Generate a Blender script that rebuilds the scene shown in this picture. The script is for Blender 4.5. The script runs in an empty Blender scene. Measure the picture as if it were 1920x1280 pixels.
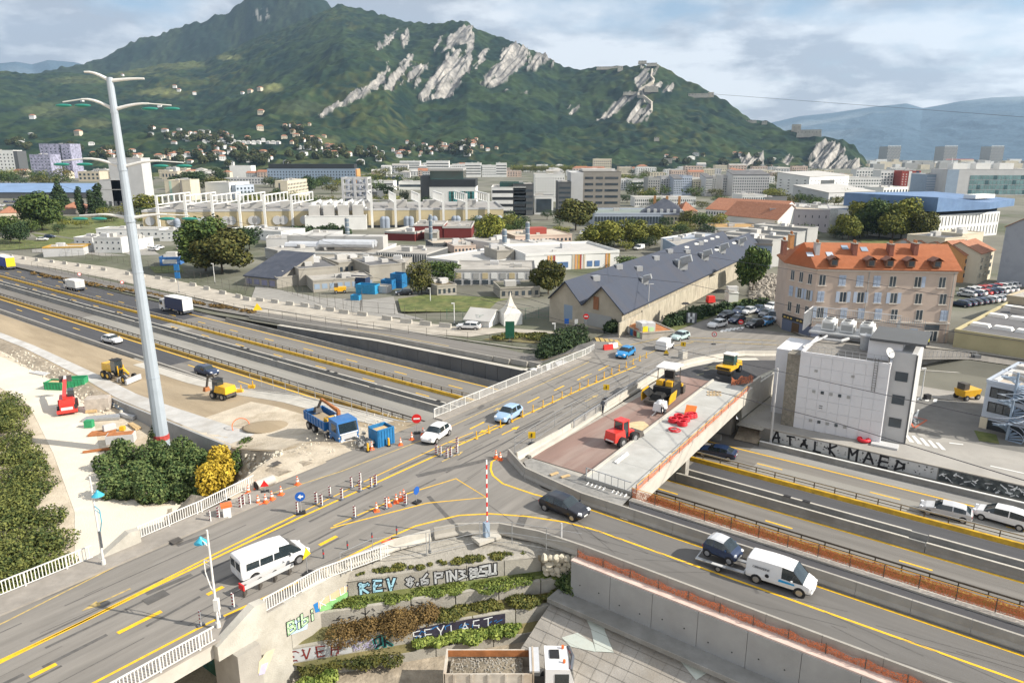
import bpy,math,random
import numpy as np
from mathutils import Vector,Matrix
# ------ camera, sky, sun, exposure
S=bpy.context.scene
COL=S.collection
RND=random.Random(11)
pi=math.pi
FPX,CAMH=1340.0,29.0
PITCH=math.atan(350.0/FPX)
cam_d=bpy.data.cameras.new('camera')
cam=bpy.data.objects.new('camera',cam_d)
COL.objects.link(cam)
cam.location=(0,0,CAMH)
cam.rotation_euler=(pi/2-PITCH,0,0)
cam_d.sensor_width=36
cam_d.lens=36*FPX/1920
cam_d.clip_start=1
cam_d.clip_end=60000
S.camera=cam
SUN_EL,SUN_AZ=35.0,-14.0
wd=bpy.data.worlds.new('World')
S.world=wd
wd.use_nodes=True
nt=wd.node_tree
nt.nodes.clear()
def N(t,typ,**kw):
 n=t.nodes.new(typ)
 for k,v in kw.items():
  if k.startswith('i_'):
   n.inputs[k[2:].replace('_',' ')].default_value=v
  else:
   setattr(n,k,v)
 return n
out=N(nt,'ShaderNodeOutputWorld')
bg=N(nt,'ShaderNodeBackground')
bgc=N(nt,'ShaderNodeBackground')
sky=N(nt,'ShaderNodeTexSky',sky_type='NISHITA',sun_disc=False)
sky.sun_elevation=math.radians(SUN_EL)
sky.sun_rotation=math.radians(90-SUN_AZ)
sky.altitude=200
sky.air_density=1.0
sky.dust_density=1.5
nt.links.new(sky.outputs[0],bg.inputs[0])
bg.inputs[1].default_value=.085
tc=N(nt,'ShaderNodeTexCoord')
sep=N(nt,'ShaderNodeSeparateXYZ')
nt.links.new(tc.outputs['Generated'],sep.inputs[0])
def wmath(op,a,b=None,clamp=False):
 m=N(nt,'ShaderNodeMath',operation=op,use_clamp=clamp)
 for i,v in enumerate((a,b)):
  if v is None:
   continue
  if isinstance(v,(int,float)):
   m.inputs[i].default_value=v
  else:
   nt.links.new(v,m.inputs[i])
 return m.outputs[0]
zz=wmath('MAXIMUM',sep.outputs[2],.0)
den=wmath('ADD',zz,.22)
cx=wmath('DIVIDE',sep.outputs[0],den)
cy=wmath('DIVIDE',sep.outputs[1],den)
cmb=N(nt,'ShaderNodeCombineXYZ')
nt.links.new(cx,cmb.inputs[0])
nt.links.new(cy,cmb.inputs[1])
mp=N(nt,'ShaderNodeMapping')
mp.inputs['Location'].default_value=(5.2,1.4,0)
nt.links.new(cmb.outputs[0],mp.inputs[0])
n1=N(nt,'ShaderNodeTexNoise',i_Scale=1.0,i_Detail=9.0,i_Roughness=.55,i_Distortion=.1)
nt.links.new(mp.outputs[0],n1 .inputs['Vector'])
n2=N(nt,'ShaderNodeTexNoise',i_Scale=1.9,i_Detail=10.0,i_Roughness=.58,i_Distortion=.15)
mp2=N(nt,'ShaderNodeMapping')
mp2 .inputs['Location'].default_value=(1.7,8.3,2)
nt.links.new(cmb.outputs[0],mp2 .inputs[0])
nt.links.new(mp2 .outputs[0],n2 .inputs['Vector'])
cr=N(nt,'ShaderNodeValToRGB')
cr.color_ramp.elements[0].position=.355
cr.color_ramp.elements[1].position=.46
nt.links.new(n1 .outputs[0],cr.inputs[0])
cs=N(nt,'ShaderNodeValToRGB')
cs.color_ramp.elements[0].position=.43
cs.color_ramp.elements[0].color=(.30,.305,.33,1)
cs.color_ramp.elements[1].position=.55
cs.color_ramp.elements[1].color=(.66,.655,.65,1)
nt.links.new(n2 .outputs[0],cs.inputs[0])
nt.links.new(cs.outputs[0],bgc.inputs[0])
bgc.inputs[1].default_value=1.0
mx=N(nt,'ShaderNodeMixShader')
cov=wmath('MULTIPLY',cr.outputs[0],.93)
nt.links.new(cov,mx.inputs[0])
nt.links.new(bg.outputs[0],mx.inputs[1])
nt.links.new(bgc.outputs[0],mx.inputs[2])
nt.links.new(mx.outputs[0],out.inputs[0])
sun_d=bpy.data.lights.new('sun','SUN')
sun=bpy.data.objects.new('sun',sun_d)
COL.objects.link(sun)
sun_d.energy=5.0
sun_d.angle=math.radians(.6)
sun_d.color=(1.0,.93,.82)
sdir=Vector((math.cos(math.radians(SUN_EL))*math.cos(math.radians(SUN_AZ)),math.cos(math.radians(SUN_EL))*math.sin(math.radians(SUN_AZ)),math.sin(math.radians(SUN_EL))))
sun.rotation_euler=sdir.to_track_quat('Z','Y').to_euler()
sun.location=(200,-50,200)
S.view_settings.view_transform='Standard'
S.view_settings.look='None'
S.view_settings.gamma=1
S.view_settings.exposure=.74
S.view_settings.use_curve_mapping=False
S.cycles.max_bounces=6
S.cycles.volume_bounces=0
S.cycles.volume_max_steps=64
S.cycles.use_denoising=True
# ------ geometry of the place
HA=math.radians(-37.2)
HC,HS=math.cos(HA),math.sin(HA)
sP,cP=math.sin(PITCH),math.cos(PITCH)
def ray(px,py):
 a,v=(px-960)/FPX,(640-py)/FPX
 return a,cP+v*sP,-sP+v*cP
def W(px,py,z=.0):
 d=ray(px,py)
 t=(z-CAMH)/d[2]
 return Vector((d[0]*t,d[1]*t,z))
def zat(x,y,py):
 v=(640-py)/FPX
 return CAMH+(v*y*cP-y*sP)/(cP+v*sP)
def UN(u,n,z=.0):
 return Vector((u*HC-n*HS,u*HS+n*HC,z))
def un(x,y):
 return x*HC+y*HS,-x*HS+y*HC
def onN(px,py,n):
 d=ray(px,py)
 dn=-d[0]*HS+d[1]*HC
 t=n/dn
 return Vector((d[0]*t,d[1]*t,CAMH+d[2]*t))
TU=[-900,-150,-120,-95,-62,-55,-36,-29.1,-28.7,60,900]
TN=[84.4,94,104,115,125,128.5,150,200,4000]
TZ=[[-5.9,-5.7,-4.6,-3.4,-2.9,0,0,-2,-4,-4,-4],[-5.3,-5.1,-4.3,-3.4,-2.4,0,0,-2,-4,-4,-4],[-5.0,-4.8,-4.1,-3.4,-1.6,-.7,-.7,-2,-4,-4,-4],[-4.4,-4.2,-3.8,-3.3,-1.8,-1.5,-1.5,-2.0,-4,-4,-4],[-4.0,-4.0,-3.7,-3.2,-2,-2,-2,-2,-3.2,-4,-4],[-4.0,-4.0,-3.7,-3.2,-2.2,-2,-2,-2,-2,-2,-3],[-3.8,-3.8,-3.6,-3.2,-2.6,-2.5,-2.5,-2.5,-2.5,-2.5,-3],[-3.5]*11,[-3.5]*11]
def _lerp_at(ks,v):
 if v<=ks[0]:
  return 0,.0
 for i in range(len(ks)-1):
  if v<=ks[i+1]:
   return i,(v-ks[i])/(ks[i+1]-ks[i])
 return len(ks)-2,1.0
def TZat(u,n):
 i,a=_lerp_at(TU,u)
 j,b=_lerp_at(TN,n)
 return(TZ[j][i]*(1-a)+TZ[j][i+1]*a)*(1-b)+(TZ[j+1][i]*(1-a)+TZ[j+1][i+1]*a)*b
SU=[-900,-150,-120,-104,-90,-79,-70,-60,-54]
SZN=[-5.95,-5.92,-5.6,-5.2,-4.2,-2.7,-2.35,-2.0,-1.0]
SZS=[-5.9,-5.7,-5.6,-5.2,-4.3,-3.7,-3.0,-.5,0]
SBN=[47.5,47,45,43,42,41.3,40.6,40,39.6]
def SB(u):
 i,a=_lerp_at(SU,u)
 return SBN[i]*(1-a)+SBN[i+1]*a
def plateau(u,n=42):
 i,a=_lerp_at(SU,u)
 f=min(1,max(0,(n-42)/14))
 return(SZS[i]*(1-a)+SZS[i+1]*a)*(1-f)+(SZN[i]*(1-a)+SZN[i+1]*a)*f
def onf(px,py,f,z0=-3.0):
 z=z0
 for _ in range(60):
  p=W(px,py,z)
  z=.6*z+.4*f(*un(p.x,p.y))
 p=W(px,py,z)
 return p
def T(px,py):
 return onf(px,py,TZat)
def PL(px,py):
 return onf(px,py,plateau)
 # ------ mesh building
class MB:
 def __init__(s):
  s.v,s.f,s.m=[],[],[]
 def q(s,*pts,m=0):
  b=len(s.v)
  s.v+=[tuple(p)for p in pts]
  s.f.append(tuple(range(b,b+len(pts))))
  s.m.append(m)
  return s
 def add(s,vs,fs,m=0):
  b=len(s.v)
  s.v+=[tuple(p)for p in vs]
  s.f+=[tuple(b+i for i in f)for f in fs]
  s.m+=[m]*len(fs)
  return s
 def box(s,c,d,rz=.0,m=0,top=1.0,topy=None):
  """box centred on c in x and y, standing on c.z; d = size; top = taper"""
  x,y,z=c
  hx,hy=d[0]/2,d[1]/2
  ty=top if topy is None else topy
  cr_,sr=math.cos(rz),math.sin(rz)
  P=[]
  for zz_,kx,ky in((z,1,1),(z+d[2],top,ty)):
   for a,b in((-hx,-hy),(hx,-hy),(hx,hy),(-hx,hy)):
    a,b=a*kx,b*ky
    P.append((x+a*cr_-b*sr,y+a*sr+b*cr_,zz_))
  return s.add(P,[(3,2,1,0),(4,5,6,7),(0,1,5,4),(1,2,6,5),(2,3,7,6),(3,0,4,7)],m)
 def bar(s,a,b,w,h,m=0,up=None):
  """beam with a rectangular section from a to b (centre line)"""
  a,b=Vector(a),Vector(b)
  d=(b-a)
  if d.length<1e-6:
   return s
  d.normalize()
  upv=Vector(up)if up else(Vector((0,0,1))if abs(d.z)<.95 else Vector((1,0,0)))
  sx=d.cross(upv).normalized()
  sz=sx.cross(d).normalized()
  P=[]
  for p in(a,b):
   for i,j in((-1,-1),(1,-1),(1,1),(-1,1)):
    P.append(p+sx*(w/2*i)+sz*(h/2*j))
  return s.add(P,[(0,1,2,3),(7,6,5,4),(4,5,1,0),(5,6,2,1),(6,7,3,2),(7,4,0,3)],m)
 def cyl(s,a,b,r0,r1=None,n=10,m=0,cap=True):
  a,b=Vector(a),Vector(b)
  r1=r0 if r1 is None else r1
  d=(b-a).normalized()
  ux=d.orthogonal().normalized()
  uy=d.cross(ux)
  P=[]
  for p,r in((a,r0),(b,r1)):
   for i in range(n):
    t=2*pi*i/n
    P.append(p+ux*(r*math.cos(t))+uy*(r*math.sin(t)))
  F_=[(i,(i+1)%n,n+(i+1)%n,n+i)for i in range(n)]
  if cap:
   F_+=[tuple(range(n-1,-1,-1)),tuple(range(n,2*n))]
  return s.add(P,F_,m)
 def tube(s,pts,r,n=8,m=0,r1=None):
  pts=[Vector(p)for p in pts]
  k=len(pts)
  P=[]
  ux=None
  for i,p in enumerate(pts):
   d=(pts[min(i+1,k-1)]-pts[max(i-1,0)]).normalized()
   ux=d.orthogonal().normalized()if ux is None else(ux-d*ux.dot(d)).normalized()
   uy=d.cross(ux)
   rr=r if r1 is None else r+(r1-r)*i/(k-1)
   for j in range(n):
    t=2*pi*j/n
    P.append(p+ux*(rr*math.cos(t))+uy*(rr*math.sin(t)))
  F_=[]
  for i in range(k-1):
   for j in range(n):
    F_.append((i*n+j,i*n+(j+1)%n,(i+1)*n+(j+1)%n,(i+1)*n+j))
  F_+=[tuple(range(n-1,-1,-1)),tuple(range((k-1)*n,k*n))]
  return s.add(P,F_,m)
 def prism(s,poly,z0,z1,m=0,bottom=False):
  """vertical prism over plan polygon; z0, z1 numbers or lists per corner"""
  k=len(poly)
  za=z0 if isinstance(z0,(list,tuple))else[z0]*k
  zb=z1 if isinstance(z1,(list,tuple))else[z1]*k
  ar=sum(poly[i][0]*poly[(i+1)%k][1]-poly[(i+1)%k][0]*poly[i][1]for i in range(k))
  idx=list(range(k))if ar>0 else list(range(k-1,-1,-1))
  P=[(poly[i][0],poly[i][1],za[i])for i in idx]+[(poly[i][0],poly[i][1],zb[i])for i in idx]
  F_=[(i,(i+1)%k,k+(i+1)%k,k+i)for i in range(k)]+[tuple(range(k,2*k)),tuple(range(k-1,-1,-1))]
  return s.add(P,F_,m)
 def extr(s,prof,a,b,m=0,up=(0,0,1)):
  """extrude profile [(side, up)] from a to b, closed"""
  a,b=Vector(a),Vector(b)
  d=(b-a).normalized()
  sx=d.cross(Vector(up)).normalized()
  sz=Vector(up)
  k=len(prof)
  P=[a+sx*p+sz*q_ for p,q_ in prof]+[b+sx*p+sz*q_ for p,q_ in prof]
  F_=[(i,(i+1)%k,k+(i+1)%k,k+i)for i in range(k)]+[tuple(range(k-1,-1,-1)),tuple(range(k,2*k))]
  return s.add(P,F_,m)
 def rows(s,rows_,m=0):
  """sheet through rows of equally many points"""
  k=len(rows_[0])
  P=[p for r in rows_ for p in r]
  F_=[(i*k+j,i*k+j+1,(i+1)*k+j+1,(i+1)*k+j)for i in range(len(rows_)-1)for j in range(k-1)]
  return s.add(P,F_,m)
 def ball(s,c,r,sx=1,sy=1,sz=1,n=8,k=6,m=0):
  P=[]
  for i in range(k+1):
   a=pi*i/k
   for j in range(n):
    t=2*pi*j/n
    P.append((c[0]+r*sx*math.sin(a)*math.cos(t),c[1]+r*sy*math.sin(a)*math.sin(t),c[2]+r*sz*math.cos(a)))
  F_=[(i*n+j,(i+1)*n+j,(i+1)*n+(j+1)%n,i*n+(j+1)%n)for i in range(k)for j in range(n)]
  return s.add(P,F_,m)
 def torus(s,c,R_,r,n=16,k=8,m=0,sz=1.0,ax=None):
  c=Vector(c)
  P=[]
  e1,e2,e3=(Vector((1,0,0)),Vector((0,1,0)),Vector((0,0,1)))
  if ax is not None:
   e3=Vector(ax).normalized()
   e1=e3 .orthogonal().normalized()
   e2=e3 .cross(e1)
  for i in range(n):
   t=2*pi*i/n
   d=e1*math.cos(t)+e2*math.sin(t)
   for j in range(k):
    a=2*pi*j/k
    P.append(c+d*(R_+r*math.cos(a))+e3*(r*sz*math.sin(a)))
  F_=[(i*k+j,((i+1)%n)*k+j,((i+1)%n)*k+(j+1)%k,i*k+(j+1)%k)for i in range(n)for j in range(k)]
  return s.add(P,F_,m)
 def mesh(s,name,mats,smooth=False,inv=None,org=None):
  me=bpy.data.meshes.new(name)
  vs=s.v
  if inv is not None:
   vs=[tuple(inv@Vector(p))for p in vs]
  elif org is not None:
   vs=[(p[0]-org[0],p[1]-org[1],p[2]-org[2])for p in vs]
  me.from_pydata(vs,[],s.f)
  for m_ in(mats if isinstance(mats,(list,tuple))else[mats]):
   me.materials.append(m_)
  if any(s.m):
   me.polygons.foreach_set('material_index',s.m)
  if smooth:
   me.polygons.foreach_set('use_smooth',[True]*len(s.f))
   if smooth=='auto':
    try:
     me.set_sharp_from_angle(angle=math.radians(40))
    except Exception:
     pass
  me.update()
  return me
 def build(s,name,mats,parent=None,smooth=False,local=False,**props):
  """one mesh object; world coordinates unless local"""
  inv=org=None
  if parent is not None:
   if not local:
    r=parent
    while r.parent is not None:
     r=r.parent
    inv=(Matrix.Translation(r.location)@Matrix.Rotation(r.rotation_euler.z,4,'Z')).inverted()
  elif not local:
   a=np.array(s.v)
   org=((a[:,0].min()+a[:,0].max())/2,(a[:,1].min()+a[:,1].max())/2,a[:,2].min())
  o=bpy.data.objects.new(name,s.mesh(name,mats,smooth,inv,org))
  COL.objects.link(o)
  if parent is not None:
   o.parent=parent
  elif org is not None:
   o.location=org
  for k,v in props.items():
   o[k]=v
  return o
MB.bl=lambda s,n,m,p,**k:s.build(n,m,p,local=True,**k)


def thing(name,label,cat,loc=(0,0,0),rz=.0,group=None):
 o=bpy.data.objects.new(name,None)
 COL.objects.link(o)
 o.empty_display_size=.5
 o.location=loc
 o.rotation_euler=(0,0,rz)
 o['label']=label
 o['category']=cat
 if group:
  o['group']=group
 return o
def hang(o,t):
 COL.objects.link(o)
 o.parent=t


def tag(o,label,cat,group=None):
 o['label']=label
 o['category']=cat
 if group:
  o['group']=group
 return o
def copy_tree(o,parent=None):
 c=o.copy()
 COL.objects.link(c)
 c.parent=parent
 for ch in list(o.children):
  copy_tree(ch,c)
 return c
def put(root,loc,rz=None,label=None,group=None,scale=None):
 root.location=loc
 if rz is not None:
  root.rotation_euler=(0,0,rz)
 if label:
  root['label']=label
 if group:
  root['group']=group
 if scale:
  root.scale=scale if isinstance(scale,(tuple,list))else(scale,)*3
 return root
 # ------ materials
MATS={}
def mat(name,col,rough=.75,var=.12,scale=.8,bump=.0,bscale=None,metal=.0,spec=.4,stretch=None,stain=.0,stain_col=None,coat=.0,detail=6.0,emit=.0,sscale=.25):
 if name in MATS:
  return MATS[name]
 m=bpy.data.materials.new(name)
 m.use_nodes=True
 t=m.node_tree
 b=t.nodes['Principled BSDF']
 b.inputs['Roughness'].default_value=rough
 b.inputs['Metallic'].default_value=metal
 b.inputs['Specular IOR Level'].default_value=spec
 if coat:
  b.inputs['Coat Weight'].default_value=coat
  b.inputs['Coat Roughness'].default_value=.08
 c4=(*col,1)
 geo=N(t,'ShaderNodeNewGeometry')
 mpn=N(t,'ShaderNodeMapping')
 t.links.new(geo.outputs['Position'],mpn.inputs[0])
 if stretch:
  mpn.inputs['Rotation'].default_value=(0,0,-stretch[0])
  mpn.vector_type='POINT'
  mp3=N(t,'ShaderNodeMapping')
  mp3 .inputs['Scale'].default_value=(1.0/stretch[1],1,1)
  t.links.new(mpn.outputs[0],mp3 .inputs[0])
  vec=mp3 .outputs[0]
 else:
  vec=mpn.outputs[0]
 nz=N(t,'ShaderNodeTexNoise',i_Scale=scale,i_Detail=detail,i_Roughness=.6)
 t.links.new(vec,nz.inputs['Vector'])
 rp=N(t,'ShaderNodeValToRGB')
 rp.color_ramp.elements[0].position=.3
 rp.color_ramp.elements[1].position=.7
 rp.color_ramp.elements[0].color=tuple(max(0,c*(1-var))for c in col)+(1,)
 rp.color_ramp.elements[1].color=tuple(min(1,c*(1+var))for c in col)+(1,)
 t.links.new(nz.outputs[0],rp.inputs[0])
 colout=rp.outputs[0]
 if stain:
  n_2=N(t,'ShaderNodeTexNoise',i_Scale=sscale,i_Detail=8.0,i_Roughness=.65)
  t.links.new(vec,n_2 .inputs['Vector'])
  r2=N(t,'ShaderNodeValToRGB')
  r2 .color_ramp.elements[0].position=.47
  r2 .color_ramp.elements[1].position=.62
  t.links.new(n_2 .outputs[0],r2 .inputs[0])
  mm=N(t,'ShaderNodeMath',operation='MULTIPLY')
  mm.inputs[1].default_value=stain
  t.links.new(r2 .outputs[0],mm.inputs[0])
  mi=N(t,'ShaderNodeMix',data_type='RGBA')
  t.links.new(mm.outputs[0],mi.inputs['Factor'])
  t.links.new(colout,mi.inputs['A'])
  mi.inputs['B'].default_value=(*(stain_col or tuple(c*.5 for c in col)),1)
  colout=mi.outputs['Result']
 t.links.new(colout,b.inputs['Base Color'])
 if bump:
  n3=N(t,'ShaderNodeTexNoise',i_Scale=bscale or scale*6,i_Detail=4.0)
  t.links.new(vec,n3 .inputs['Vector'])
  bp=N(t,'ShaderNodeBump')
  bp.inputs['Strength'].default_value=min(1.0,bump)
  bp.inputs['Distance'].default_value=.1
  t.links.new(n3 .outputs[0],bp.inputs['Height'])
  t.links.new(bp.outputs[0],b.inputs['Normal'])
 if emit:
  b.inputs['Emission Color'].default_value=c4
  b.inputs['Emission Strength'].default_value=emit
 MATS[name]=m
 return m
def rgb(h):
 r=[int(h[i:i+2],16)/255 for i in(0,2,4)]
 return tuple(c/12.92 if c<=.04045 else((c+.055)/1.055)**2.4 for c in r)
def paint(name,col,rough=.3,coat=.5):
 return mat('paint_'+name,col,rough=rough,var=.04,scale=2.0,coat=coat,spec=.5)
BR=HA+pi/2
ASPH_O=mat('asphalt_old',(.215,.20,.18),.9,.18,1.2,.25,30,stretch=(BR,9),stain=.4,stain_col=(.145,.138,.13))
ASPH_H=mat('asphalt_highway',(.165,.155,.142),.88,.18,1.1,.2,25,stretch=(HA,14),stain=.45,stain_col=(.235,.222,.20))
ASPH_R=mat('asphalt_ramp',(.145,.138,.13),.88,.13,1.1,.2,25,stretch=(HA,14),stain=.45,stain_col=(.10,.095,.09))
ASPH_N=mat('asphalt_dark',(.060,.061,.068),.85,.15,1.1,.2,25,stretch=(HA,12),stain=.3,stain_col=(.10,.1,.1))
ASPH_NEW=mat('asphalt_new',(.050,.050,.055),.8,.15,1.5,.3,25,stain=.2,stain_col=(.08,.08,.08))
TAR=mat('tar',(.060,.060,.062),.7,.25,3.0)
PATCHC=mat('asphalt_patch',(.10,.095,.09),.9,.2,1.4)
YEL=mat('yellow_paint',(.80,.47,.015),.6,.15,3.5,stain=.35,stain_col=(.42,.28,.06),sscale=3)
YELW=mat('yellow_paint_worn',(.50,.36,.12),.7,.25,3.5,stain=.6,stain_col=(.24,.21,.15),sscale=2)
WHT=mat('white_paint',(.7,.7,.68),.6,.1,3)
CONC=mat('concrete',(.35,.33,.295),.88,.12,.9,.2,12,stain=.35,stain_col=(.27,.25,.22))
CONC_L=mat('concrete_light',(.47,.445,.395),.85,.1,.9,.15,12,stain=.25,stain_col=(.33,.305,.26))
CONC_N=mat('concrete_new',(.33,.33,.325),.85,.08,.6,.1,12,stain=.3,stain_col=(.24,.24,.235))
CONC_G=mat('concrete_grey',(.27,.265,.25),.9,.15,.9,.2,12,stain=.5,stain_col=(.16,.155,.14))
CONC_D=mat('concrete_dark',(.13,.135,.14),.9,.2,.5,.2,12,stain=.5,stain_col=(.07,.07,.075))
DIRT_W=mat('dirt_white',(.53,.46,.36),.95,.16,.5,.7,5,stain=.75,stain_col=(.33,.27,.19),sscale=.16)
DIRT_B=mat('dirt_beige',(.35,.28,.19),.95,.14,.3,.5,5,stretch=(HA,5),stain=.6,stain_col=(.25,.195,.125))
DIRT_R=mat('dirt_rubble',(.33,.28,.215),.95,.3,1.2,.9,4,stain=.5,stain_col=(.2,.165,.12))
GRAV=mat('gravel',(.34,.32,.28),.95,.25,4,.6,14,stain=.4,stain_col=(.24,.22,.19))
GRASS=mat('grass',(.10,.125,.035),.95,.4,.5,.6,9,stain=.5,stain_col=(.19,.165,.07))
GRASS_D=mat('grass_dry',(.17,.145,.065),.95,.35,.6,.6,9,stain=.5,stain_col=(.07,.085,.03))
REDASP=mat('red_primer',(.235,.155,.13),.8,.15,.7,.1,20,stretch=(BR,7),stain=.6,stain_col=(.33,.27,.235))
STEEL=mat('steel_galvanised',(.42,.43,.44),.45,.1,2,metal=.5)
STEEL_D=mat('steel_dark',(.10,.09,.08),.6,.25,2,metal=.3)
WRAIL=mat('railing_white',(.66,.65,.62),.5,.08,2)
RUBBER=mat('rubber',(.025,.025,.027),.85,.2,5)
RIM=mat('rim',(.42,.42,.43),.35,.1,5,metal=.7)
GLASS=mat('car_glass',(.018,.028,.034),.06,.1,3,spec=.9)
BLACKP=mat('black_plastic',(.02,.02,.022),.6,.15,5)
WGLASS=mat('window_glass',(.045,.06,.075),.12,.35,.15,spec=.8)
TGLASS=mat('window_glass_teal',(.03,.19,.20),.12,.5,.4,spec=.8)
LAMPW=mat('headlamp',(.75,.77,.8),.1,.05,5,spec=.8)
LAMPR=mat('tail_lamp',(.5,.02,.02),.2,.1,5,spec=.8)
ORNG=mat('orange_plastic',(.85,.16,.04),.5,.08,4)
REDP=mat('red_plastic',(.55,.025,.02),.45,.1,4)
YELP=mat('yellow_machine',(.72,.40,.02),.4,.1,2,coat=.2)
WHP=mat('white_plastic',(.72,.72,.70),.5,.06,3)
WOOD=mat('timber',(.50,.36,.19),.85,.2,4)
RUST=mat('rust',(.36,.14,.05),.85,.3,1.5)
# ------ ground, roads, highway
def grid_sheet(name,us,ns,zf,m,**kw):
 b=MB()
 b.rows([[UN(u,n,zf(u,n))for u in us]for n in ns])
 o=b.build(name,m)
 o['kind']=kw.get('kind','structure')
 return o
def frange(a,b,k):
 return[a+(b-a)*i/k for i in range(k+1)]
def poly_sheet(name,pts,m,z=.0,kind='structure',parent=None):
 """flat sheet from (u, n[, z]) corners"""
 b=MB()
 P=[UN(p[0],p[1],p[2]if len(p)>2 else z)for p in pts]
 ar=sum(P[i].x*P[(i+1)%len(P)].y-P[(i+1)%len(P)].x*P[i].y for i in range(len(P)))
 if ar<0:
  P.reverse()
 b.q(*P)
 o=b.build(name,m)
 if kind:
  o['kind']=kind
 return o
CITYG=mat('city_ground',(.16,.155,.125),.95,.35,.03,stain=.8,stain_col=(.06,.075,.03),sscale=.014)
ul=[-6000,-3000,-1500,-900,-600,-400,-300,-220,-180,-150,-135,-120,-107,-95,-84,-73,-62,-58.5,-55,-49,-42,-36,-32.5,-29.1,-28.7,-20,-10,0,30,60,120,300,900,3000]
nl=[84.4,87,90,94,99,104,109,115,120,125,127,128.5,134,142,150,175,200,300,500,900,1600,3000,9000]
b=MB()
b.rows([[UN(u,max(n,86)if u>-28.8 else n,TZat(u,n)-.06)for u in ul]for n in nl])
o=b.build('city_ground',CITYG);o['kind']='structure'
grid_sheet('lower_ground',[-6000,-900,-400,-150,-60,0,100,400,3000],[-3000,-300,-60,-20,10,25,40,51.2],lambda u,n:-6.02,DIRT_W)
grid_sheet('highway',frange(-900,400,40),[51,60,70,80,84.4,92],lambda u,n:-6.0 if n<90 else-6.03,ASPH_H)
def strip(name,u0,u1,n0,n1,m,z=-6.0,lay=1):
 return poly_sheet(name,[(u0,n0),(u1,n0),(u1,n1),(u0,n1)],m,z+.004*lay)
LIGHTW=mat('asphalt_worn',(.27,.26,.235),.9,.15,1.0,.2,20,stretch=(HA,10),stain=.6,stain_col=(.19,.18,.165))
strip('road_surface_dark',-900,-146,71.2,75.3,ASPH_N)
strip('road_surface_dark',-900,-150,76.6,84.2,ASPH_N)
strip('road_surface_dark',-900,-118,57.2,62.4,ASPH_N)
strip('road_surface_dark',-30,400,71.2,74.9,ASPH_N)
strip('road_surface_worn',-170,-56,64.4,69.0,LIGHTW)
strip('road_surface_worn',-24,400,76.6,79.6,LIGHTW)
strip('road_shoulder',-26,400,82.3,84.2,mat('shoulder',(.24,.235,.225),.9,.15,1,stretch=(HA,8)))
strip('road_patch',-66,-58,72.2,75.0,ASPH_N,lay=2)
strip('road_patch',-149,-140,70.6+.8,75.2,mat('patch_light',(.25,.24,.22),.9,.2),lay=2)
exitz=lambda u,n:TZat(u,max(n,84.4))+.03
def ribbon(name,pts,w,m,z=None,kind='structure',zf=None,lift=.0,parent=None,mb=None,sub=1):
 """painted or paved ribbon through (u, n) points"""
 P=[]
 for i in range(len(pts)-1):
  a,b_=pts[i],pts[i+1]
  for k in range(sub):
   t=k/sub
   P.append((a[0]+(b_[0]-a[0])*t,a[1]+(b_[1]-a[1])*t))
 P.append(pts[-1])
 rows_=[[],[]]
 for i,p in enumerate(P):
  a,c=P[max(i-1,0)],P[min(i+1,len(P)-1)]
  dx,dy=c[0]-a[0],c[1]-a[1]
  l=math.hypot(dx,dy)or 1
  nx,ny=-dy/l*w/2,dx/l*w/2
  for s_,r in((1,0),(-1,1)):
   u_,n_=p[0]+nx*s_,p[1]+ny*s_
   zz_=(zf(p[0],p[1])if zf else z)+lift
   rows_[r].append(UN(u_,n_,zz_))
 if rows_[0][0].x is None:
  return
 b=mb or MB()
 b.rows([rows_[1],rows_[0]])
 if mb is not None:
  return mb
 o=b.build(name,m)
 if kind:
  o['kind']=kind
 return o
ex_path=[(-900,87.2),(-300,87.6),(-215,88.0),(-185,88.7),(-150,89.5),(-125,89.6),(-100,89.4),(-80,89.2),(-66,89.6),(-58,91.5),(-52,95.5)]
ribbon('exit_road',ex_path,6.6,ASPH_H,zf=exitz,lift=.02,sub=6)
ribbon('exit_lane_line',[(-400,85.0),(-215,85.4),(-184,86.4),(-160,87.1),(-139,88.2),(-100,88.6),(-66,88.5),(-56,91)],.2,YELW,zf=exitz,lift=.035,sub=6)
ribbon('exit_kerb',[(-150,92.9),(-120,93.0),(-90,92.9),(-70,93.4),(-60,95.4)],.5,CONC,zf=exitz,lift=.10,sub=5)
mk=MB()
def hl(u0,u1,n,w=.22,z=-5.99,mb=mk):
 mb.q(UN(u0,n-w/2,z),UN(u1,n-w/2,z),UN(u1,n+w/2,z),UN(u0,n+w/2,z))
hl(-155,400,82.0,.25)
for k in range(-40,10):
 hl(-11.8+12.15*k,-8.9+12.15*k,79.1)
for k in range(-40,0):
 if-60+12*k<-56:
  hl(-62+12*k,-59.2+12*k,73.3)
for k in range(-3,10):
 hl(-18.7+11.9*k,-16.1+11.9*k,66.1)
for k in range(-22,1):
 hl(-115.8+15.1*k+30.2,-112.6+15.1*k+30.2,60.3)
hl(-36,400,68.6,.28)
hl(-900,-50,62.5,.3)
for k in range(-30,0):
 hl(-150+15*k,-146.6+15*k,82.3)
 hl(-157+15*k,-153.6+15*k,86.0,z=-5.6 if k>-3 else-5.87)
o=mk.build('highway_marking',YEL)
o['kind']='structure'
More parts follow.
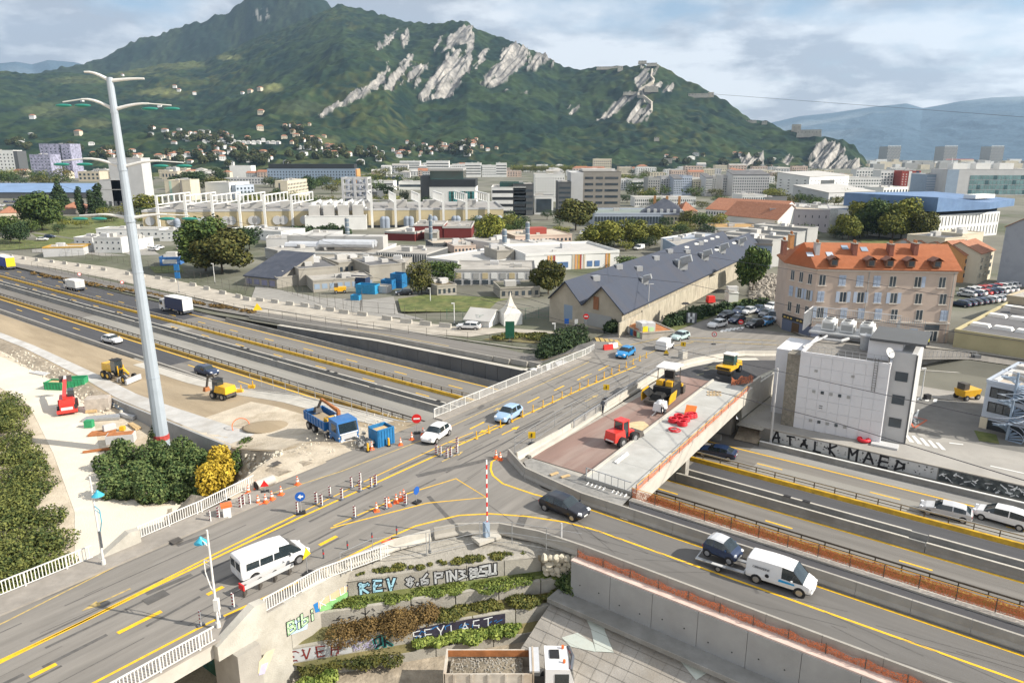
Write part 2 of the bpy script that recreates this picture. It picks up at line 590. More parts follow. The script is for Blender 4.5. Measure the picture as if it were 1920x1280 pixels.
for nn,lab in((70.75,'northern'),(69.15,'southern')):
 g='long low concrete centre walls'
 t=thing('centre_barrier','%s one of the two long low concrete walls along the highway centre'%lab,'barrier wall',UN(-60,nn,-6),HA)
 b,c2=MB(),MB()
 segs=frange(-420,190,25)
 for i in range(25):
  a,e=segs[i],segs[i+1]-.06
  b.extr([(-.3,0),(.3,0),(.18,.25),(.11,.88),(-.11,.88),(-.18,.25)],UN(a,nn,-6),UN(e,nn,-6))
  c2 .extr([(-.13,.88),(.13,.88),(.13,.94),(-.13,.94)],UN(a,nn,-6),UN(e-1.4,nn,-6))
 b.build('wall',CONC_G,t)
 c2 .build('cap',CONC_L,t)
 if lab=='northern':
  j0=None
  for i in range(9,22):
   for dx in(0,1.9):
    m_=MB()
    m_.box((segs[i]-.7+dx-.95,0,0),(.7,.42,.06),0)
    if j0 is None:
     me=m_.mesh('joint_cover',RUBBER)
    j=bpy.data.objects.new('joint_cover',me)
    COL.objects.link(j)
    j0=j
    j.parent=t
    j.location=(segs[i]-segs[9]+dx,0,.94)
 else:
  b=MB()
  b.box((0,0,0),(610,1.0,.35))
  o=bpy.data.objects.new('infill',b.mesh('infill',CONC_D))
  COL.objects.link(o)
  o.parent=t
  o.location=(-55,.8,0)
def guardrail(label,nn,u0,u1,zb,face_n,face_w,face_m,indiv):
 t=thing('guardrail',label,'guardrail',UN((u0+u1)/2,nn,zb),HA)
 r=MB()
 L=u1-u0
 r.box((0,0,.72),(L,.09,.16))
 o=bpy.data.objects.new('top_rail',r.mesh('top_rail',STEEL if face_n>70 else STEEL_D))
 hang(o,t)
 r=MB()
 r.box((0,0,.40),(L,.05,.07))
 o=bpy.data.objects.new('lower_rail',r.mesh('lower_rail',STEEL_D))
 hang(o,t)
 r=MB()
 r.extr([(-face_w/2,0),(face_w/2,0),(face_w/2*.5,.42),(-face_w/2*.5,.42)],UN(u0,face_n,zb),UN(u1,face_n,zb))
 r.build('yellow_barrier',face_m,t)
 pm=MB().box((0,0,0),(.1,.12,.74)).mesh('post',STEEL_D)
 far=MB()
 k=int(L/2.1)
 for i in range(k+1):
  x=-L/2+i*2.1
  if indiv[0]<x+(u0+u1)/2<indiv[1]:
   p=bpy.data.objects.new('post',pm)
   COL.objects.link(p);p.parent=t;p.location=(x,0,0)
  else:
   far.box((x,0,0),(.1,.12,.74))
 if far.v:
  o=bpy.data.objects.new('far_posts',far.mesh('far_posts',STEEL_D))
  hang(o,t);o['kind']='stuff'
YELB=mat('yellow_barrier',(.55,.33,.02),.6,.25,1.5,stain=.5,stain_col=(.30,.19,.03),sscale=1.2)
YELB_SHADE=mat('yellow_barrier_shaded',(.27,.17,.025),.7,.3,1.5,stain=.5,stain_col=(.15,.10,.03),sscale=1.2)  # darker yellow paints shade onto the southern barrier face, brown stains on top
guardrail('grey guardrail with a bright yellow barrier at its foot, north of the centre walls',76.2,-420,120,-6,75.35,.62,YELB,(-140,3))
guardrail('dark guardrail with a shade darkened yellow barrier at its foot, south of the centre walls',63.95,-420,120,-6,63.3,.9,YELB_SHADE,(-130,3))
t=thing('edge_barrier','long concrete kerb wall with a white top below the graffiti wall','barrier wall',UN(0,84.45,-6),HA)
b=MB();b.extr([(-.22,0),(.22,0),(.12,.62),(-.12,.62)],UN(-25.5,84.45,-6),UN(200,84.45,-6));b.build('wall',CONC_G,t)
b=MB();b.extr([(-.15,.62),(.15,.62),(.15,.7),(-.15,.7)],UN(-25.5,84.45,-6),UN(200,84.45,-6));b.build('cap',WHT,t)
strip('grass_verge',-26,200,84.72,85.5,GRASS,z=-5.8)
def letters(mb,txt,at,adv,up,size,m=0,thick=.11,sp=.78,wob=.0):
 """block lettering from strokes; at = lower left, adv/up = unit vectors"""
 G_={'A':[((0,0),(.35,1)),((.35,1),(.7,0)),((.15,.4),(.55,.4))],'B':[((0,0),(0,1)),((0,1),(.5,.9)),((.5,.9),(.5,.6)),((.5,.6),(0,.5)),((0,.5),(.6,.4)),((.6,.4),(.6,.1)),((.6,.1),(0,0))],'C':[((.6,1),(0,.8)),((0,.8),(0,.2)),((0,.2),(.6,0))],'D':[((0,0),(0,1)),((0,1),(.6,.7)),((.6,.7),(.6,.3)),((.6,.3),(0,0))],'E':[((0,0),(0,1)),((0,1),(.6,1)),((0,.5),(.5,.5)),((0,0),(.6,0))],'H':[((0,0),(0,1)),((.6,0),(.6,1)),((0,.5),(.6,.5))],'I':[((.2,0),(.2,1))],'K':[((0,0),(0,1)),((0,.5),(.6,1)),((0,.5),(.6,0))],'L':[((0,1),(0,0)),((0,0),(.55,0))],'M':[((0,0),(0,1)),((0,1),(.35,.4)),((.35,.4),(.7,1)),((.7,1),(.7,0))],'N':[((0,0),(0,1)),((0,1),(.6,0)),((.6,0),(.6,1))],'O':[((.1,0),(0,.8)),((0,.8),(.5,1)),((.5,1),(.6,.2)),((.6,.2),(.1,0))],'P':[((0,0),(0,1)),((0,1),(.6,.9)),((.6,.9),(.6,.55)),((.6,.55),(0,.5))],'R':[((0,0),(0,1)),((0,1),(.6,.85)),((.6,.85),(0,.5)),((.1,.5),(.6,0))],'S':[((.6,.95),(.05,.9)),((.05,.9),(.05,.55)),((.05,.55),(.6,.45)),((.6,.45),(.55,.05)),((.55,.05),(0,.05))],'T':[((.3,0),(.3,1)),((0,1),(.65,1))],'U':[((0,1),(.05,.1)),((.05,.1),(.55,.1)),((.55,.1),(.6,1))],'V':[((0,1),(.3,0)),((.3,0),(.6,1))],'Y':[((.3,0),(.3,.5)),((.3,.5),(0,1)),((.3,.5),(.6,1))],'b':[((0,0),(0,1)),((0,.5),(.5,.45)),((.5,.45),(.5,.1)),((.5,.1),(0,0))],'i':[((.15,0),(.15,.42)),((.15,.78),(.15,.86))],'8':[((.3,1),(.05,.75)),((.05,.75),(.55,.3)),((.55,.3),(.3,0)),((.3,0),(.05,.3)),((.05,.3),(.55,.75)),((.55,.75),(.3,1))],'6':[((.5,1),(.05,.5)),((.05,.5),(.05,.05)),((.05,.05),(.55,.05)),((.55,.05),(.55,.45)),((.55,.45),(.05,.4))],'3':[((0,1),(.55,.9)),((.55,.9),(.2,.55)),((.2,.55),(.6,.3)),((.6,.3),(0,0))],'.':[((.1,0),(.15,.12))],}
 at,adv,up=Vector(at),Vector(adv).normalized(),Vector(up).normalized()
 x=.0
 jr=random.Random(len(txt))
 for ch in txt:
  hs=jr.uniform(.85,1.05)if wob else 1
  if ch==' ':
   x+=size*.45
   continue
  for p,q_ in G_.get(ch,G_['I']):
   k=wob*size
   a=at+adv*(x+p[0]*size+jr.uniform(-k,k))+up*(p[1]*size*hs+jr.uniform(-k,k))
   c=at+adv*(x+q_[0]*size+jr.uniform(-k,k))+up*(q_[1]*size*hs+jr.uniform(-k,k))
   d=(c-a)
   if d.length<1e-5:
    continue
   d.normalize()
   nrm=adv.cross(up)
   s_=nrm.cross(d)*(thick*size/2)
   e=d*(thick*size/2)
   mb.q(a-s_-e,c-s_+e,c+s_+e,a+s_-e,m=m)
  x+=size*sp*(.55 if ch in 'Ii.' else 1)
 return x
r_=random.Random(5)
GFILL=mat('graffiti_silver',(.52,.53,.54),.7,.15,2,stain=.3,stain_col=(.25,.26,.27))
GBLK=mat('graffiti_black',(.02,.02,.025),.7,.2,3)
GWHT=mat('graffiti_white',(.72,.74,.76),.7,.08,3)
GBLU=mat('graffiti_blue',(.02,.16,.42),.7,.2,3)
GLBL=mat('graffiti_light_blue',(.36,.62,.75),.7,.1,3)
GGRN=mat('graffiti_green',(.20,.42,.16),.7,.2,3)
GLGR=mat('graffiti_pale_green',(.45,.68,.40),.7,.1,3)
GORA=mat('graffiti_peach',(.62,.42,.26),.7,.1,3)
GRED=mat('graffiti_red',(.20,.03,.025),.7,.2,3)
GTEAL=mat('graffiti_teal',(.03,.27,.25),.7,.3,2)
GCREAM=mat('graffiti_cream',(.62,.55,.34),.7,.1,3)
GLIL=mat('graffiti_lilac',(.45,.42,.60),.7,.1,3)
t=thing('graffiti_wall','long low street wall sprayed with huge silver and black letters beside the highway','wall',UN(20,85.85,-5.85),HA)
b=MB();b.extr([(-.15,0),(.15,0),(.15,1.95),(-.15,1.95)],UN(-26,85.85,-6),UN(200,85.85,-6));b.build('wall',CONC_G,t)
b=MB();b.extr([(-.22,1.95),(.22,1.95),(.2,2.05),(-.2,2.05)],UN(-26,85.85,-6),UN(200,85.85,-6));b.build('coping',CONC,t)
nf=85.68
adv=UN(1,0)-UN(0,0)
b=MB();b.q(UN(-24.5,nf,-5.55),UN(-6.5,nf,-5.55),UN(-6.5,nf,-4.12),UN(-24.5,nf,-4.12));b.build('graffiti_fill',GFILL,t)
b=MB();letters(b,'ATALK MAED',UN(-24.3,nf-.008,-5.4),adv,(0,0,1),1.2,thick=.2,sp=1.38,wob=.1)
for i in range(70):
 u_,z_,w_=r_.uniform(-24.3,-6.9),r_.uniform(-5.4,-4.4),r_.uniform(.05,.3)
 b.q(UN(u_,nf-.01,z_),UN(u_+w_,nf-.01,z_+.03),UN(u_+w_*r_.random(),nf-.01,z_+r_.uniform(.08,.3)))
b.build('graffiti_letters',GBLK,t)
b=MB();b.q(UN(-6.4,nf,-5.5),UN(3.5,nf,-5.5),UN(3.5,nf,-4.12),UN(-6.4,nf,-4.12));b.build('graffiti_fill',mat('graffiti_dark',(.06,.07,.075),.8,.4,1.5,stain=.5,stain_col=(.2,.22,.22),sscale=1.5),t)
b=MB()
r_=random.Random(5)
for i in range(46):
 u_=-6.2+r_.random()*9.2
 z_=-5.4+r_.random()*1.1
 a=r_.random()*pi
 l=.2+r_.random()*.5
 d=(adv*math.cos(a)+Vector((0,0,1))*math.sin(a))*l/2
 s_=(adv*-math.sin(a)+Vector((0,0,1))*math.cos(a))*(.03+.06*r_.random())
 c_=UN(u_,nf-.008,z_)
 if-5.5<c_.z-abs(d.z)and c_.z+abs(d.z)<-4.15:
  b.q(c_-d-s_,c_+d-s_*.3,c_+d+s_,c_-d+s_)
b.build('graffiti_strokes',GWHT,t)
t=thing('retaining_wall','dark grey panelled retaining wall below the exit road, left of the old bridge','wall',UN(-90,84.2,-6),HA)
us=frange(-124,-54.2,28)
for i in range(28):
 a,e=us[i]+.03,us[i+1]-.03
 za,ze=TZat(a,84.4)+.05,TZat(min(e,-62),84.4)+.05
 za=max(min(za,0),-5.6)
 b=MB()
 P=[UN(a,84.05,-6),UN(e,84.05,-6),UN(e,84.05,ze),UN(a,84.05,za),UN(a,84.35,-6),UN(e,84.35,-6),UN(e,84.35,ze),UN(a,84.35,za)]
 b.add(P,[(0,1,2,3),(7,6,5,4),(3,2,6,7),(0,3,7,4),(1,5,6,2)])
 b.build('wall_panel',CONC_D,t)
b=MB()
for i in range(28):
 a,e=us[i],us[i+1]
 za,ze=TZat(a,84.4)+.05,TZat(min(e,-62),84.4)+.05
 b.rows([[UN(a,84.0,za+.05),UN(e,84.0,ze+.05)],[UN(a,84.9,za+.1),UN(e,84.9,ze+.1)]])
b.build('coping',CONC_L,t)
t=thing('edge_barrier','low grey concrete wall between the northern lane and the dark retaining wall','barrier wall',UN(-90,83.2,-6),HA)
b=MB();b.extr([(-.3,0),(.3,0),(.14,.75),(-.14,.75)],UN(-141,83.1,-6),UN(-30,83.3,-6));b.build('wall',CONC_G,t)
t=thing('edge_barrier','pale concrete barrier wall along the outer edge of the exit road','barrier wall',UN(-100,85.6,-5),HA)
b=MB()
for i in range(24):
 a,e=-136+i*3.2,-136+i*3.2+3.14
 n_a=85.7 if a<-70 else 85.7+(a+70)*.12
 z0,z1=TZat(a,86),TZat(min(e,-62),86)
 b.extr([(-.25,0),(.25,0),(.12,.8),(-.12,.8)],UN(a,n_a,z0),UN(e,n_a,z1))
b.build('wall',CONC,t)
# ------ southern plateau (building site)
def site_rows(us,fs,lift):
 return[[UN(u,SB(u)+(55.9-SB(u))*f,plateau(u,SB(u)+(55.9-SB(u))*f)+lift)for u in us]for f in fs]
def site_sheet(name,us,fs,m,lift=.0):
 b=MB()
 b.rows(site_rows(us,fs,lift))
 o=b.build(name,m)
 o['kind']='structure'
site_sheet('site_ground',frange(-900,-160,20)+frange(-155,-53.5,44),(0,.1,.25,.4,.55,.7,.85,1),DIRT_B)
site_sheet('pale_site_ground',frange(-84,-53.6,16),(.02,.15,.3,.45,.6,.72),DIRT_W,.03)
site_sheet('site_drain_strip',frange(-400,-72,50),(.04,.14,.25),mat('strip_grey',(.47,.46,.44),.9,.15,.6,stain=.5,stain_col=(.35,.32,.28)),.045)
site_sheet('site_edge_strip',frange(-122,-60,30),(.82,.9,.995),CONC_L,.03)
b=MB()
b.rows([[UN(-60.3+(39.9-n)*.54+(60.3-(39.9-n)*.54-53.3)*i/4,n,min(0,plateau(-60.3+(39.9-n)*.54+(60.3-(39.9-n)*.54-53.3)*i/4))+.03)for i in range(5)]for n in(30.4,33,36,40.4)])
o=b.build('site_ground',DIRT_W);o['kind']='structure'
b=MB()
rr=random.Random(3)
uu=frange(-400,-160,12)+frange(-155,-105,24)
b.rows([[UN(u,SB(u)+d+rr.uniform(-.25,.25)*(d<0),-6.02+(plateau(u)+6.02)*f_+(rr.uniform(0,.15)if 0<f_<1 else 0))for u in uu]for d,f_ in((.05,1.0),(-.9,.8),(-1.9,.3),(-2.9,.0))])
o=b.build('rubble_bank',DIRT_R);o['kind']='structure'
t=thing('site_edge_wall','rough concrete wall holding the pale building site above the sunken highway lane','wall',UN(-80,56.0,-6),HA)
b=MB()
uu=frange(-126,-53.8,24)
b.rows([[UN(u,55.92,-6)for u in uu],[UN(u,55.92,plateau(u,56)+.05)for u in uu],[UN(u,56.3,plateau(u,56)+.05)for u in uu],[UN(u,56.35,-6)for u in uu]])
b.build('wall',CONC,t)
t=thing('kerb_wall','low grey concrete barrier along the southern edge of the highway beside the beige earth','barrier wall',UN(-200,56.9,-6),HA)
b=MB();b.extr([(-.3,0),(.3,0),(.16,.7),(-.16,.7)],UN(-420,56.9,-6),UN(-96,56.9,-6));b.build('wall',CONC,t)
t=thing('retaining_wall','smooth new concrete retaining wall behind the tall lamp mast','wall',UN(-88,41.5,-6),HA)
for i in range(7):
 a,e=-105+i*4.9,-105+i*4.9+4.86
 b=MB()
 P=[UN(a,SB(a)-.3,-6.2),UN(e,SB(e)-.3,-6.2),UN(e,SB(e)-.3,plateau(e)+.3),UN(a,SB(a)-.3,plateau(a)+.3),UN(a,SB(a),-6.2),UN(e,SB(e),-6.2),UN(e,SB(e),plateau(e)+.3),UN(a,SB(a),plateau(a)+.3)]
 b.add(P,[(0,1,2,3),(7,6,5,4),(3,2,6,7),(0,3,7,4),(1,5,6,2)])
 b.build('wall_panel',CONC_N,t)
rr=random.Random(4)
def slope_z(u,n):
 g_=max((u+68.5-(40-n)*.55)/8,(n-37.4)/(SB(u)-37.4))
 return-6.05+(6.05+min(0,plateau(u)))*max(0,min(1,g_))
b=MB()
b.rows([[UN(u+rr.uniform(-.25,.25)*(0<k<9),n_ if n_<40 else SB(u)+.1,slope_z(u,n_ if n_<40 else SB(u))+rr.uniform(-.12,.12)*(n_<40))for k,u in enumerate((-70.7,-69,-67.5,-66,-64.5,-63,-61,-59,-57,-54.4))]for n_ in(41,39,37.8,36.5,35,33,31.5,30.2)])
o=b.build('rubble_slope',DIRT_R);o['kind']='structure'
b=MB()
b.rows([[UN(-66,30.3,-6.05),UN(-60.4,30.3,-1.5),UN(-53.3,30.3,.01)],[UN(-66,26,-6.05),UN(-58,24,-6.0),UN(-53.4,22,-5.8)]])
o=b.build('bank_slope',DIRT_R);o['kind']='structure'
b=MB()
b.rows([[UN(-53.4,32,-.15),UN(-53.4,26,-.15),UN(-53.4,22,-.15)],[UN(-53.42,32,-6),UN(-53.42,26,-6),UN(-53.42,22,-6)]])
b.build('abutment_wall',CONC,None)
o=bpy.context.scene.objects['abutment_wall'];tag(o,'plain concrete side wall under the left edge of the old bridge','wall')
# ------ old bridge and junction
def zbr(u,n):
 return .0 if n<100 else TZat(-45,n)
t=thing('old_bridge','grey asphalt road bridge crossing the whole highway diagonally','bridge',UN(-45.5,50,-1),BR)
b=MB()
b.rows([[UN(-53.4,n,0),UN(-46,n,.0),UN(-37.3,n,0)]for n in(-60,-20,0,20,32,33)])
b.build('carriageway',ASPH_O,t)
b=MB()
for(n0,n1)in((-60,21.2),(55.9,84.2)):
 b.box((-45.45*HC-(n0+n1)/2*HS,-45.45*HS+(n0+n1)/2*HC,-1.1),(n1-n0,15.9,1.08),BR)
b.build('deck',CONC_L,t)
for n0,n1 in((21.2,22.6),(54.3,55.9),(84.2,85.6),(69.3,70.6)):
 b=MB()
 b.box(tuple(UN(-45.4,(n0+n1)/2,-6)),(n1-n0,15.4 if n0!=69.3 else 14,4.95),BR)
 b.build('abutment' if n0!=69.3 else 'pier',CONC,t)
junc=[(-53.9,33.0),(-37.3,33.0),(-36.4,35.0),(-34.9,37.8),(-32.0,40.1),(-28,41.2),(-20,41.45),(400,41.45),(400,48.0),(-28.6,48.0),(-33.5,48.6),(-38.0,51.0),(-38.2,55),(-38.9,75),(-39.6,88),(-53.4,88),(-53.4,56.2)]
poly_sheet('junction_road',junc,ASPH_O,.0)
poly_sheet('ramp_road',[(-28,41.5),(400,41.5),(400,47.9),(-28,47.9)],ASPH_R,.004)
poly_sheet('ramp_side_strip',[(-24.5,48.6),(400,48.6),(400,50.95),(-26,50.95)],ASPH_N,.0)
def slope_sheet(name,pts2,m,lift=.0):
 """sheet of rows of (u, n) points following the town terrain"""
 b=MB()
 b.rows([[UN(u,n,(0 if n<92 else TZat(u,n))+lift)for u,n in r]for r in pts2])
 o=b.build(name,m)
 o['kind']='structure'
 return o
def rows_lr(L,Rr,k=6):
 return[[(l[0]+(r[0]-l[0])*i/k,l[1]+(r[1]-l[1])*i/k)for i in range(k+1)]for l,r in zip(L,Rr)]
slope_sheet('town_junction',rows_lr([(-53.4,88),(-54.5,92),(-58,95),(-60,99),(-60,104),(-58,109),(-57,114),(-60,120),(-68,132)],[(-37.8,88),(-36,92),(-34.8,96),(-33.6,100),(-32,104.5),(-30.8,109),(-30,114),(-29.5,120),(-30,128)],10),ASPH_O,.03)
slope_sheet('side_street',rows_lr([(-30.2,111),(-8,128.9),(30,128.9),(100,128.9)],[(-30,127),(-10,134.0),(30,133.5),(100,133)],4),ASPH_O,.06)
slope_sheet('pavement',rows_lr([(-33,128),(-22,131),(-10,133.6),(30,133.6),(80,133)],[(-36,131),(-26,134.5),(-10,138.6),(30,138.5),(80,138)],3),GRAV,.18)
ym=MB();yw=MB();tr=MB()
def ln(pts,w=.16,z=.012,m=None):
 ribbon('',pts,w,None,z=z,mb=m or ym)
ln([(-49.9,-30),(-50.0,12),(-51.6,24),(-52.1,32),(-50.6,40),(-49.9,50),(-50.6,70),(-51.2,86)],.14,m=yw)
ln([(-46.0,-20),(-46.1,15),(-46.75,25),(-46.95,32)],.2)
ln([(-45.8,-20),(-45.85,10),(-46.2,20),(-46.3,32),(-45.95,50),(-45.7,60),(-45.5,75),(-44.6,90)],.23)
ln([(-46.95,32),(-47.2,40),(-47.3,51),(-47.0,55)],.13)
ln([(-47.3,51.2),(-45.9,52.6)],.13)
for a,e in((11.0,12.4),(15.9,18.7),(-1,2),(21.5,22.7),(30.2,31.9)):
 ln([(-43.1+(.7 if a>20 else 0)+(.9 if a>28 else 0),a),(-43.1+(.7 if a>20 else 0)+(.9 if a>28 else 0),e)],.34,.016)
for a,e in((55.5,58.1),(60.6,63.2),(66.2,68.8),(72,74.4),(77.5,80.4),(83,86)):
 ln([(-47.9,a),(-48.0,e)],.22,.016)
ln([(-39.7,0),(-39.7,13),(-39.5,20),(-38.7,26),(-38.5,30),(-38.3,33),(-37.7,36.8),(-36.1,40.2),(-34.2,42.0),(-31.5,43.5),(-28.5,44.6),(-26.0,45.0),(-18.9,45.0),(400,45.0)],.2)
ln([(-40.7,51.5),(-40.6,50.2),(-39.6,48.8),(-38.6,47.9),(-36.8,47.1),(-33.4,47.1),(-30.5,47.5),(-28.6,47.7),(400,47.55)],.2)
ln([(-42.9,32.4),(-39.7,40.2),(-36.3,44.1),(-40.9,45.3),(-42.3,40.5),(-43.0,32.8)],.15)
for(u_,n_,dr,m_)in((-44.1,57.5,1,ym),(-46.3,57.0,-1,ym),(-49.4,63.5,-1,yw),(-42.6,72,1,yw),(-44.5,48.5,1,yw),(-47.9,80,-1,yw),(-41.2,86,1,yw),(-47.3,17.5,-1,yw)):
 ln([(u_,n_-1.2),(u_,n_+1.2)],.16,.018,m=m_)
 m_.q(UN(u_-.35,n_+dr*.9,.019),UN(u_+.35,n_+dr*.9,.019),UN(u_,n_+dr*2.0,.019))
o=ym.build('road_marking_yellow',YEL);o['kind']='structure'
o=yw.build('road_marking_worn',YELW);o['kind']='structure'
rr=random.Random(9)
for u_,w_ in((-51.0,.10),(-49.0,.12),(-48.9,.06),(-46.75,.22),(-45.35,.25),(-43.6,.3),(-42.6,.22),(-41.3,.12),(-44.6,.07)):
 n_=-10.0
 while n_<86:
  l=rr.uniform(3,14)
  if rr.random()<.7:
   off=.25*math.sin(n_*.06)
   ln([(u_+off,n_),(u_+off+rr.uniform(-.15,.15),n_+l)],w_*rr.uniform(.5,1.1),.007+.001*rr.random(),m=tr)
  n_+=l+rr.uniform(0,4)
ln([(-44.2,43.5),(-43.2,45.8),(-42.0,48.5),(-40.7,51.8)],.7,.006,m=tr)
ln([(-40.5,41.2),(-37,39.6),(-34.6,38.5)],.38,.006,m=tr)
ln([(-31.8,43.6),(-30.6,41.0)],.7,.006,m=tr)
for i in range(46):
 u_,n_=rr.uniform(-52,-38.5),rr.uniform(-8,86)
 ln([(u_,n_),(u_+rr.uniform(-.5,.5),n_+rr.uniform(1.0,5))],rr.uniform(.15,.5)if i%4==0 else .06,.009,m=tr)
for i in range(26):
 u_=rr.uniform(-36,4)
 ln([(u_,rr.uniform(42,47)),(u_+rr.uniform(3,9),rr.uniform(42,47))],.05,.013,m=tr)
o=tr.build('tar_seams',mat('tar_trace',(.10,.095,.09),.8,.25,2,stain=.5,stain_col=(.15,.14,.13),sscale=1.5));o['kind']='structure'
b=MB()
ln([(-44.9,18.5),(-44.9,20.0)],.9,.02,m=b)
o=b.build('road_patch',PATCHC);o['kind']='structure'
for nm,pts,w_ in(('pavement',[(-52.1,-30),(-52.2,33)],2.5),('pavement',[(-52.6,55.5),(-52.7,88)],1.3),('pavement',[(-38.3,-30),(-38.0,24)],1.5)):
 b=MB()
 for i in range(len(pts)-1):
  a,c=UN(*pts[i]),UN(*pts[i+1])
  b.extr([(-w_/2,0),(w_/2,0),(w_/2,.13),(-w_/2,.13)],a,c)
 o=b.build(nm,mat('pavement',(.29,.265,.235),.9,.12,1.5,.2,20,stain=.3));o['kind']='structure'
 # ------ ramp walls, orange nets
def barrier_block(mb,a,c,h=.85,w=.5):
 mb.extr([(-w/2,0),(w/2,0),(w/2,.12),(.12,.35),(.09,h),(-.09,h),(-.12,.35),(-w/2,.12)],a,c)
def wall_of_blocks(label,path,L,h,m_,z=.0,name='concrete_barrier',zf=None,part='barrier_block'):
 t=thing(name,label,'barrier wall',(*UN(*path[0])[:2],z),0)
 seg=[]
 for i in range(len(path)-1):
  a,c=UN(*path[i]),UN(*path[i+1])
  d=(c-a).length
  k=max(1,round(d/L))
  for j in range(k):
   seg.append((a+(c-a)*(j/k),a+(c-a)*((j+1)/k-.02/d)))
 for a,c in seg:
  b=MB()
  za=zf(*un(a.x,a.y))if zf else z
  zc=zf(*un(c.x,c.y))if zf else z
  barrier_block(b,(a.x,a.y,za),(c.x,c.y,zc),h)
  b.build(part,m_,t)
 return t
wall_of_blocks('long beige concrete barrier between the ramp and the orange nets',[(-39.9,52.0),(-36.0,49.5),(-29.2,48.3),(-24,48.3),(90,48.3)],3.4,.95,CONC)
wall_of_blocks('beige concrete barrier along the outer edge of the ramp, above the tall concrete wall',[(-35.2,36.3),(-34.2,37.9),(-31.6,40.0),(-28.4,40.9),(-24.5,41.15),(60,41.15)],3.4,.9,CONC)
wall_of_blocks('pale concrete barrier on the curved outer edge of the junction',[(-37.6,25.5),(-37.3,29.5),(-36.5,33.2),(-35.3,36.0)],2.6,.85,CONC_L)
wall_of_blocks('pale concrete barrier between the open lanes and the new bridge',[(-38.9,52),(-38.9,60),(-39.5,75),(-40.3,88),(-38.2,97),(-35.6,106),(-31.5,113),(-26,118)],2.2,.8,CONC_L,zf=lambda u,n:0 if n<92 else TZat(u,n))
def netmat():
 if 'net' in MATS:
  return MATS['net']
 m=mat('net',(.62,.20,.085),.7,.2,3)
 t=m.node_tree
 g=[n for n in t.nodes if n.type=='NEW_GEOMETRY'][0]
 b=t.nodes['Principled BSDF']
 nz=N(t,'ShaderNodeTexNoise',i_Scale=9.0,i_Detail=3.0)
 t.links.new(g.outputs['Position'],nz.inputs['Vector'])
 r=N(t,'ShaderNodeValToRGB')
 r.color_ramp.elements[0].position=.42
 r.color_ramp.elements[0].color=(.12,.12,.12,1)
 r.color_ramp.elements[1].position=.56
 r.color_ramp.elements[1].color=(.7,.7,.7,1)
 t.links.new(nz.outputs[0],r.inputs[0])
 t.links.new(r.outputs[0],b.inputs['Alpha'])
 return m
NET=netmat()
def net_fence(label,path,h,z,step=2.2,sag=.12,cat='net fence',rail=True,zf=None,thick=.03):
 t=thing('net_fence',label,cat,(*UN(*path[0])[:2],z),0)
 pts=[]
 for i in range(len(path)-1):
  a,c=UN(*path[i]),UN(*path[i+1])
  k=max(1,round((c-a).length/(step/3)))
  pts+=[a+(c-a)*(j/k)for j in range(k)]
 pts.append(UN(*path[-1]))
 r=random.Random(len(label))
 top,bot,top2,bot2=[],[],[],[]
 for i,p in enumerate(pts):
  wob=r.uniform(-.05,.05)
  sg=0 if i%3==0 else r.uniform(.3,1)*sag
  zz_=zf(*un(p.x,p.y))if zf else z
  top.append((p.x+wob,p.y+wob,zz_+h-sg))
  bot.append((p.x-wob,p.y,zz_+.05))
 b=MB()
 b.rows([bot,top])
 b.rows([[(p[0]+thick,p[1]+thick,p[2])for p in top],[(p[0]+thick,p[1]+thick,p[2])for p in bot]])
 b.build('net',NET,t)
 pm=None
 for i in range(0,len(pts),3):
  p=pts[i]
  zz_=zf(*un(p.x,p.y))if zf else z
  b=MB().cyl((0,0,0),(0,0,h+.12),.03,n=6)
  if pm is None:
   pm=b.mesh('post',STEEL_D)
  o=bpy.data.objects.new('post',pm)
  hang(o,t)
  o.location=(p.x-t.location.x,p.y-t.location.y,zz_-t.location.z)
 if rail:
  b=MB()
  b.tube([(p[0],p[1],(p[2]+.04))for p in top[::3]],.03,5)
  b.build('top_rail',mat('orange_pipe',(.75,.36,.03),.5),t)
 return t
t=thing('kerb_slab','narrow white concrete ledge at the foot of the orange net beside the highway','ledge',UN(0,51.2,-6),HA)
b=MB();b.extr([(-.28,5.4),(.28,5.4),(.28,6.12),(-.28,6.12)],UN(-26,51.25,-6),UN(140,51.25,-6));b.build('slab',CONC_L,t)
b=MB();b.extr([(-.1,0),(.2,0),(.2,5.4),(-.1,5.4)],UN(-26,51.3,-6),UN(140,51.3,-6));b.build('wall',CONC,t)
net_fence('long orange plastic net along the white ledge above the highway guardrail',[(-26,51.45),(30,51.45)],.95,.12)
t=thing('retaining_wall','tall smooth grey concrete wall carrying the ramp, at the bottom of the photo','wall',UN(0,40.2,-6),HA)
for i in range(16):
 a,e=-24.9+i*3.3,-24.9+i*3.3+3.27
 b=MB();b.extr([(-.2,0),(.2,0),(.2,5.9),(-.2,5.9)],UN(a,40.25,-6),UN(e,40.25,-6));b.build('wall_panel',CONC_N,t)
 for k in(.8,2.4):
  b=MB();b.cyl(UN(a+k,40.04,-1.7-.3*(i%2)),UN(a+k,40.02,-1.7-.3*(i%2)),.05,n=6);b.build('anchor_hole',BLACKP,t)
b=MB();b.box(tuple(UN(1.5,40.6,-.1)),(53,.95,.12),HA);b.build('ledge',mat('slab_pink',(.60,.46,.40),.85,.15,1.2,stain=.3,stain_col=(.6,.55,.5)),t)
b=MB();b.box(tuple(UN(2,39.3,-3.1)),(56,1.5,.35),HA);b.build('footing',CONC_G,t)
net_fence('orange plastic net along the ledge above the tall concrete wall',[(-24.8,40.72),(30,40.72)],.65,.0,rail=False,sag=.2)
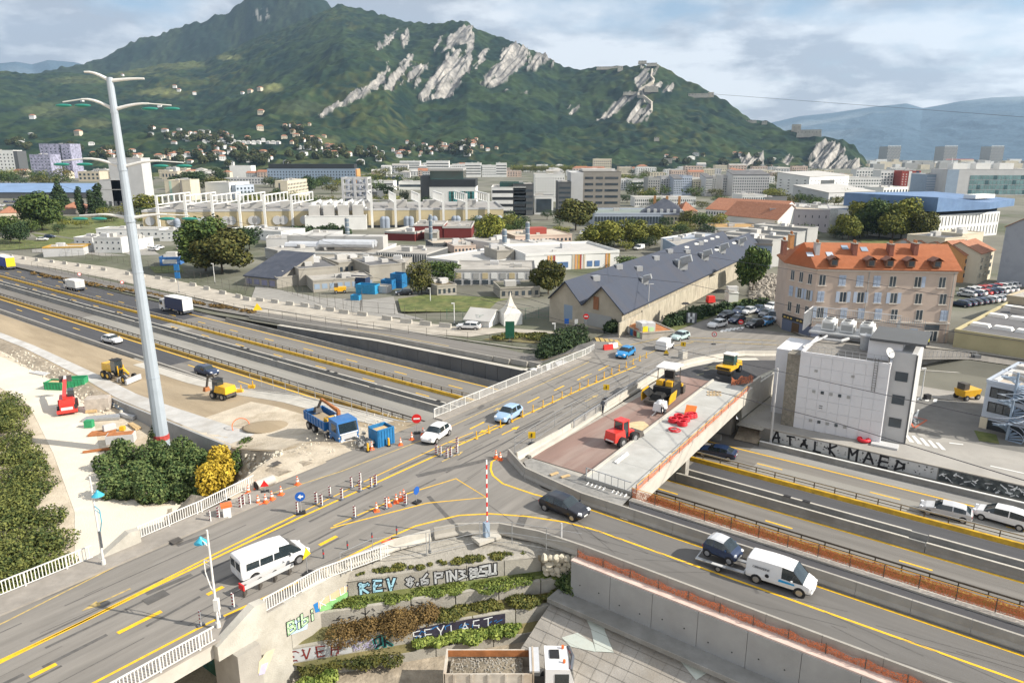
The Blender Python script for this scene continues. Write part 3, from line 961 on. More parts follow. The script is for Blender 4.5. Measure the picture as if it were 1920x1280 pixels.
# ------ new bridge
t=thing('new_bridge','unfinished concrete bridge with a red surface and a pale concrete walkway','bridge',UN(-33,70,-1),BR)
b=MB()
b.rows([[UN(-38.1,n,.06),UN(-33.5-(n-53)*.03,n,.06),UN(-31.2-(n-53)*.055,n,.06)]for n in(53.3,60,70,80,87.5)])
b.build('red_surface',REDASP,t)
b=MB()
for i in range(7):
 n0,n1=52.2+i*5,52.2+i*5+4.97
 f=lambda n:-(n-53)*.055
 P=[(-31.1+f(n0),n0),(-26.2+f(n0)*1.1,n0),(-26.2+f(n1)*1.1,n1),(-31.1+f(n1),n1)]
 bb=MB()
 pl=[UN(*p)[:2]for p in P]
 bb.prism(pl,.02,.34)
 bb.build('walkway_slab',mat('walkway',(.41,.41,.39),.9,.1,.8,.1,12,stain=.5,stain_col=(.32,.315,.29)),t)
b=MB()
b.extr([(-.12,0),(.12,0),(.12,.2),(-.12,.2)],UN(-31.15,52.2,.3),UN(-33.1,87.3,.3))
b.extr([(-.18,-1.15),(.18,-1.15),(.18,.35),(-.18,.35)],UN(-26.0,52.0,0),UN(-28.1,87.5,0))
b.build('edge_beam',CONC_L,t)
b=MB()
pl=[UN(*p)[:2]for p in((-38.3,53),(-26.4,52.2),(-28.4,87.3),(-40.3,87.3))]
b.prism(pl,-1.1,.0)
b.build('deck',CONC,t)
b=MB()
b.extr([(-.25,0),(.25,0),(.2,.32),(-.2,.32)],UN(-38.2,53.2,.0),UN(-40.0,87.3,.0))
b.build('kerb',CONC_L,t)
for n_,w_ in((53.8,1.6),(70.0,1.0),(86.5,1.6)):
 b=MB();b.box(tuple(UN(-33.2-(n_-53)*.055,n_,-6)),(w_,10.8,4.95),BR);b.build('abutment' if w_>1.2 else 'pier',CONC,t)
b=MB();letters(b,'SEC',UN(-31.8,69.45,-5.6)+Vector((0,0,0)),UN(1,0)-UN(0,0),(0,0,1),1.0,thick=.25,sp=.9)
b.build('graffiti',GTEAL,t)
poly_sheet('rough_concrete_apron',[(-38.2,52.2),(-35.8,50.0),(-29,48.9),(-26,48.9),(-26.3,51.9),(-31.1,52.4),(-38.1,53.3)],mat('apron',(.22,.215,.205),.9,.25,2,.4,15,stain=.5,stain_col=(.33,.32,.3)),.01)
slope_sheet('new_asphalt',rows_lr([(-39.2,87.5),(-38.2,92),(-36.8,97),(-35,102),(-33.2,106),(-31.2,109.3)],[(-32.6,87.5),(-31.6,92),(-31.0,97),(-30.6,102),(-30.3,106),(-29.9,109.3)],4),ASPH_NEW,.08)
slope_sheet('approach_gravel',rows_lr([(-32.6,87.5),(-31.6,92),(-31.0,97),(-30.6,102),(-30.3,106)],[(-29.3,87.5),(-29.3,92),(-29.3,97),(-29.3,102),(-29.3,106)],3),mat('base_dark',(.11,.115,.11),.9,.3,2,.5,12),.05)
slope_sheet('approach_kerb',rows_lr([(-40.6,87.5),(-39.6,92),(-37.8,97),(-35.9,102),(-33.9,106.5)],[(-39.2,87.5),(-38.2,92),(-36.8,97),(-35,102),(-33.2,106)],2),CONC_L,.10)
t=thing('retaining_wall','pale panelled retaining wall under the curved end of the new bridge, beside the white building','wall',UN(-29,96,-6),BR)
for i in range(13):
 a,e=86.8+i*1.6,86.8+i*1.6+1.57
 za=(0 if a<92 else TZat(-33,a))+.25
 b=MB();b.extr([(-.15,0),(.15,0),(.15,za+6),(-.15,za+6)],UN(-28.9,a,-6),UN(-28.9,e,-6));b.build('wall_panel',CONC_L,t)
poly_sheet('dirt_hollow',[(-28.7,84.6),(-25.4,84.6),(-25.4,108),(-28.7,108)],GRAV,-3.99+.0)
b=MB();b.rows([[UN(-28.8,84.5,-5.9),UN(-26,84.6,-5.9),UN(-25.8,84.6,-5.9)],[UN(-28.8,88,-4.2),UN(-27,88,-4.0),UN(-25.8,88,-3.98)]])
o=b.build('rubble_slope',DIRT_R);o['kind']='structure'
# ------ terraces below the junction
def face_wall(label,a,c,zt,zb,th,m_,name='terrace_wall',panels=None,coping=True):
 """free standing wall from (u, n) a to c; visible side faces down slope"""
 t=thing(name,label,'wall',UN((a[0]+c[0])/2,(a[1]+c[1])/2,zb),0)
 A_,C_=UN(*a),UN(*c)
 k=panels or 1
 for i in range(k):
  p,q_=A_+(C_-A_)*(i/k),A_+(C_-A_)*((i+1)/k-(.004 if k>1 else 0))
  z0=zt if not isinstance(zt,tuple)else zt[0]+(zt[1]-zt[0])*i/k
  z1=zt if not isinstance(zt,tuple)else zt[0]+(zt[1]-zt[0])*(i+1)/k
  b=MB()
  d=(q_-p).normalized()
  s_=Vector((-d.y,d.x,0))*th
  P=[(p.x,p.y,zb-.6),(q_.x,q_.y,zb-.6),(q_.x,q_.y,z1),(p.x,p.y,z0)]
  P+=[(x+s_.x,y+s_.y,z)for x,y,z in P]
  b.add(P,[(0,1,2,3),(7,6,5,4),(3,2,6,7),(0,3,7,4),(1,5,6,2)])
  b.build('wall_panel' if k>1 else 'wall',m_,t)
 return t,A_,C_
CONC_T=mat('concrete_terrace',(.36,.34,.295),.9,.14,1.3,.3,10,stain=.5,stain_col=(.23,.215,.185))
w1,a1,c1=face_wall('uppermost terrace wall with silver bubble letters, below the junction',(-37.1,29.2),(-27.8,40.4),-.8,-2.1,.3,CONC_T,panels=5)
w2,a2,c2=face_wall('plain second terrace wall between two grass strips',(-37.3,26.6),(-25.1,42.0),-2.2,-3.3,.3,CONC_T,panels=6)
w3,a3,c3=face_wall('third terrace wall with large dark and white lettering',(-37.4,24.0),(-25.6,39.4),-3.5,-4.7,.3,CONC_T,panels=6)
w4,a4,c4=face_wall('lowest small terrace wall behind the tipper truck',(-36.0,25.0),(-25.5,38.2),-5.0,-5.7,.3,CONC_T,panels=4)
def terr(name,A0,A1,z0,B0,B1,z1,m_,seed=1,k=14,j=3,amp=.1):
 r=random.Random(seed)
 b=MB()
 rows_=[]
 for jj in range(j+1):
  f=jj/j
  row=[]
  for i in range(k+1):
   g=i/k
   p=(A0+(A1-A0)*g)*(1-f)+(B0+(B1-B0)*g)*f
   row.append((p.x,p.y,z0+(z1-z0)*f+(r.uniform(-amp,amp)if 0<jj<j else 0)))
  rows_.append(row)
 b.rows(rows_)
 o=b.build(name,m_)
 o['kind']='structure'
b=MB()
I_=[(-37.3,29.0),(-37.1,33.5),(-35.9,36.2),(-34.1,38.8),(-31.2,40.8),(-28,41.6),(-24.9,41.6)]
O_=[(-37.2,28.9),(-35.5,31.1),(-33.8,33.2),(-31.8,35.6),(-29.8,38),(-27.8,40.3),(-25,40.6)]
b.rows([[UN(*p,-.85)for p in O_],[UN((p[0]+q[0])/2,(p[1]+q[1])/2,-.35)for p,q in zip(O_,I_)],[UN(*p,-.03)for p in I_]])
o=b.build('verge',GRAV);o['kind']='structure'
terr('terrace_soil',a1,c1,-2.1,a2,c2,-2.3,GRASS,3)
terr('terrace_soil',a2,c2,-3.3,a3,c3,-3.6,GRASS_D,4)
terr('terrace_soil',a3,c3,-4.7,a4,c4,-5.05,GRASS_D,5)
terr('terrace_foot',a4,c4,-5.7,UN(-33,20),UN(-20,34),-6.0,DIRT_R,6)
poly_sheet('truck_yard_ground',[(-36.5,26),(-25.6,38.3),(-23.5,40.3),(-10,40.0),(10,40),(10,5),(-36.5,5)],mat('yard_dirt',(.36,.31,.24),.95,.2,.5,.7,5,stain=.6,stain_col=(.24,.2,.15)),-5.98)
def wgraf(t,A_,C_,th,f0,f1,z0,z1,fill=None,txt=None,tm=None,size=1,thick=.16,sp=.8,off=.0,zoff=.1,strokes=0,sm=None,seed=1,lin=None):
 """graffiti on the near face of a terrace wall between the fractions f0..f1"""
 d=(C_-A_).normalized()
 nrm=Vector((d.y,-d.x,0))*.012
 p,q_=A_+(C_-A_)*f0,A_+(C_-A_)*f1
 if fill:
  b=MB()
  r=random.Random(seed+50)
  top,bot=[],[]
  k=10
  for i in range(k+1):
   x=p+(q_-p)*(i/k)+nrm
   bot.append((x.x,x.y,z0+r.uniform(0,.08)))
   top.append((x.x,x.y,z1-r.uniform(0,.08)))
  b.rows([bot,top])
  b.build('graffiti_fill',fill,t)
 if txt:
  if lin:
   b=MB()
   letters(b,txt,(p.x+nrm.x*1.5,p.y+nrm.y*1.5,z0+zoff),d,(0,0,1),size,thick=thick*2.0,sp=sp,wob=.06)
   b.build('graffiti_outline',lin,t)
  b=MB()
  letters(b,txt,(p.x+nrm.x*2.2,p.y+nrm.y*2.2,z0+zoff),d,(0,0,1),size,thick=thick,sp=sp,wob=.06)
  b.build('graffiti_letters',tm,t)
 if strokes:
  r=random.Random(seed)
  b=MB()
  L_=(q_-p).length
  for i in range(strokes):
   c_=p+d*r.uniform(.1,L_-.1)+nrm*3
   zc=r.uniform(z0+.15,z1-.15)
   a=r.random()*pi
   l=r.uniform(.1,.3)
   v=d*math.cos(a)*l+Vector((0,0,min(l,.14)*math.sin(a)))
   s_=(d*-math.sin(a)+Vector((0,0,1))*math.cos(a))*.03
   c_=Vector((c_.x,c_.y,zc))
   b.q(c_-v-s_,c_+v-s_,c_+v+s_,c_-v+s_)
  b.build('graffiti_strokes',sm,t)
wgraf(w1,a1,c1,.3,.06,.23,-2.05,-.86,None,'REV',GLBL,.88,.2,1.1,zoff=.06,lin=GBLK)
wgraf(w1,a1,c1,.3,.29,.72,-2.0,-.9,None,'8.6 PIN3',GFILL,.78,.2,.9,zoff=.12,lin=GBLK)
wgraf(w1,a1,c1,.3,.62,.76,-2.0,-.9,None,'BSU',GFILL,.85,.22,.82,zoff=.1,lin=GBLK)
wgraf(w3,a3,c3,.3,.0,.22,-4.65,-3.56,GFILL,'EVEH',GRED,.8,.13,1.2,zoff=.15,strokes=14,sm=GRED)
wgraf(w2,a2,c2,.3,.05,.4,-3.2,-2.3,strokes=22,sm=GBLK,seed=4)
wgraf(w3,a3,c3,.3,.22,.32,-4.6,-3.7,strokes=24,sm=GLIL,seed=9)
wgraf(w1,a1,c1,.3,.04,.25,-2.0,-.9,strokes=12,sm=GBLK,seed=3)
wgraf(w3,a3,c3,.3,.30,.42,-4.65,-3.7,None,'OK',GBLK,.8,.16,.9,zoff=.1,lin=GTEAL)
wgraf(w3,a3,c3,.3,.44,.79,-4.68,-3.53,mat('graffiti_violet',(.035,.03,.05),.7,.3,3),'SEYWAST',GWHT,.85,.09,1.02,zoff=.12,strokes=16,sm=GBLU,seed=8)
t=thing('boulder_wall','stacked pale boulders between the terrace walls and the smooth concrete wall','rock wall',UN(-26.5,41,-3),0)
r=random.Random(21)
BOUL=mat('boulder',(.50,.46,.37),.9,.2,1.2,.5,6,stain=.4,stain_col=(.33,.29,.22))
def rock_mesh(seed,name='boulder',m_=None,k=5,n=7):
 q=random.Random(seed)
 b=MB().ball((0,0,0),1,n=n,k=k)
 ph=[q.uniform(0,6)for _ in range(6)]
 b.v=[(x*(1+.18*math.sin(3*y+ph[0])+.1*math.sin(5*z+ph[1]))*.95,y*(1+.16*math.sin(3*z+ph[2])+.1*math.sin(4*x+ph[3])),z*(1+.15*math.sin(3*x+ph[4]))*.8)for x,y,z in b.v]
 return b.mesh(name,m_ or BOUL,smooth='auto')
rms=[rock_mesh(i)for i in range(4)]
for row in range(4):
 for i in range(7):
  px=1022+i*10.8+(5 if row%2 else 0)+r.uniform(-2,2)
  py=1046+row*9.5+r.uniform(-1.5,1.5)
  p=onf(px,py,lambda u,n:-.2,-.2)
  z=-.35-row*.5
  p=W(px,py,z)
  o=bpy.data.objects.new('boulder',rms[r.randrange(4)])
  hang(o,t)
  o.location=p-t.location
  o.rotation_euler=(r.random()*3,r.random()*3,r.random()*6)
  s_=r.uniform(.25,.36)
  o.scale=(s_*1.15,s_,s_)
b=MB()
b.rows([[W(1008,1040,-.6),W(1095,1045,-.5)],[W(1012,1068,-2.2),W(1092,1088,-2.9)]])
b.build('backing',DIRT_R,t)
b=MB()
b=MB()
r=random.Random(8)
rws=[]
for j in range(9):
 f=j/8
 rws.append([UN(-26.0+i*3.0*1,39.9-f*6.5,-3.0-f*2.95-max(0,(-i*.0))+r.uniform(-.03,.03))for i in range(12)])
b.rows(rws)
o=b.build('concrete_slope',mat('slope_conc',(.36,.335,.30),.9,.12,.6,.25,9,stain=.55,stain_col=(.27,.235,.19)));o['kind']='structure'
def onslope(px,py,lift=.02):
 f_=lambda u,n:-3.0-(39.9-n)/6.5*2.95
 p=onf(px,py,f_,-4)
 p.z+=lift
 return p
PAINTW=mat('old_white_paint',(.56,.60,.54),.8,.12,2,stain=.35,stain_col=(.4,.39,.34),sscale=2)
for k_,pts in enumerate((((1093,1146),(1126,1141),(1135,1185),(1151,1223),(1117,1221),(1108,1180)),((1053,1195),(1083,1186),(1112,1205),(1117,1222),(1070,1212)),((1276,1240),(1330,1228),(1325,1262),(1305,1275)))):
 b=MB();b.q(*[onslope(*p,lift=.03+.006*k_)for p in reversed(pts)])
 o=b.build('paint_mark',PAINTW);o['kind']='structure'
b=MB()
for i in range(14):
 a,c=onslope(1060+i*26,1110+i*12),onslope(1000+i*24,1240+i*14)
 ribb=(c-a)
 s_=Vector((-ribb.y,ribb.x,0)).normalized()*.014
 b.q(a-s_,c-s_,c+s_,a+s_)
for j in range(1,9):
 pa=[UN(-26.0+i*3.0,39.9-j/9*6.5,-3.0-j/9*2.95+.035)for i in range(12)]
 for i in range(11):
  s_=Vector((0,.02,0))
  b.q(pa[i]-s_,pa[i+1]-s_,pa[i+1]+s_,pa[i]+s_)
o=b.build('slab_joints',mat('joint',(.25,.23,.20),.9));o['kind']='structure'
t=thing('abutment_wall','pale concrete side wall of the bridge end with a green Bibi tag','wall',UN(-37.2,27,-6),0)
cap=mat('concrete_white',(.44,.42,.37),.85,.14,.8,.2,10,stain=.6,stain_col=(.30,.275,.23))
for i in range(5):
 n0,n1=21.4+i*2.9,21.4+i*2.9+2.87
 b=MB();b.extr([(-.16,0),(.16,0),(.16,4.9),(-.16,4.9)],UN(-37.35,n0,-6),UN(-37.35,min(n1,35.5),-6));b.build('wall_panel',cap,t)
b=MB();b.extr([(-.3,-.0),(.3,0),(.3,1.2),(-.3,1.2)],UN(-37.42,21.4,-1.1),UN(-37.42,33,-1.1));b.build('parapet',cap,t)
uf=-37.17
nd=UN(0,1)-UN(0,0)
def onU(px,py,u):
 d=ray(px,py)
 du=d[0]*HC+d[1]*HS
 k=u/du
 return un(d[0]*k,d[1]*k)[1],CAMH+d[2]*k
def wq(pts,m_,name='graffiti_fill',lift=.0):
 b=MB()
 b.q(*[UN(uf+lift,*onU(px,py,uf))for px,py in pts])
 b.build(name,m_,t)
wq([(592,1148),(586,1128),(600,1118),(658,1094),(660,1110),(630,1135)],GBLU)
wq([(597,1140),(596,1126),(640,1100),(652,1098),(650,1112),(615,1138)],GORA,lift=.008)
wq([(600,1146),(598,1138),(630,1120),(652,1108),(655,1114),(625,1140)],GGRN,lift=.016)
wq([(538,1192),(538,1168),(578,1154),(576,1178)],mat('graffiti_pale_blue',(.42,.55,.72),.7,.1,2))
b=MB()
n0,z0=onU(541,1188,uf)
letters(b,'Bibi',UN(uf+.02,n0,z0),nd,(0,0,1),.85,thick=.3,sp=.85)
b.build('graffiti_outline',GBLK,t)
b=MB()
letters(b,'Bibi',UN(uf+.03,n0,z0),nd,(0,0,1),.85,thick=.17,sp=.85)
b.build('graffiti_letters',GLGR,t)
b=MB()
n0,z0=onU(600,1140,uf)
letters(b,'RCU',UN(uf+.035,n0,z0),nd,(.0,.0,1),.8,thick=.07,sp=1.1)
b.build('graffiti_letters',GWHT,t)
t2=thing('abutment_pillar','broad concrete pillar under the bridge end with a yellow and lilac bird mural','pillar',UN(-36.5,21,-6),0)
b=MB();b.box(tuple(UN(-37.9,20.7,-6)),(2.9,1.6,4.9),HA);b.build('pillar',CONC,t2)
uf2=-36.43
b=MB();b.q(*[UN(uf2,*onU(px,py,uf2))for px,py in((484,1262),(486,1240),(500,1222),(515,1215),(508,1235),(500,1255))]);b.build('graffiti_fill',GCREAM,t2)
b=MB();b.q(*[UN(uf2+.01,*onU(px,py,uf2))for px,py in((485,1265),(490,1246),(503,1240),(496,1262))]);b.build('graffiti_fill',GLIL,t2)
b=MB()
b.rows([[UN(-52,21.12,-6),UN(-38.2,21.12,-6)],[UN(-52,21.12,-1.2),UN(-38.2,21.12,-1.2)]])
MUR=mat('mural_green',(.03,.09,.05),.8,.5,.9,stain=.7,stain_col=(.03,.17,.20),sscale=.7)
o=b.build('mural_wall',MUR);tag(o,'green and teal mural in the shade under the old bridge','mural')
for lab,u_,n_,sg in(('pale wedge shaped concrete end block of the near railing',-37.35,21.6,1),('pale wedge shaped concrete end block of the far railing by the dirt track',-53.0,21.2,-1)):
 b=MB()
 a=UN(u_+.3,n_-1.8),UN(u_-.3,n_-1.8)
 P=[UN(u_+.35,n_-2.6,-1.1),UN(u_-.3,n_-2.6,-1.1),UN(u_-.3,n_+.9,-1.1),UN(u_+.35,n_+.9,-1.1),UN(u_+.35,n_-2.6,-.1),UN(u_-.3,n_-2.6,-.1),UN(u_-.3,n_+.9,1.15),UN(u_+.35,n_+.9,1.15),UN(u_+.35,n_+.1,1.25),UN(u_-.3,n_+.1,1.25)]
 b.add(P,[(3,2,1,0),(0,1,5,4),(2,3,7,6),(0,4,8,7,3),(1,2,6,9,5),(4,5,9,8),(8,9,6,7)])
 o=b.build('end_block',cap);tag(o,lab,'concrete block')
 # ------ railings
def railing(label,pts,h=1.05,step=.17,m_=WRAIL,zf=None,z=.13,indiv=False,dense=True):
 t=thing('railing',label,'railing',UN(*pts[0],z),0)
 b,pst=MB(),MB()
 post_pos=[]
 for i in range(len(pts)-1):
  a,c=UN(*pts[i]),UN(*pts[i+1])
  za=zf(*pts[i])if zf else z
  zc=zf(*pts[i+1])if zf else z
  a=Vector((a.x,a.y,za));c=Vector((c.x,c.y,zc))
  up=Vector((0,0,1))
  b.bar(a+up*h,c+up*h,.09,.06)
  b.bar(a+up*.12,c+up*.12,.05,.05)
  L_=(c-a).length
  k=int(L_/step)
  for j in range(k):
   p=a+(c-a)*(j/k)
   if j%12==0:
    post_pos.append(p)
   else:
    rz=math.atan2((c-a).y,(c-a).x)
    pst.box((p.x,p.y,p.z+.12),(.055,.035,h-.14),rz)
 b.build('rails',m_,t)
 o=pst.build('balusters',m_,t)
 o['kind']='stuff'
 pm=MB().box((0,0,0),(.1,.1,h+.03)).mesh('post',m_)
 for p in post_pos:
  q=bpy.data.objects.new('post',pm)
  COL.objects.link(q);q.parent=t
  q.location=p-t.location
  q.rotation_euler=(0,0,BR)
 return t
railing('white metal railing along the near edge of the old bridge, bottom left',[(-37.35,-30),(-37.35,19.1)],step=.2)
railing('white metal railing on the parapet above the tags and terraces',[(-37.4,22.6),(-37.35,27.0),(-35.9,32.3)],z=.12,step=.19)
railing('white metal railing between the pavement and the dirt track, far side of the bridge',[(-53.3,-20),(-53.2,18.8)],step=.22)
railing('white metal railing on the far side, running up to the yellow bush',[(-53.2,22.2),(-53.4,27.5),(-54.2,33)],step=.2)
railing('pale metal railing on the far edge of the old bridge over the highway',[(-53.2,55.5),(-53.2,88),(-54.2,92.5)],step=.22,zf=lambda u,n:.1 if n<90 else-.3)
railing('grey metal railing left standing between the old and the new bridge',[(-38.65,62),(-40.35,86.5)],step=.22,m_=STEEL)
net_fence('orange tape and net guard along the free edge of the new bridge',[(-26.0,52.3),(-28.0,86.5)],.6,.35,step=2.6,sag=.3,rail=True)
railing('thin steel guard across the near end of the new bridge walkway',[(-31.0,52.1),(-26.3,51.9)],h=1.0,step=.6,m_=STEEL,z=.34)
t=thing('cable_ducts','row of white duct ends sticking out of the near face of the new bridge','pipes',UN(-28.5,51.9,-.3),HA)
for i in range(9):
 b=MB();b.cyl(UN(-30.6+i*.42+(.5 if i>4 else 0),51.9,.1),UN(-30.6+i*.42+(.5 if i>4 else 0),51.2,-.15),.07,n=8)
 b.build('pipe',WHP,t)
 # ------ mountains
def _hash(ix,iy,seed):
 h=(ix.astype(np.int64)*374761393+iy.astype(np.int64)*668265263+seed*144665)&0x7fffffff
 h=(h^(h>>13))*1274126177&0x7fffffff
 h=h^(h>>16)
 return(h&0xffff)/65535.0
def vnoise(x,y,seed=0):
 ix,iy=np.floor(x),np.floor(y)
 fx,fy=x-ix,y-iy
 fx=fx*fx*(3-2*fx)
 fy=fy*fy*(3-2*fy)
 a,b_,c,d=_hash(ix,iy,seed),_hash(ix+1,iy,seed),_hash(ix,iy+1,seed),_hash(ix+1,iy+1,seed)
 return(a*(1-fx)+b_*fx)*(1-fy)+(c*(1-fx)+d*fx)*fy
def fbm(x,y,octv=5,seed=0,ridged=False):
 s_,a,t_=0,1.0,0
 for i in range(octv):
  v=vnoise(x,y,seed+i*17)
  if ridged:
   v=1-np.abs(2*v-1)
  s_=s_+v*a
  t_+=a
  a*=.5
  x,y=x*2.03+11.3,y*2.03+5.7
 return s_/t_
def azel(px,py):
 d=ray(px,py)
 return math.atan2(d[0],d[1]),d[2]/math.hypot(d[0],d[1])
def inpoly(px,py,poly):
 c=np.zeros(px.shape,bool)
 n_=len(poly)
 j=n_-1
 for i in range(n_):
  xi,yi=poly[i]
  xj,yj=poly[j]
  m_=((yi>py)!=(yj>py))&(px<(xj-xi)*(py-yi)/(yj-yi+1e-9)+xi)
  c^=m_
  j=i
 return c
def hillmat(name,rough=.95,bump=.0):
 m=bpy.data.materials.new(name)
 m.use_nodes=True
 t=m.node_tree
 b=t.nodes['Principled BSDF']
 b.inputs['Roughness'].default_value=rough
 b.inputs['Specular IOR Level'].default_value=.1
 at=N(t,'ShaderNodeVertexColor',layer_name='Col')
 g=N(t,'ShaderNodeNewGeometry')
 nz=N(t,'ShaderNodeTexNoise',i_Scale=.05,i_Detail=5.0,i_Roughness=.7)
 t.links.new(g.outputs['Position'],nz.inputs['Vector'])
 r=N(t,'ShaderNodeMapRange')
 r.inputs['From Min'].default_value=.3
 r.inputs['From Max'].default_value=.7
 r.inputs['To Min'].default_value=.5
 r.inputs['To Max'].default_value=1.5
 t.links.new(nz.outputs[0],r.inputs[0])
 mi=N(t,'ShaderNodeMix',data_type='RGBA',blend_type='MULTIPLY')
 mi.inputs['Factor'].default_value=1
 t.links.new(at.outputs[0],mi.inputs['A'])
 t.links.new(r.outputs[0],mi.inputs['B'])
 t.links.new(mi.outputs['Result'],b.inputs['Base Color'])
 return m
HILLM=hillmat('hill_surface')
HFUNC={}
def hill(name,sil,rb,rR,az0,az1,na,nr,seed,gpow=1.35,spur=.16,canopy=9.0,wav=17.0,colf=None,rocks=None,back=.25,zfun=None,drop=.35,nrmul=1.0):
 """mountain sheet: silhouette sil in sight angles, standing on the plain at distance rb(az), its crest at rR(az)"""
 A_=[azel(*p)for p in sil]
 ax=np.array([a[0]for a in A_])
 ay=np.array([a[1]for a in A_])
 az=np.linspace(azel(az0,300)[0],azel(az1,300)[0],na)
 el=np.interp(az,ax,ay)
 rbv=np.interp(az,[azel(p[0],300)[0]for p in rb],[p[1]for p in rb])
 rRv=np.interp(az,[azel(p[0],300)[0]for p in rR],[p[1]for p in rR])
 tt=np.concatenate([np.linspace(0,1,nr),1+np.linspace(.02,back,max(4,nr//16))])
 tg,ag=np.meshgrid(tt,az,indexing='ij')
 rg=rbv+(rRv-rbv)*tg
 x,y=rg*np.sin(ag),rg*np.cos(ag)
 zR=CAMH+rRv*el
 tc_=np.clip(tg,0,1)
 prof=np.power(tc_,gpow)
 prof=np.where(tg>1,1-(tg-1)*drop*6,prof)
 env=np.sin(pi*np.clip(tc_,0,1))**.8
 sp=(fbm(x/900,y/900,4,seed,True)-.62)*1.6+(fbm(x/260,y/260,4,seed+3,True)-.6)*.55
 z=-4+(zR+4)*(prof+env*spur*sp)
 px=py=None
 zc=y*cP-(z-CAMH)*sP
 px=960+FPX*x/zc
 py=640-FPX*(y*sP+(z-CAMH)*cP)/zc
 rock=np.zeros(x.shape)
 if rocks:
  wx=(fbm(x/60,(y+z)/60,4,seed+9)-.5)*16
  wy=(fbm(x/50,(y-z)/50,4,seed+12)-.5)*16
  for poly,dens in rocks:
   ins=inpoly(px+wx,py+wy,poly)
   diag=fbm((px*.75+py*.66)/7.0,(px*-.66+py*.75)/34.0,4,seed+21)
   rock=np.maximum(rock,ins*(diag<dens+.06))
  rr_=fbm((px*.75+py*.66)/4.0,(px*-.66+py*.75)/40.0,3,seed+30)
  z=z+rock*(rr_-.5)*46*(tg<1)
 can=vnoise(x/wav,y/wav,seed+40)*canopy*1.2+vnoise(x/(wav*3),y/(wav*3),seed+41)*canopy*1.2
 z=z+(can-canopy*1.5)*(1-rock)*(tc_>.0)
 z=np.where(tg<=.0,-6.0,z)
 if zfun is not None:
  z=zfun(x,y,z,tg)
 V=np.stack([x,y,z],-1).reshape(-1,3)
 nrr,naa=x.shape
 I=np.arange(nrr*naa).reshape(nrr,naa)
 F_=np.stack([I[:-1,:-1],I[:-1,1:],I[1:,1:],I[1:,:-1]],-1).reshape(-1,4)
 me=bpy.data.meshes.new(name)
 me.vertices.add(len(V))
 me.vertices.foreach_set('co',V.ravel())
 me.loops.add(len(F_)*4)
 me.loops.foreach_set('vertex_index',F_.ravel().astype(np.int32))
 me.polygons.add(len(F_))
 me.polygons.foreach_set('loop_start',np.arange(0,len(F_)*4,4,dtype=np.int32))
 me.polygons.foreach_set('loop_total',np.full(len(F_),4,dtype=np.int32))
 me.polygons.foreach_set('use_smooth',np.ones(len(F_),bool))
 me.update()
 me.validate()
 col=colf(x,y,z,px,py,rock,tg,seed)
 ca=me.color_attributes.new('Col','FLOAT_COLOR','POINT')
 c4=np.ones((len(V),4),np.float32)
 c4[:,:3]=col.reshape(-1,3)
 ca.data.foreach_set('color',c4 .ravel())
 me.materials.append(HILLM)
 o=bpy.data.objects.new(name,me)
 COL.objects.link(o)
 o['kind']='structure'
 HFUNC[name]=(az,rbv,rRv,z,tt)
 return o
def hillz(name,x,y):
 az,rbv,rRv,z,tt=HFUNC[name]
 a=math.atan2(x,y)
 i=int(np.clip(np.searchsorted(az,a),1,len(az)-1))
 t_=(math.hypot(x,y)-rbv[i])/(rRv[i]-rbv[i])
 if t_<0:
  return-3.5
 j=int(np.clip(np.searchsorted(tt,t_),1,len(tt)-1))
 return float(z[j,i])
def onhill(px,py,name='mountain'):
 """first hit of the sight line with the mountain"""
 d=ray(px,py)
 hl_=math.hypot(d[0],d[1])
 r=900.0
 while r<5200:
  k=r/hl_
  x,y,z=d[0]*k,d[1]*k,CAMH+d[2]*k
  if z<hillz(name,x,y)-2:
   return Vector((x,y,hillz(name,x,y)))
  r+=12
 return None
def mixc(a,b_,f):
 f=np.clip(f,0,1)[...,None]
 return a*(1-f)+b_*f
def forest_col(x,y,z,px,py,rock,tg,seed):
 n1_=fbm(x/55,y/55,4,seed+60)
 n2_=fbm(x/420,y/420,3,seed+61)
 n3_=vnoise(x/19,y/19,seed+62)
 dark=np.array([.008,.022,.016]);mid=np.array([.028,.048,.019]);yel=np.array([.068,.074,.023]);mead=np.array([.125,.135,.055])  # forest greens lowered to paint in the cloud shadow over the mountain
 c=mixc(dark+x[...,None]*0,mid,(n1_-.35)*3)
 c=mixc(c,yel,(n2_-.55)*2.2+(n3_-.6)*1.5)
 for(ex,ey,rx,ry,f)in((430,107,22,6,.9),(508,165,22,9,.9),(300,172,42,7,.7),(175,230,35,8,.55),(90,205,50,14,.3),(330,122,60,8,.35),(605,262,30,10,.6),(150,150,60,8,.35),(570,200,60,14,.25),(240,132,50,8,.35)):
  e=((px-ex)/rx)**2+((py-ey)/ry)**2
  c=mixc(c,mead+x[...,None]*0,np.clip(1.5-e,0,1)*f*(.5+n1_))
 low=np.clip((tg*-1+.16)*6,0,1)*(px<900)
 c=mixc(c,mead*.9+x[...,None]*0,low*np.clip((n1_-.45)*4,0,.7))
 rk=mixc(np.array([.14,.138,.135])+x[...,None]*0,np.array([.36,.34,.31]),fbm(px/9,py/14,4,seed+70)*1.7-.35)
 return mixc(c,rk,rock)
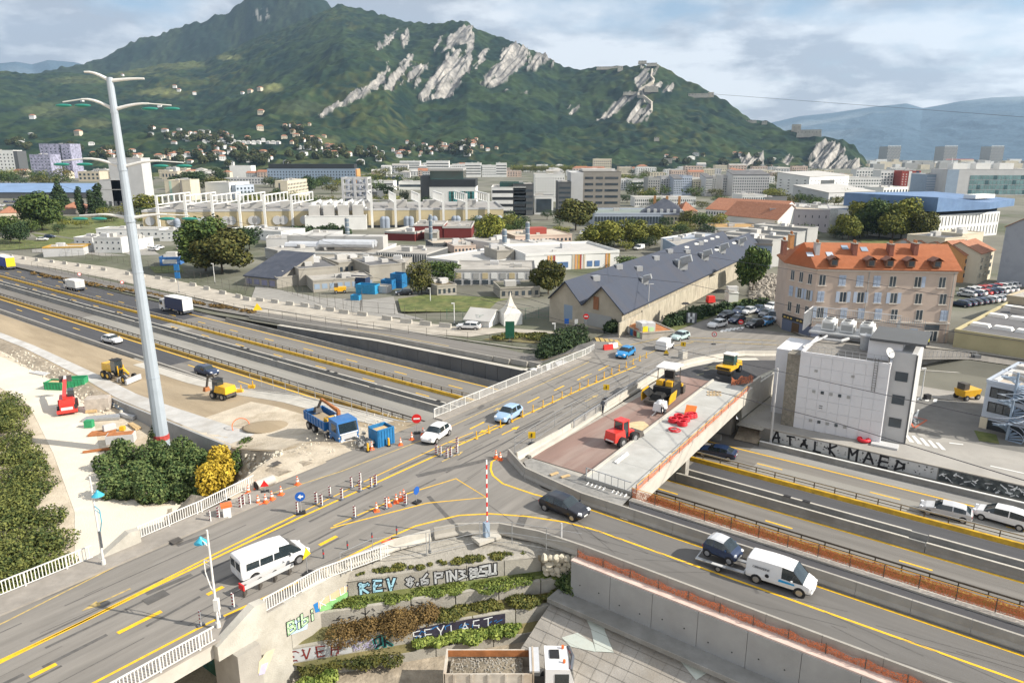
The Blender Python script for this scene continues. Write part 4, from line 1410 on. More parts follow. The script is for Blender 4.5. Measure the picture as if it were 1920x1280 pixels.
SIL=[(-700,120),(-300,150),(0,132),(60,138),(117,135),(200,138),(283,124),(333,116),(383,114),(430,92),(470,76),(520,56),(570,36),(617,14),(640,8),(700,22),(767,40),(810,42),(873,37),(887,46),(917,62),(960,73),(990,90),(1033,110),(1047,122),(1087,126),(1140,124),(1187,121),(1210,117),(1233,120),(1257,133),(1280,148),(1313,162),(1347,180),(1380,200),(1413,222),(1447,232),(1497,247),(1547,256),(1580,258),(1600,270),(1617,287),(1627,306),(1634,316),(1700,330),(2200,330)]
ROCKS=[([(598,216),(640,185),(690,160),(715,138),(730,112),(724,150),(700,172),(680,187),(650,192),(604,222)],.66),([(718,168),(748,130),(768,100),(776,105),(768,122),(738,165)],.66),([(704,92),(722,70),(745,53),(742,66),(713,92)],.66),([(752,78),(766,56),(768,70),(758,84)],.55),([(812,90),(826,68),(828,76),(816,94)],.5),([(826,100),(838,78),(850,66),(870,42),(887,46),(889,84),(881,135),(872,130),(876,84),(850,88),(832,100)],.92),([(780,184),(800,157),(817,138),(838,108),(854,98),(872,100),(872,130),(858,160),(848,182),(820,184)],.64),([(740,172),(760,150),(780,120),(800,105),(806,112),(790,150),(770,172)],.42),([(896,158),(925,124),(944,92),(960,80),(987,87),(995,103),(975,128),(945,153),(927,164)],.64),([(890,120),(905,96),(918,92),(902,122),(893,134)],.52),([(990,110),(1010,96),(1036,112),(1040,122),(990,138)],.42),([(1118,222),(1150,188),(1178,173),(1196,178),(1180,190),(1150,215),(1134,222)],.64),([(1172,232),(1198,194),(1222,196),(1222,218),(1196,232)],.55),([(1188,150),(1203,124),(1238,120),(1232,140),(1222,160),(1262,160),(1262,176),(1200,178)],.52),([(1060,205),(1080,190),(1092,196),(1070,215)],.45),([(940,170),(1000,160),(1010,172),(950,178)],.38),([(1388,296),(1402,290),(1430,290),(1428,318),(1390,320)],.62),([(1455,300),(1480,288),(1500,300),(1480,316)],.4),([(1518,296),(1534,266),(1556,262),(1575,270),(1590,300),(1630,312),(1560,320),(1522,316)],.62)]
hill('mountain',SIL,[(-700,1350),(0,1250),(300,1230),(600,1250),(900,1450),(1200,1620),(1500,1850),(1640,1950),(2200,1950)],[(-700,4200),(0,4000),(380,3900),(520,3700),(640,3600),(900,2950),(1050,2750),(1250,2550),(1450,2350),(1640,2150),(2200,2200)],-260,1720,1080,400,5,gpow=1.55,colf=forest_col,rocks=ROCKS)
def ridge_col(x,y,z,px,py,rock,tg,seed):
 n1_=fbm(x/160,y/160,4,seed)
 c=mixc(np.array([.012,.026,.016])+x[...,None]*0,np.array([.032,.048,.022]),(n1_-.35)*2.5)
 e=((px-492)/16)**2+((py-26)/12)**2
 st=fbm(px/3,py/20,3,seed+5)
 return mixc(c,np.array([.36,.34,.30])+x[...,None]*0,np.clip(1.3-e,0,1)*(st<.5))
hill('mountain_ridge',[(-900,160),(0,150),(150,118),(170,114),(240,82),(270,70),(333,50),(373,40),(430,20),(450,5),(470,-12),(560,-20),(600,-6),(630,20),(700,45),(900,90),(1300,260)],[(-900,4050),(0,4050),(600,3900),(1300,3700)],[(-900,5600),(300,5300),(600,4600),(1300,4500)],-260,900,420,150,15,gpow=1.2,spur=.12,canopy=16,wav=26,colf=ridge_col)
def far_haze_col(x,y,z,px,py,rock,tg,seed):  # distant hills: bluish haze painted into the surface colour, besides the air volume
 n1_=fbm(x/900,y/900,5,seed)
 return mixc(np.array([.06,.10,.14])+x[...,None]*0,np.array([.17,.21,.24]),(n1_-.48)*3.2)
hill('far_hills',[(-900,110),(-300,122),(0,119),(30,116),(60,121),(90,113),(140,117),(185,128),(400,160)],[(-900,7200),(400,7200)],[(-900,9600),(400,9600)],-260,330,200,60,25,gpow=1.0,spur=.1,canopy=0,colf=far_haze_col)
hill('distant_mountains',[(1200,250),(1420,236),(1500,218),(1560,212),(1640,200),(1700,194),(1730,203),(1760,198),(1800,190),(1860,183),(1920,181),(2100,150),(2600,140),(3400,200)],[(1200,5000),(3400,5000)],[(1200,9800),(3400,9800)],1380,3000,420,120,35,gpow=1.25,spur=.14,canopy=0,colf=far_haze_col)
# ------ vegetation
def leafmat(name,a,b_,sc=1.2):
 if name in MATS:
  return MATS[name]
 m=bpy.data.materials.new(name)
 m.use_nodes=True
 t=m.node_tree
 bs=t.nodes['Principled BSDF']
 bs.inputs['Roughness'].default_value=.75
 bs.inputs['Specular IOR Level'].default_value=.25
 g=N(t,'ShaderNodeNewGeometry')
 oi=N(t,'ShaderNodeObjectInfo')
 nz=N(t,'ShaderNodeTexNoise',i_Scale=sc,i_Detail=3.0)
 t.links.new(g.outputs['Position'],nz.inputs['Vector'])
 ad=N(t,'ShaderNodeMath',operation='ADD')
 ml=N(t,'ShaderNodeMath',operation='MULTIPLY_ADD')
 ml.inputs[1].default_value=.5
 ml.inputs[2].default_value=-.25
 t.links.new(g.outputs['Random Per Island'],ml.inputs[0])
 t.links.new(nz.outputs[0],ad.inputs[0])
 t.links.new(ml.outputs[0],ad.inputs[1])
 r=N(t,'ShaderNodeValToRGB')
 r.color_ramp.elements[0].position=.3
 r.color_ramp.elements[0].color=(*a,1)
 r.color_ramp.elements[1].position=.75
 r.color_ramp.elements[1].color=(*b_,1)
 t.links.new(ad.outputs[0],r.inputs[0])
 hs=N(t,'ShaderNodeHueSaturation')
 mr=N(t,'ShaderNodeMapRange')
 mr.inputs['To Min'].default_value=.8
 mr.inputs['To Max'].default_value=1.2
 t.links.new(oi.outputs['Random'],mr.inputs[0])
 t.links.new(mr.outputs[0],hs.inputs['Value'])
 t.links.new(r.outputs[0],hs.inputs['Color'])
 t.links.new(hs.outputs[0],bs.inputs['Base Color'])
 MATS[name]=m
 return m
LG=leafmat('leaf_green',(.024,.052,.013),(.095,.13,.028))
LD=leafmat('leaf_dark',(.018,.040,.018),(.050,.080,.025))
LY=leafmat('leaf_yellowish',(.075,.10,.018),(.25,.24,.04))
LYY=leafmat('leaf_yellow',(.34,.23,.02),(.62,.45,.05))
LO=leafmat('leaf_olive',(.045,.060,.016),(.15,.14,.032))
LB=leafmat('leaf_brown',(.085,.055,.02),(.20,.13,.045))
LN=leafmat('leaf_bush',(.032,.066,.020),(.14,.18,.058))
LT=leafmat('leaf_bank',(.030,.050,.014),(.15,.16,.042),sc=.35)
LGR=leafmat('leaf_grass',(.07,.11,.02),(.23,.27,.06))
BARK=mat('bark',(.09,.07,.05),.9,.3,3,.5)
def leaf_cloud(blobs,n,size,seed,flat=1.0,jitter=.25,inner=.45):
 """leaf clumps through the volume of several ellipsoids: (c, r) with r a triple"""
 r=np.random.RandomState(seed)
 vol=np.array([b[1][0]*b[1][1]*b[1][2]for b in blobs])**.7
 pick=r.choice(len(blobs),n,p=vol/vol.sum())
 C_=np.array([b[0]for b in blobs])[pick]
 R_=np.array([b[1]for b in blobs])[pick]
 d=r.normal(size=(n,3))
 d/=np.linalg.norm(d,axis=1)[:,None]
 rad=inner+(1-inner)*r.random(n)**.45+r.normal(size=n)*.05
 p=C_+d*R_*rad[:,None]
 nrm=d+r.normal(size=(n,3))*.7
 nrm[:,2]+=.35
 nrm/=np.linalg.norm(nrm,axis=1)[:,None]
 a=np.cross(nrm,r.normal(size=(n,3)))
 a/=np.linalg.norm(a,axis=1)[:,None]
 b_=np.cross(nrm,a)
 s_=size*(.6+.8*r.random(n))[:,None]
 V=np.stack([p-a*s_-b_*s_*.3,p-a*s_*.1-b_*s_*.75,p+a*s_+b_*s_*.1,p+a*s_*.2+b_*s_*.8],1)
 return V.reshape(-1,3)
def quads_mesh(name,V,m_):
 n=len(V)//4
 me=bpy.data.meshes.new(name)
 me.vertices.add(n*4)
 me.vertices.foreach_set('co',V.ravel().astype(np.float32))
 me.loops.add(n*4)
 me.loops.foreach_set('vertex_index',np.arange(n*4,dtype=np.int32))
 me.polygons.add(n)
 me.polygons.foreach_set('loop_start',np.arange(0,n*4,4,dtype=np.int32))
 me.polygons.foreach_set('loop_total',np.full(n,4,dtype=np.int32))
 me.update()
 me.materials.append(m_)
 return me
def crown_blobs(seed,w,h,z0,k=9):
 r=random.Random(seed)
 bl=[((0,0,z0+h*.5),(w*.36,w*.36,h*.40))]
 for i in range(k):
  a=2*pi*i/k+r.uniform(-.4,.4)
  zz_=r.uniform(.2,.82)
  rad=w*.5*(1-abs(zz_-.45)*.9)*r.uniform(.45,.8)
  s_=r.uniform(.16,.27)*w
  bl.append(((math.cos(a)*rad,math.sin(a)*rad,z0+h*zz_),(s_,s_,s_*r.uniform(.7,1.0))))
 return bl
TREEP={}
def tree_proto(kind,seed,leafm,n=1500,w=1.0,h=1.0,trunk=.28,name='tree'):
 """unit tree: height 1; returns (crown mesh, trunk mesh)"""
 key=(kind,seed,leafm.name)
 if key in TREEP:
  return TREEP[key]
 if kind=='round':
  bl=crown_blobs(seed,w*1.12,h*.86,.14)
  sz=.035
 elif kind=='poplar':
  r=random.Random(seed)
  bl=[((r.uniform(-.03,.03),r.uniform(-.03,.03),.12+.8*i/7),(.12*(1-.6*abs(i/7-.35)),)*2+(.14,))for i in range(8)]
  sz=.028
 elif kind=='conifer':
  bl=[((0,0,.12+.82*i/9),(.27*(1-i/9.5)+.02,)*2+(.09,))for i in range(10)]
  sz=.03
 else:
  bl=crown_blobs(seed,w,h,.02,7)
  sz=.04
 if n<700:
  sz*=1.6
 V=leaf_cloud(bl,n,sz,seed)
 cm=quads_mesh('crown',V,leafm)
 b=MB()
 b.cyl((0,0,0),(0,0,.35 if kind=='round' else .6),.022,.014,7)
 r=random.Random(seed)
 if kind=='round':
  for i in range(5):
   a=2*pi*i/5+r.random()
   b.cyl((0,0,.26+.02*i),(math.cos(a)*.22,math.sin(a)*.22,.5+.05*i),.011,.004,5)
 tm=b.mesh('trunk',BARK)
 TREEP[key]=(cm,tm)
 return TREEP[key]
def tree(loc,height,width,label,kind='round',leafm=None,seed=1,n=1500,group=None,name='tree',cat='tree',notrunk=False):
 leafm=leafm or LG
 cm,tm=tree_proto(kind,seed,leafm,n)
 t=thing(name,label,cat,loc,RND.uniform(0,6.28),group)
 wx=width/{'round':1.0,'poplar':.26,'conifer':.56}.get(kind,1.0)
 t.scale=(wx,wx,height)
 o=bpy.data.objects.new('crown',cm)
 hang(o,t)
 o['kind']='stuff' if False else 'thing'
 del o['kind']
 if not notrunk:
  o=bpy.data.objects.new('trunk',tm)
  hang(o,t)
 return t
def tree_px(x0,x1,ytop,ybase,label,T_=None,**kw):
 """tree surveyed from its outline in the photograph"""
 p=(T_ or T)((x0+x1)/2,ybase)
 h_=zat(p.x,p.y,ytop)-p.z
 zc=p.y*cP-(p.z-CAMH)*sP
 w_=(x1-x0)*zc/FPX*1.12
 return tree(p,h_,w_,label,**kw)
def bush_mass(name,label,blobs,n,size,m_,seed=1,cat='bush',kind=None,inner=.55):
 V=leaf_cloud(blobs,n,size,seed,inner=inner)
 c=np.array([b[0]for b in blobs]).mean(0)
 c[2]=min(b[0][2]-b[1][2]for b in blobs)
 o=bpy.data.objects.new(name,quads_mesh(name,V-c,m_))
 COL.objects.link(o)
 o.location=c
 if kind:
  o['kind']=kind
 else:
  tag(o,label,cat)
 return o
 # --- the near bushes
def lowz(px,py):
 return W(px,py,-6.0)
def blobs_px(lst,z=-6.0,hs=1.0):
 """(px, py, width_px, height_m): blobs standing on the level z"""
 out_=[]
 for px,py,w_,h_ in lst:
  p=W(px,py,z)
  zc=p.y*cP-(p.z-CAMH)*sP
  r_2=w_*zc/FPX/2
  out_.append(((p.x,p.y,p.z+h_*.45),(r_2,r_2,h_*.55)))
 return out_
rr=random.Random(12)
bl=blobs_px([(215+i%6*31+rr.uniform(-8,8),868+(i//6)*22+rr.uniform(-6,6),rr.uniform(34,56),rr.uniform(1.5,3.0))for i in range(24)]+[(345,872,50,3.6),(300,852,36,3.8),(255,905,45,1.8),(190,880,30,1.8),(330,930,45,1.5),(225,850,30,2.0)])
bush_mass('bush','big dense green bush at the foot of the tall lamp mast',bl,26000,.15,LN,3)
bl=blobs_px([(400+rr.uniform(-14,34),925-i*4.0+rr.uniform(-4,4),rr.uniform(22,36),rr.uniform(1.6,3.4))for i in range(13)]+[(425,905,36,3.4),(405,920,34,2.6)],z=-5.0)
bush_mass('bush','bright yellow autumn bush beside the end of the white railing',bl,5200,.16,LYY,4)
bl=blobs_px([(440+i*5,880-i*8+rr.uniform(-5,5),30,1.6)for i in range(6)],z=-4.2)
bush_mass('bush','dark green low bush between the rubble and the yellow bush',bl,1800,.14,LG,5)
bl=[]
for i in range(260):
 t_=rr.random()
 y=735+t_*400
 xr=45+(y-735)*.33 if y<1010 else 150-(y-1010)*.12
 x=rr.uniform(-90,xr-22)
 bl+=blobs_px([(x,y,rr.uniform(30,60),rr.uniform(.8,1.9))])
bush_mass('shrub_bank','long bank of thick shrubs along the left side of the white dirt track',bl,76000,.12,LT,6,cat='shrubs')
bl=blobs_px([(1025+i%4*20+rr.uniform(-6,6),672-(i//4)*11+(i%4)*-3,36,rr.uniform(2.2,3.8))for i in range(12)],z=-2.6)
bush_mass('bush','dark round bush growing beside the far end of the old bridge railing',bl,5500,.2,LD,7)
def strip_bush(label,pts,n,size,m_,seed,w=.8,h=.7,name='bush',cat='bush',k=16,zoff=.0):
 r=random.Random(seed)
 bl_=[]
 for i in range(k):
  t_=i/(k-1)*(len(pts)-1)
  j=min(int(t_),len(pts)-2)
  f=t_-j
  a,c=Vector(pts[j]),Vector(pts[j+1])
  p=a+(c-a)*f
  s_=r.uniform(.4,1.3)
  bl_.append(((p.x+r.uniform(-.3,.3)*w,p.y+r.uniform(-.3,.3)*w,p.z+zoff+h*.3),(w*.6*s_,w*.6*s_,h*.6*s_)))
 return bush_mass(name,label,bl_,n,size,m_,seed,cat,inner=.4)
m12=lambda A_,B_,f:A_*(1-f)+B_*f
def zvec(p,z):
 return Vector((p.x,p.y,z))
strip_bush('bright green grass strip below the silver letters',[zvec(m12(a1,a2,.5),-2.2),zvec(m12(c1,c2,.5),-2.25)],9000,.08,LGR,11,w=1.25,h=.22,cat='grass strip',name='grass_strip',k=26)
strip_bush('grass strip on the upper edge of the terraces, green and brown',[zvec(m12(a1,UN(-37.2,31.5),.35),-.7),zvec(m12(c1,UN(-29.5,41.2),.35),-.7)],5000,.08,LO,12,w=.8,h=.25,cat='grass strip',name='grass_strip',k=22)
strip_bush('tangled brown shrub hanging over the third terrace wall',[zvec(m12(a2,a3,.7)+(c3-a3)*.16,-3.6),zvec(m12(a2,a3,.5)+(c3-a3)*.48,-3.5)],12000,.07,LB,13,w=1.9,h=1.1,k=16)
strip_bush('green hedge on the second terrace in front of the plain wall',[zvec(m12(a2,a3,.5)+(c3-a3)*.48,-3.5),zvec(m12(c2,c3,.45),-3.3)],9000,.08,LO,14,w=1.1,h=.5,k=18,cat='hedge')
strip_bush('round green bush at the end of the second terrace',[zvec(m12(c2,c3,.25),-3.0),zvec(m12(c2,c3,.5)+Vector((.4,.3,0)),-3.2)],4500,.11,LN,15,w=1.6,h=1.5,k=5)
strip_bush('leafy ivy like bush below the dark lettering',[zvec(m12(a3,a4,.45)+(c3-a3)*.42,-4.75),zvec(m12(a3,a4,.45)+(c3-a3)*.78,-4.85)],7000,.13,LGR,16,w=1.2,h=.55,k=12)
strip_bush('grassy mound below the dark red letters',[zvec(m12(a3,a4,.5),-5.15),zvec(m12(a3,a4,.8)+(c3-a3)*.3,-5.2)],7000,.08,LO,17,w=1.3,h=.4,k=14)
strip_bush('weeds along the foot of the lowest terrace by the pillar',[zvec(UN(-36.5,21.8),-5.7),zvec(UN(-34.6,24.8),-5.2)],4000,.1,LGR,18,w=1.1,h=.6,k=8)
# --- trees of the middle distance: outline in the photograph (x0, x1, top, base)
tree_px(342,430,412,508,'tall dark green tree left of the rust coloured tree behind the highway',leafm=LG,seed=2,n=6000)
tree_px(372,462,432,512,'rust brown tinged tree in front of the dark green one behind the highway',leafm=LO,seed=3,n=6000)
tree_px(446,490,426,468,'small dark round tree right of the rust tinged tree',leafm=LD,seed=4,n=2500)
tree_px(770,812,490,550,'thin tree with brownish leaves at the left end of the lawn',leafm=LO,seed=5,n=3000)
tree_px(806,858,486,532,'tree with green and brown leaves behind the lawn, right of the thin tree',leafm=LG,seed=6,n=3000)
tree_px(1002,1054,480,552,'dense dark brown green ball shaped tree left of the dark gable roofs',leafm=LO,seed=7,n=5000)
tree_px(892,945,404,458,'yellow green tree right of the dark red roofs',leafm=LY,seed=8,n=3000)
tree_px(1047,1112,372,432,'large dark green tree in front of the grey office tower',leafm=LO,seed=9,n=4500)
tree_px(1096,1162,410,468,'broad green and yellow tree below the grey office tower',leafm=LY,seed=10,n=4500)
tree_px(1160,1210,415,462,'yellow green tree right of the broad tree',leafm=LY,seed=11,n=3000)
tree_px(1205,1252,415,458,'pale yellow green tree at the right end of its row',leafm=LY,seed=12,n=3000)
tree_px(1270,1300,393,428,'small brownish tree before the pale mansard building',leafm=LO,seed=13,n=1500)
tree_px(1295,1330,395,432,'green tree right of the small brownish tree',leafm=LG,seed=14,n=1500)
tree_px(1328,1360,400,430,'small olive tree by the long orange roof',leafm=LY,seed=15,n=1500)
tree_px(1402,1436,404,424,'low dark green tree at the end of the long orange roof',leafm=LG,seed=16,n=1200)
tree_px(1386,1436,462,548,'tall slender green tree against the end of the dark gable roof',leafm=LG,seed=17,n=5000)
tree_px(1158,1212,478,506,'leafy green bush tree behind the dark roofs',leafm=LN,seed=18,n=2500)
tree_px(0,40,400,452,'dark green tree at the left edge of the photo',leafm=LG,seed=19,n=2500)
tree_px(48,112,360,432,'broad round green tree behind the meadow at the far left',leafm=LG,seed=20,n=4000)
tree_px(18,58,415,456,'dark bushy tree below the broad round tree',leafm=LD,seed=21,n=2500)
tree_px(96,134,335,398,'dark conifer by the long blue roof',kind='conifer',leafm=LD,seed=22,n=2500)
tree_px(145,160,352,402,'slim dark poplar, first of the row by the blue roof',kind='poplar',leafm=LD,seed=23,n=1500)
tree_px(166,182,358,402,'slim dark poplar in the middle of the row',kind='poplar',leafm=LD,seed=24,n=1500)
tree_px(178,198,346,400,'tallest dark poplar beside the pale windowless block',kind='poplar',leafm=LD,seed=25,n=1500)
tree_px(258,302,365,400,'golden brown tree right of the lamp mast',leafm=LY,seed=26,n=2500)
tree_px(0,34,318,348,'green tree before the white cube tower',leafm=LG,seed=27,n=1500)
tree_px(270,288,300,342,'slim dark conifer right of the pale block',kind='conifer',leafm=LD,seed=28,n=1200)
tree_px(330,385,318,355,'dark tree group behind the beige slab block',leafm=LD,seed=29,n=2500)
tree_px(380,430,330,362,'brownish green tree right of the beige slab block',leafm=LO,seed=30,n=2500)
tree_px(398,428,312,342,'dark round tree before the white cube',leafm=LD,seed=31,n=1500)
tree_px(510,532,350,375,'small dark tree left of the white slab house',leafm=LD,seed=32,n=1200)
tree_px(560,592,330,366,'dark tree at the end of the white slab house',leafm=LD,seed=33,n=2000)
tree_px(710,740,345,368,'dark round tree beside the low black hall',leafm=LD,seed=34,n=1500)
tree_px(750,768,356,382,'small dark tree between the low halls',leafm=LD,seed=35,n=1000)
tree_px(1222,1240,338,368,'dark slim conifer beside the grey flats',kind='conifer',leafm=LD,seed=36,n=1000)
for i,(x0,x1,a,c)in enumerate(((1586,1640,378,440),(1620,1676,372,446),(1660,1718,368,448),(1690,1738,380,446),(1645,1700,385,450),(1600,1650,388,446),(1568,1612,400,450),(1710,1750,395,452))):
 tree_px(x0,x1,a,c,('leftmost','second','third','rightmost','lower middle','lower left','outermost left','outermost right')[i]+' tall plane tree of the park beside the white pixelled box',leafm=(LY,LG,LY,LO)[i%4],seed=40+i,n=3200,group='trees in the park behind the orange roof')
rr=random.Random(35)
for x,y,w_,h_ in[(rr.uniform(*q[0]),rr.uniform(*q[1]),rr.uniform(20,38),rr.uniform(16,28))for q in(((0,130),(330,352)),((100,310),(392,428)),((380,600),(376,396)),((600,800),(388,396)),((900,1060),(408,440)),((880,1010),(416,440)),((1170,1480),(366,392)),((1180,1330),(425,446)),((1440,1620),(440,452)),((1440,1600),(372,388)),((1080,1230),(452,470)),((0,120),(400,440)),((500,760),(350,364)))for _ in range(14)]:
 tree_px(x-w_/2,x+w_/2,y-h_,y,'broad leaved tree standing between the buildings of the middle distance',leafm=rr.choice((LY,LO,LG,LD)),seed=60+rr.randrange(6),n=700,group='trees between the campus and town buildings')
rr=random.Random(31)
for i in range(34):
 x=rr.choice((rr.uniform(700,860),rr.uniform(1230,1480),rr.uniform(1160,1240),rr.uniform(1440,1600),rr.uniform(600,700)))
 y=rr.uniform(336,362)if x>1150 else rr.uniform(328,350)
 w_=rr.uniform(18,34)
 tree_px(x-w_/2,x+w_/2,y-rr.uniform(14,24),y,'olive green tree among the far office and apartment blocks',leafm=rr.choice((LY,LO,LG,LG)),seed=60+i%6,n=700,group='trees among the far blocks')
for i in range(30):
 x=962+i*4.6
 tree_px(x-6,x+6,309,324,'yellow plane tree in the long avenue below the wooded slope',leafm=LY,seed=60+i%4,n=400,group='yellow avenue trees below the slope')
for i in range(36):
 x=rr.uniform(300,620)if i<14 else rr.uniform(1100,1480)
 y=rr.uniform(322,334)
 tree_px(x-9,x+9,y-rr.uniform(9,13),y,'small green tree at the foot of the hillside',leafm=rr.choice((LY,LG,LD)),seed=60+i%6,n=400,group='trees at the foot of the hillside')
def hedge_mass(label,pts,n,size,m_,seed,w,h,k):
 P=[T(*p)for p in pts]
 return strip_bush(label,P,n,size,m_,seed,w=w,h=h,name='hedge',cat='hedge',k=k)
hedge_mass('long dark hedge between the parked cars and the old industrial wall',[(1255,612),(1290,598),(1345,588),(1430,574)],8000,.28,LD,41,2.6,2.2,16)
hedge_mass('weedy bush in front of the sprayed hut',[(1148,622),(1168,618)],2500,.2,LD,42,2.0,2.2,5)
hedge_mass('row of dark bushes below the white office hall',[(540,440),(650,442)],3000,.5,LD,43,5,5,14)
hedge_mass('dry grass and weeds on the bank between the highway and the site road, left part',[(60,512),(240,545),(475,586)],9000,.22,LB,44,1.5,.5,60)
hedge_mass('dry grass on the traffic island beside the exit road',[(935,632),(1010,630),(1080,640)],5000,.2,LO,45,3.2,.6,14)
# ------ town
def wm(name,col,**k):
 return mat('wall_'+name,col,k.pop('rough',.85),k.pop('var',.06),k.pop('scale',.25),stain=k.pop('stain',.2),stain_col=tuple(c*.78 for c in col),sscale=.15,**k)
W_WHITE=wm('white',(.70,.70,.68));W_CREAM=wm('cream',(.60,.54,.42));W_GREY=wm('grey',(.36,.36,.35));W_LGREY=wm('light_grey',(.50,.50,.50))
W_DGREY=wm('dark_grey',(.10,.105,.11));W_BEIGE=wm('beige',(.52,.46,.36));W_TAUPE=wm('taupe',(.27,.25,.225));W_BLUE=wm('bluegrey',(.26,.33,.42))
W_RED=wm('red',(.32,.06,.045));W_ORA=wm('orange',(.60,.30,.12));W_PINK=wm('pinkish',(.545,.43,.36));W_KHAKI=wm('khaki',(.50,.42,.26));W_BLACK=wm('black',(.03,.035,.04))
W_CONC=wm('concrete',(.33,.31,.27),stain=.5);W_LBL=wm('lightblue',(.42,.47,.55));W_GREEN=wm('palegreen',(.42,.58,.48));W_DRED=wm('dark_red',(.17,.03,.028))
R_FLAT=mat('roof_flat',(.36,.34,.31),.95,.2,.15,stain=.5,stain_col=(.24,.23,.21));R_DARK=mat('roof_dark',(.12,.12,.125),.9,.2,.3,stain=.3,stain_col=(.18,.18,.18))
R_WHITE=mat('roof_white',(.44,.43,.41),.9,.1,.2,stain=.4,stain_col=(.42,.41,.38));R_TILE=mat('roof_tile_far',(.33,.15,.09),.9,.25,1.2,stain=.4,stain_col=(.30,.12,.06))
R_SLATE=mat('roof_slate',(.05,.058,.08),.6,.12,.5,stain=.3,stain_col=(.12,.125,.145));R_BLUE=mat('roof_blue',(.12,.20,.35),.5,.12,.2,stain=.3,stain_col=(.2,.32,.5));R_BEIGE=mat('roof_beige',(.46,.40,.32),.95,.15,.2)
R_PALEBLUE=mat('roof_pale_blue',(.17,.26,.42),.7,.12,.1)
class Bld:
 pass
def bld(label,L,Rr_,ytop,depth,wall=None,roof=None,cat='building',name='building',win=None,bands=None,side=None,wcol=None,ww=.5,wh=.55,parapet=.35,kind='flat',rh=3.0,units=3,T_=None,group=None,over=.3,wz=(.12,.9),skew=.0,rfac=None,zoff=.0,h=None,rmat=None,base=True,eave=.25):
 T_=T_ or T
 p0,p1=T_(*L),T_(*Rr_)
 z0=min(p0 .z,p1 .z)+zoff
 H=h if h is not None else zat(p0 .x,p0 .y,ytop)-z0
 d=Vector((p1 .x-p0 .x,p1 .y-p0 .y,0))
 Lx=d.length
 rz=math.atan2(d.y,d.x)
 t=thing(name,label,cat,(p0 .x,p0 .y,z0),rz,group)
 wall=wall or W_WHITE
 roof=roof or R_FLAT
 wcol=wcol or WGLASS
 b=MB()
 sk=skew
 P=[(0,0),(Lx,0),(Lx+sk,depth),(sk,depth)]
 b.prism(P,-2.0 if base else 0,H)
 if kind=='gable':
  b.add([(0,0,H),(0,depth,H),(0,depth/2,H+rh),(Lx,0,H),(Lx,depth,H),(Lx,depth/2,H+rh)],[(0,2,1),(3,4,5)])
 if kind=='gablefront':
  b.add([(0,0,H),(Lx,0,H),(Lx/2,0,H+rh),(0,depth,H),(Lx,depth,H),(Lx/2,depth,H+rh)],[(0,1,2),(3,5,4)])
 b.bl('wall',wall,t)
 b=MB()
 if kind=='flat':
  b.prism([(.25,.25),(Lx-.25,.25),(Lx-.25+sk,depth-.25),(.25+sk,depth-.25)],H+.004,H+.06)
  b.bl('roof',roof,t)
  if parapet:
   b=MB()
   e=.22
   for a,c in((0,1),(1,2),(2,3),(3,0)):
    b.bar((*P[a],H+parapet/2+.002),(*P[c],H+parapet/2+.002),e,parapet)
   b.bl('parapet',rmat or wall,t)
 elif kind=='gable':
  o_=over
  b.add([(-o_,-o_,H-rh*o_/depth*2),(Lx+o_,-o_,H-rh*o_/depth*2),(Lx+o_,depth/2,H+rh+.02),(-o_,depth/2,H+rh+.02),(-o_,depth+o_,H-rh*o_/depth*2),(Lx+o_,depth+o_,H-rh*o_/depth*2)],[(0,1,2,3),(3,2,5,4)])
  b.v+=[(x,y,z+.16)for x,y,z in b.v]
  b.f+=[tuple(i+6 for i in f)for f in b.f[:2]]
  b.f+=[(0,6,7,1),(1,7,8,2),(2,8,11,5),(5,11,10,4),(4,10,9,3),(3,9,6,0)]
  b.m=[0]*len(b.f)
  b.bl('roof',roof,t)
 elif kind=='gablefront':
  o_=over
  s_=rh/(Lx/2)
  b.add([(-o_,-o_,H-s_*o_+.02),(Lx/2,-o_,H+rh+.02),(Lx+o_,-o_,H-s_*o_+.02),(-o_,depth+o_,H-s_*o_+.02),(Lx/2,depth+o_,H+rh+.02),(Lx+o_,depth+o_,H-s_*o_+.02)],[(0,1,4,3),(1,2,5,4)])
  b.v+=[(x,y,z+.16)for x,y,z in b.v]
  b.f+=[tuple(i+6 for i in f)for f in b.f[:2]]
  b.f+=[(0,6,7,1),(1,7,8,2),(2,8,11,5),(3,9,6,0),(3,4,10,9),(4,5,11,10)]
  b.m=[0]*len(b.f)
  b.bl('roof',roof,t)
 elif kind=='hip':
  o_=over
  k=min(depth,Lx)/2
  b.add([(-o_,-o_,H),(Lx+o_,-o_,H),(Lx+o_,depth+o_,H),(-o_,depth+o_,H),(k,depth/2,H+rh),(Lx-k,depth/2,H+rh)],[(0,1,5,4),(1,2,5),(2,3,4,5),(3,0,4),(3,2,1,0)])
  b.bl('roof',roof,t)
 elif kind=='shed':
  b.add([(-.3,-.3,H+.02),(Lx+.3,-.3,H+.02),(Lx+.3,depth+.3,H+rh),(-.3,depth+.3,H+rh),(-.3,-.3,H+.3),(Lx+.3,-.3,H+.3),(Lx+.3,depth+.3,H+rh+.3),(-.3,depth+.3,H+rh+.3)],[(3,2,1,0),(4,5,6,7),(0,1,5,4),(1,2,6,5),(2,3,7,6),(3,0,4,7)])
  b.bl('roof',roof,t)
  b=MB()
  b.add([(0,0,H),(Lx,0,H),(Lx,depth,H),(0,depth,H),(Lx,depth,H+rh),(0,depth,H+rh)],[(2,3,5,4),(1,2,4),(3,0,5)])
  b.bl('wall_top',wall,t)
 b=MB()
 zlo,zhi=H*wz[0],H*wz[1]
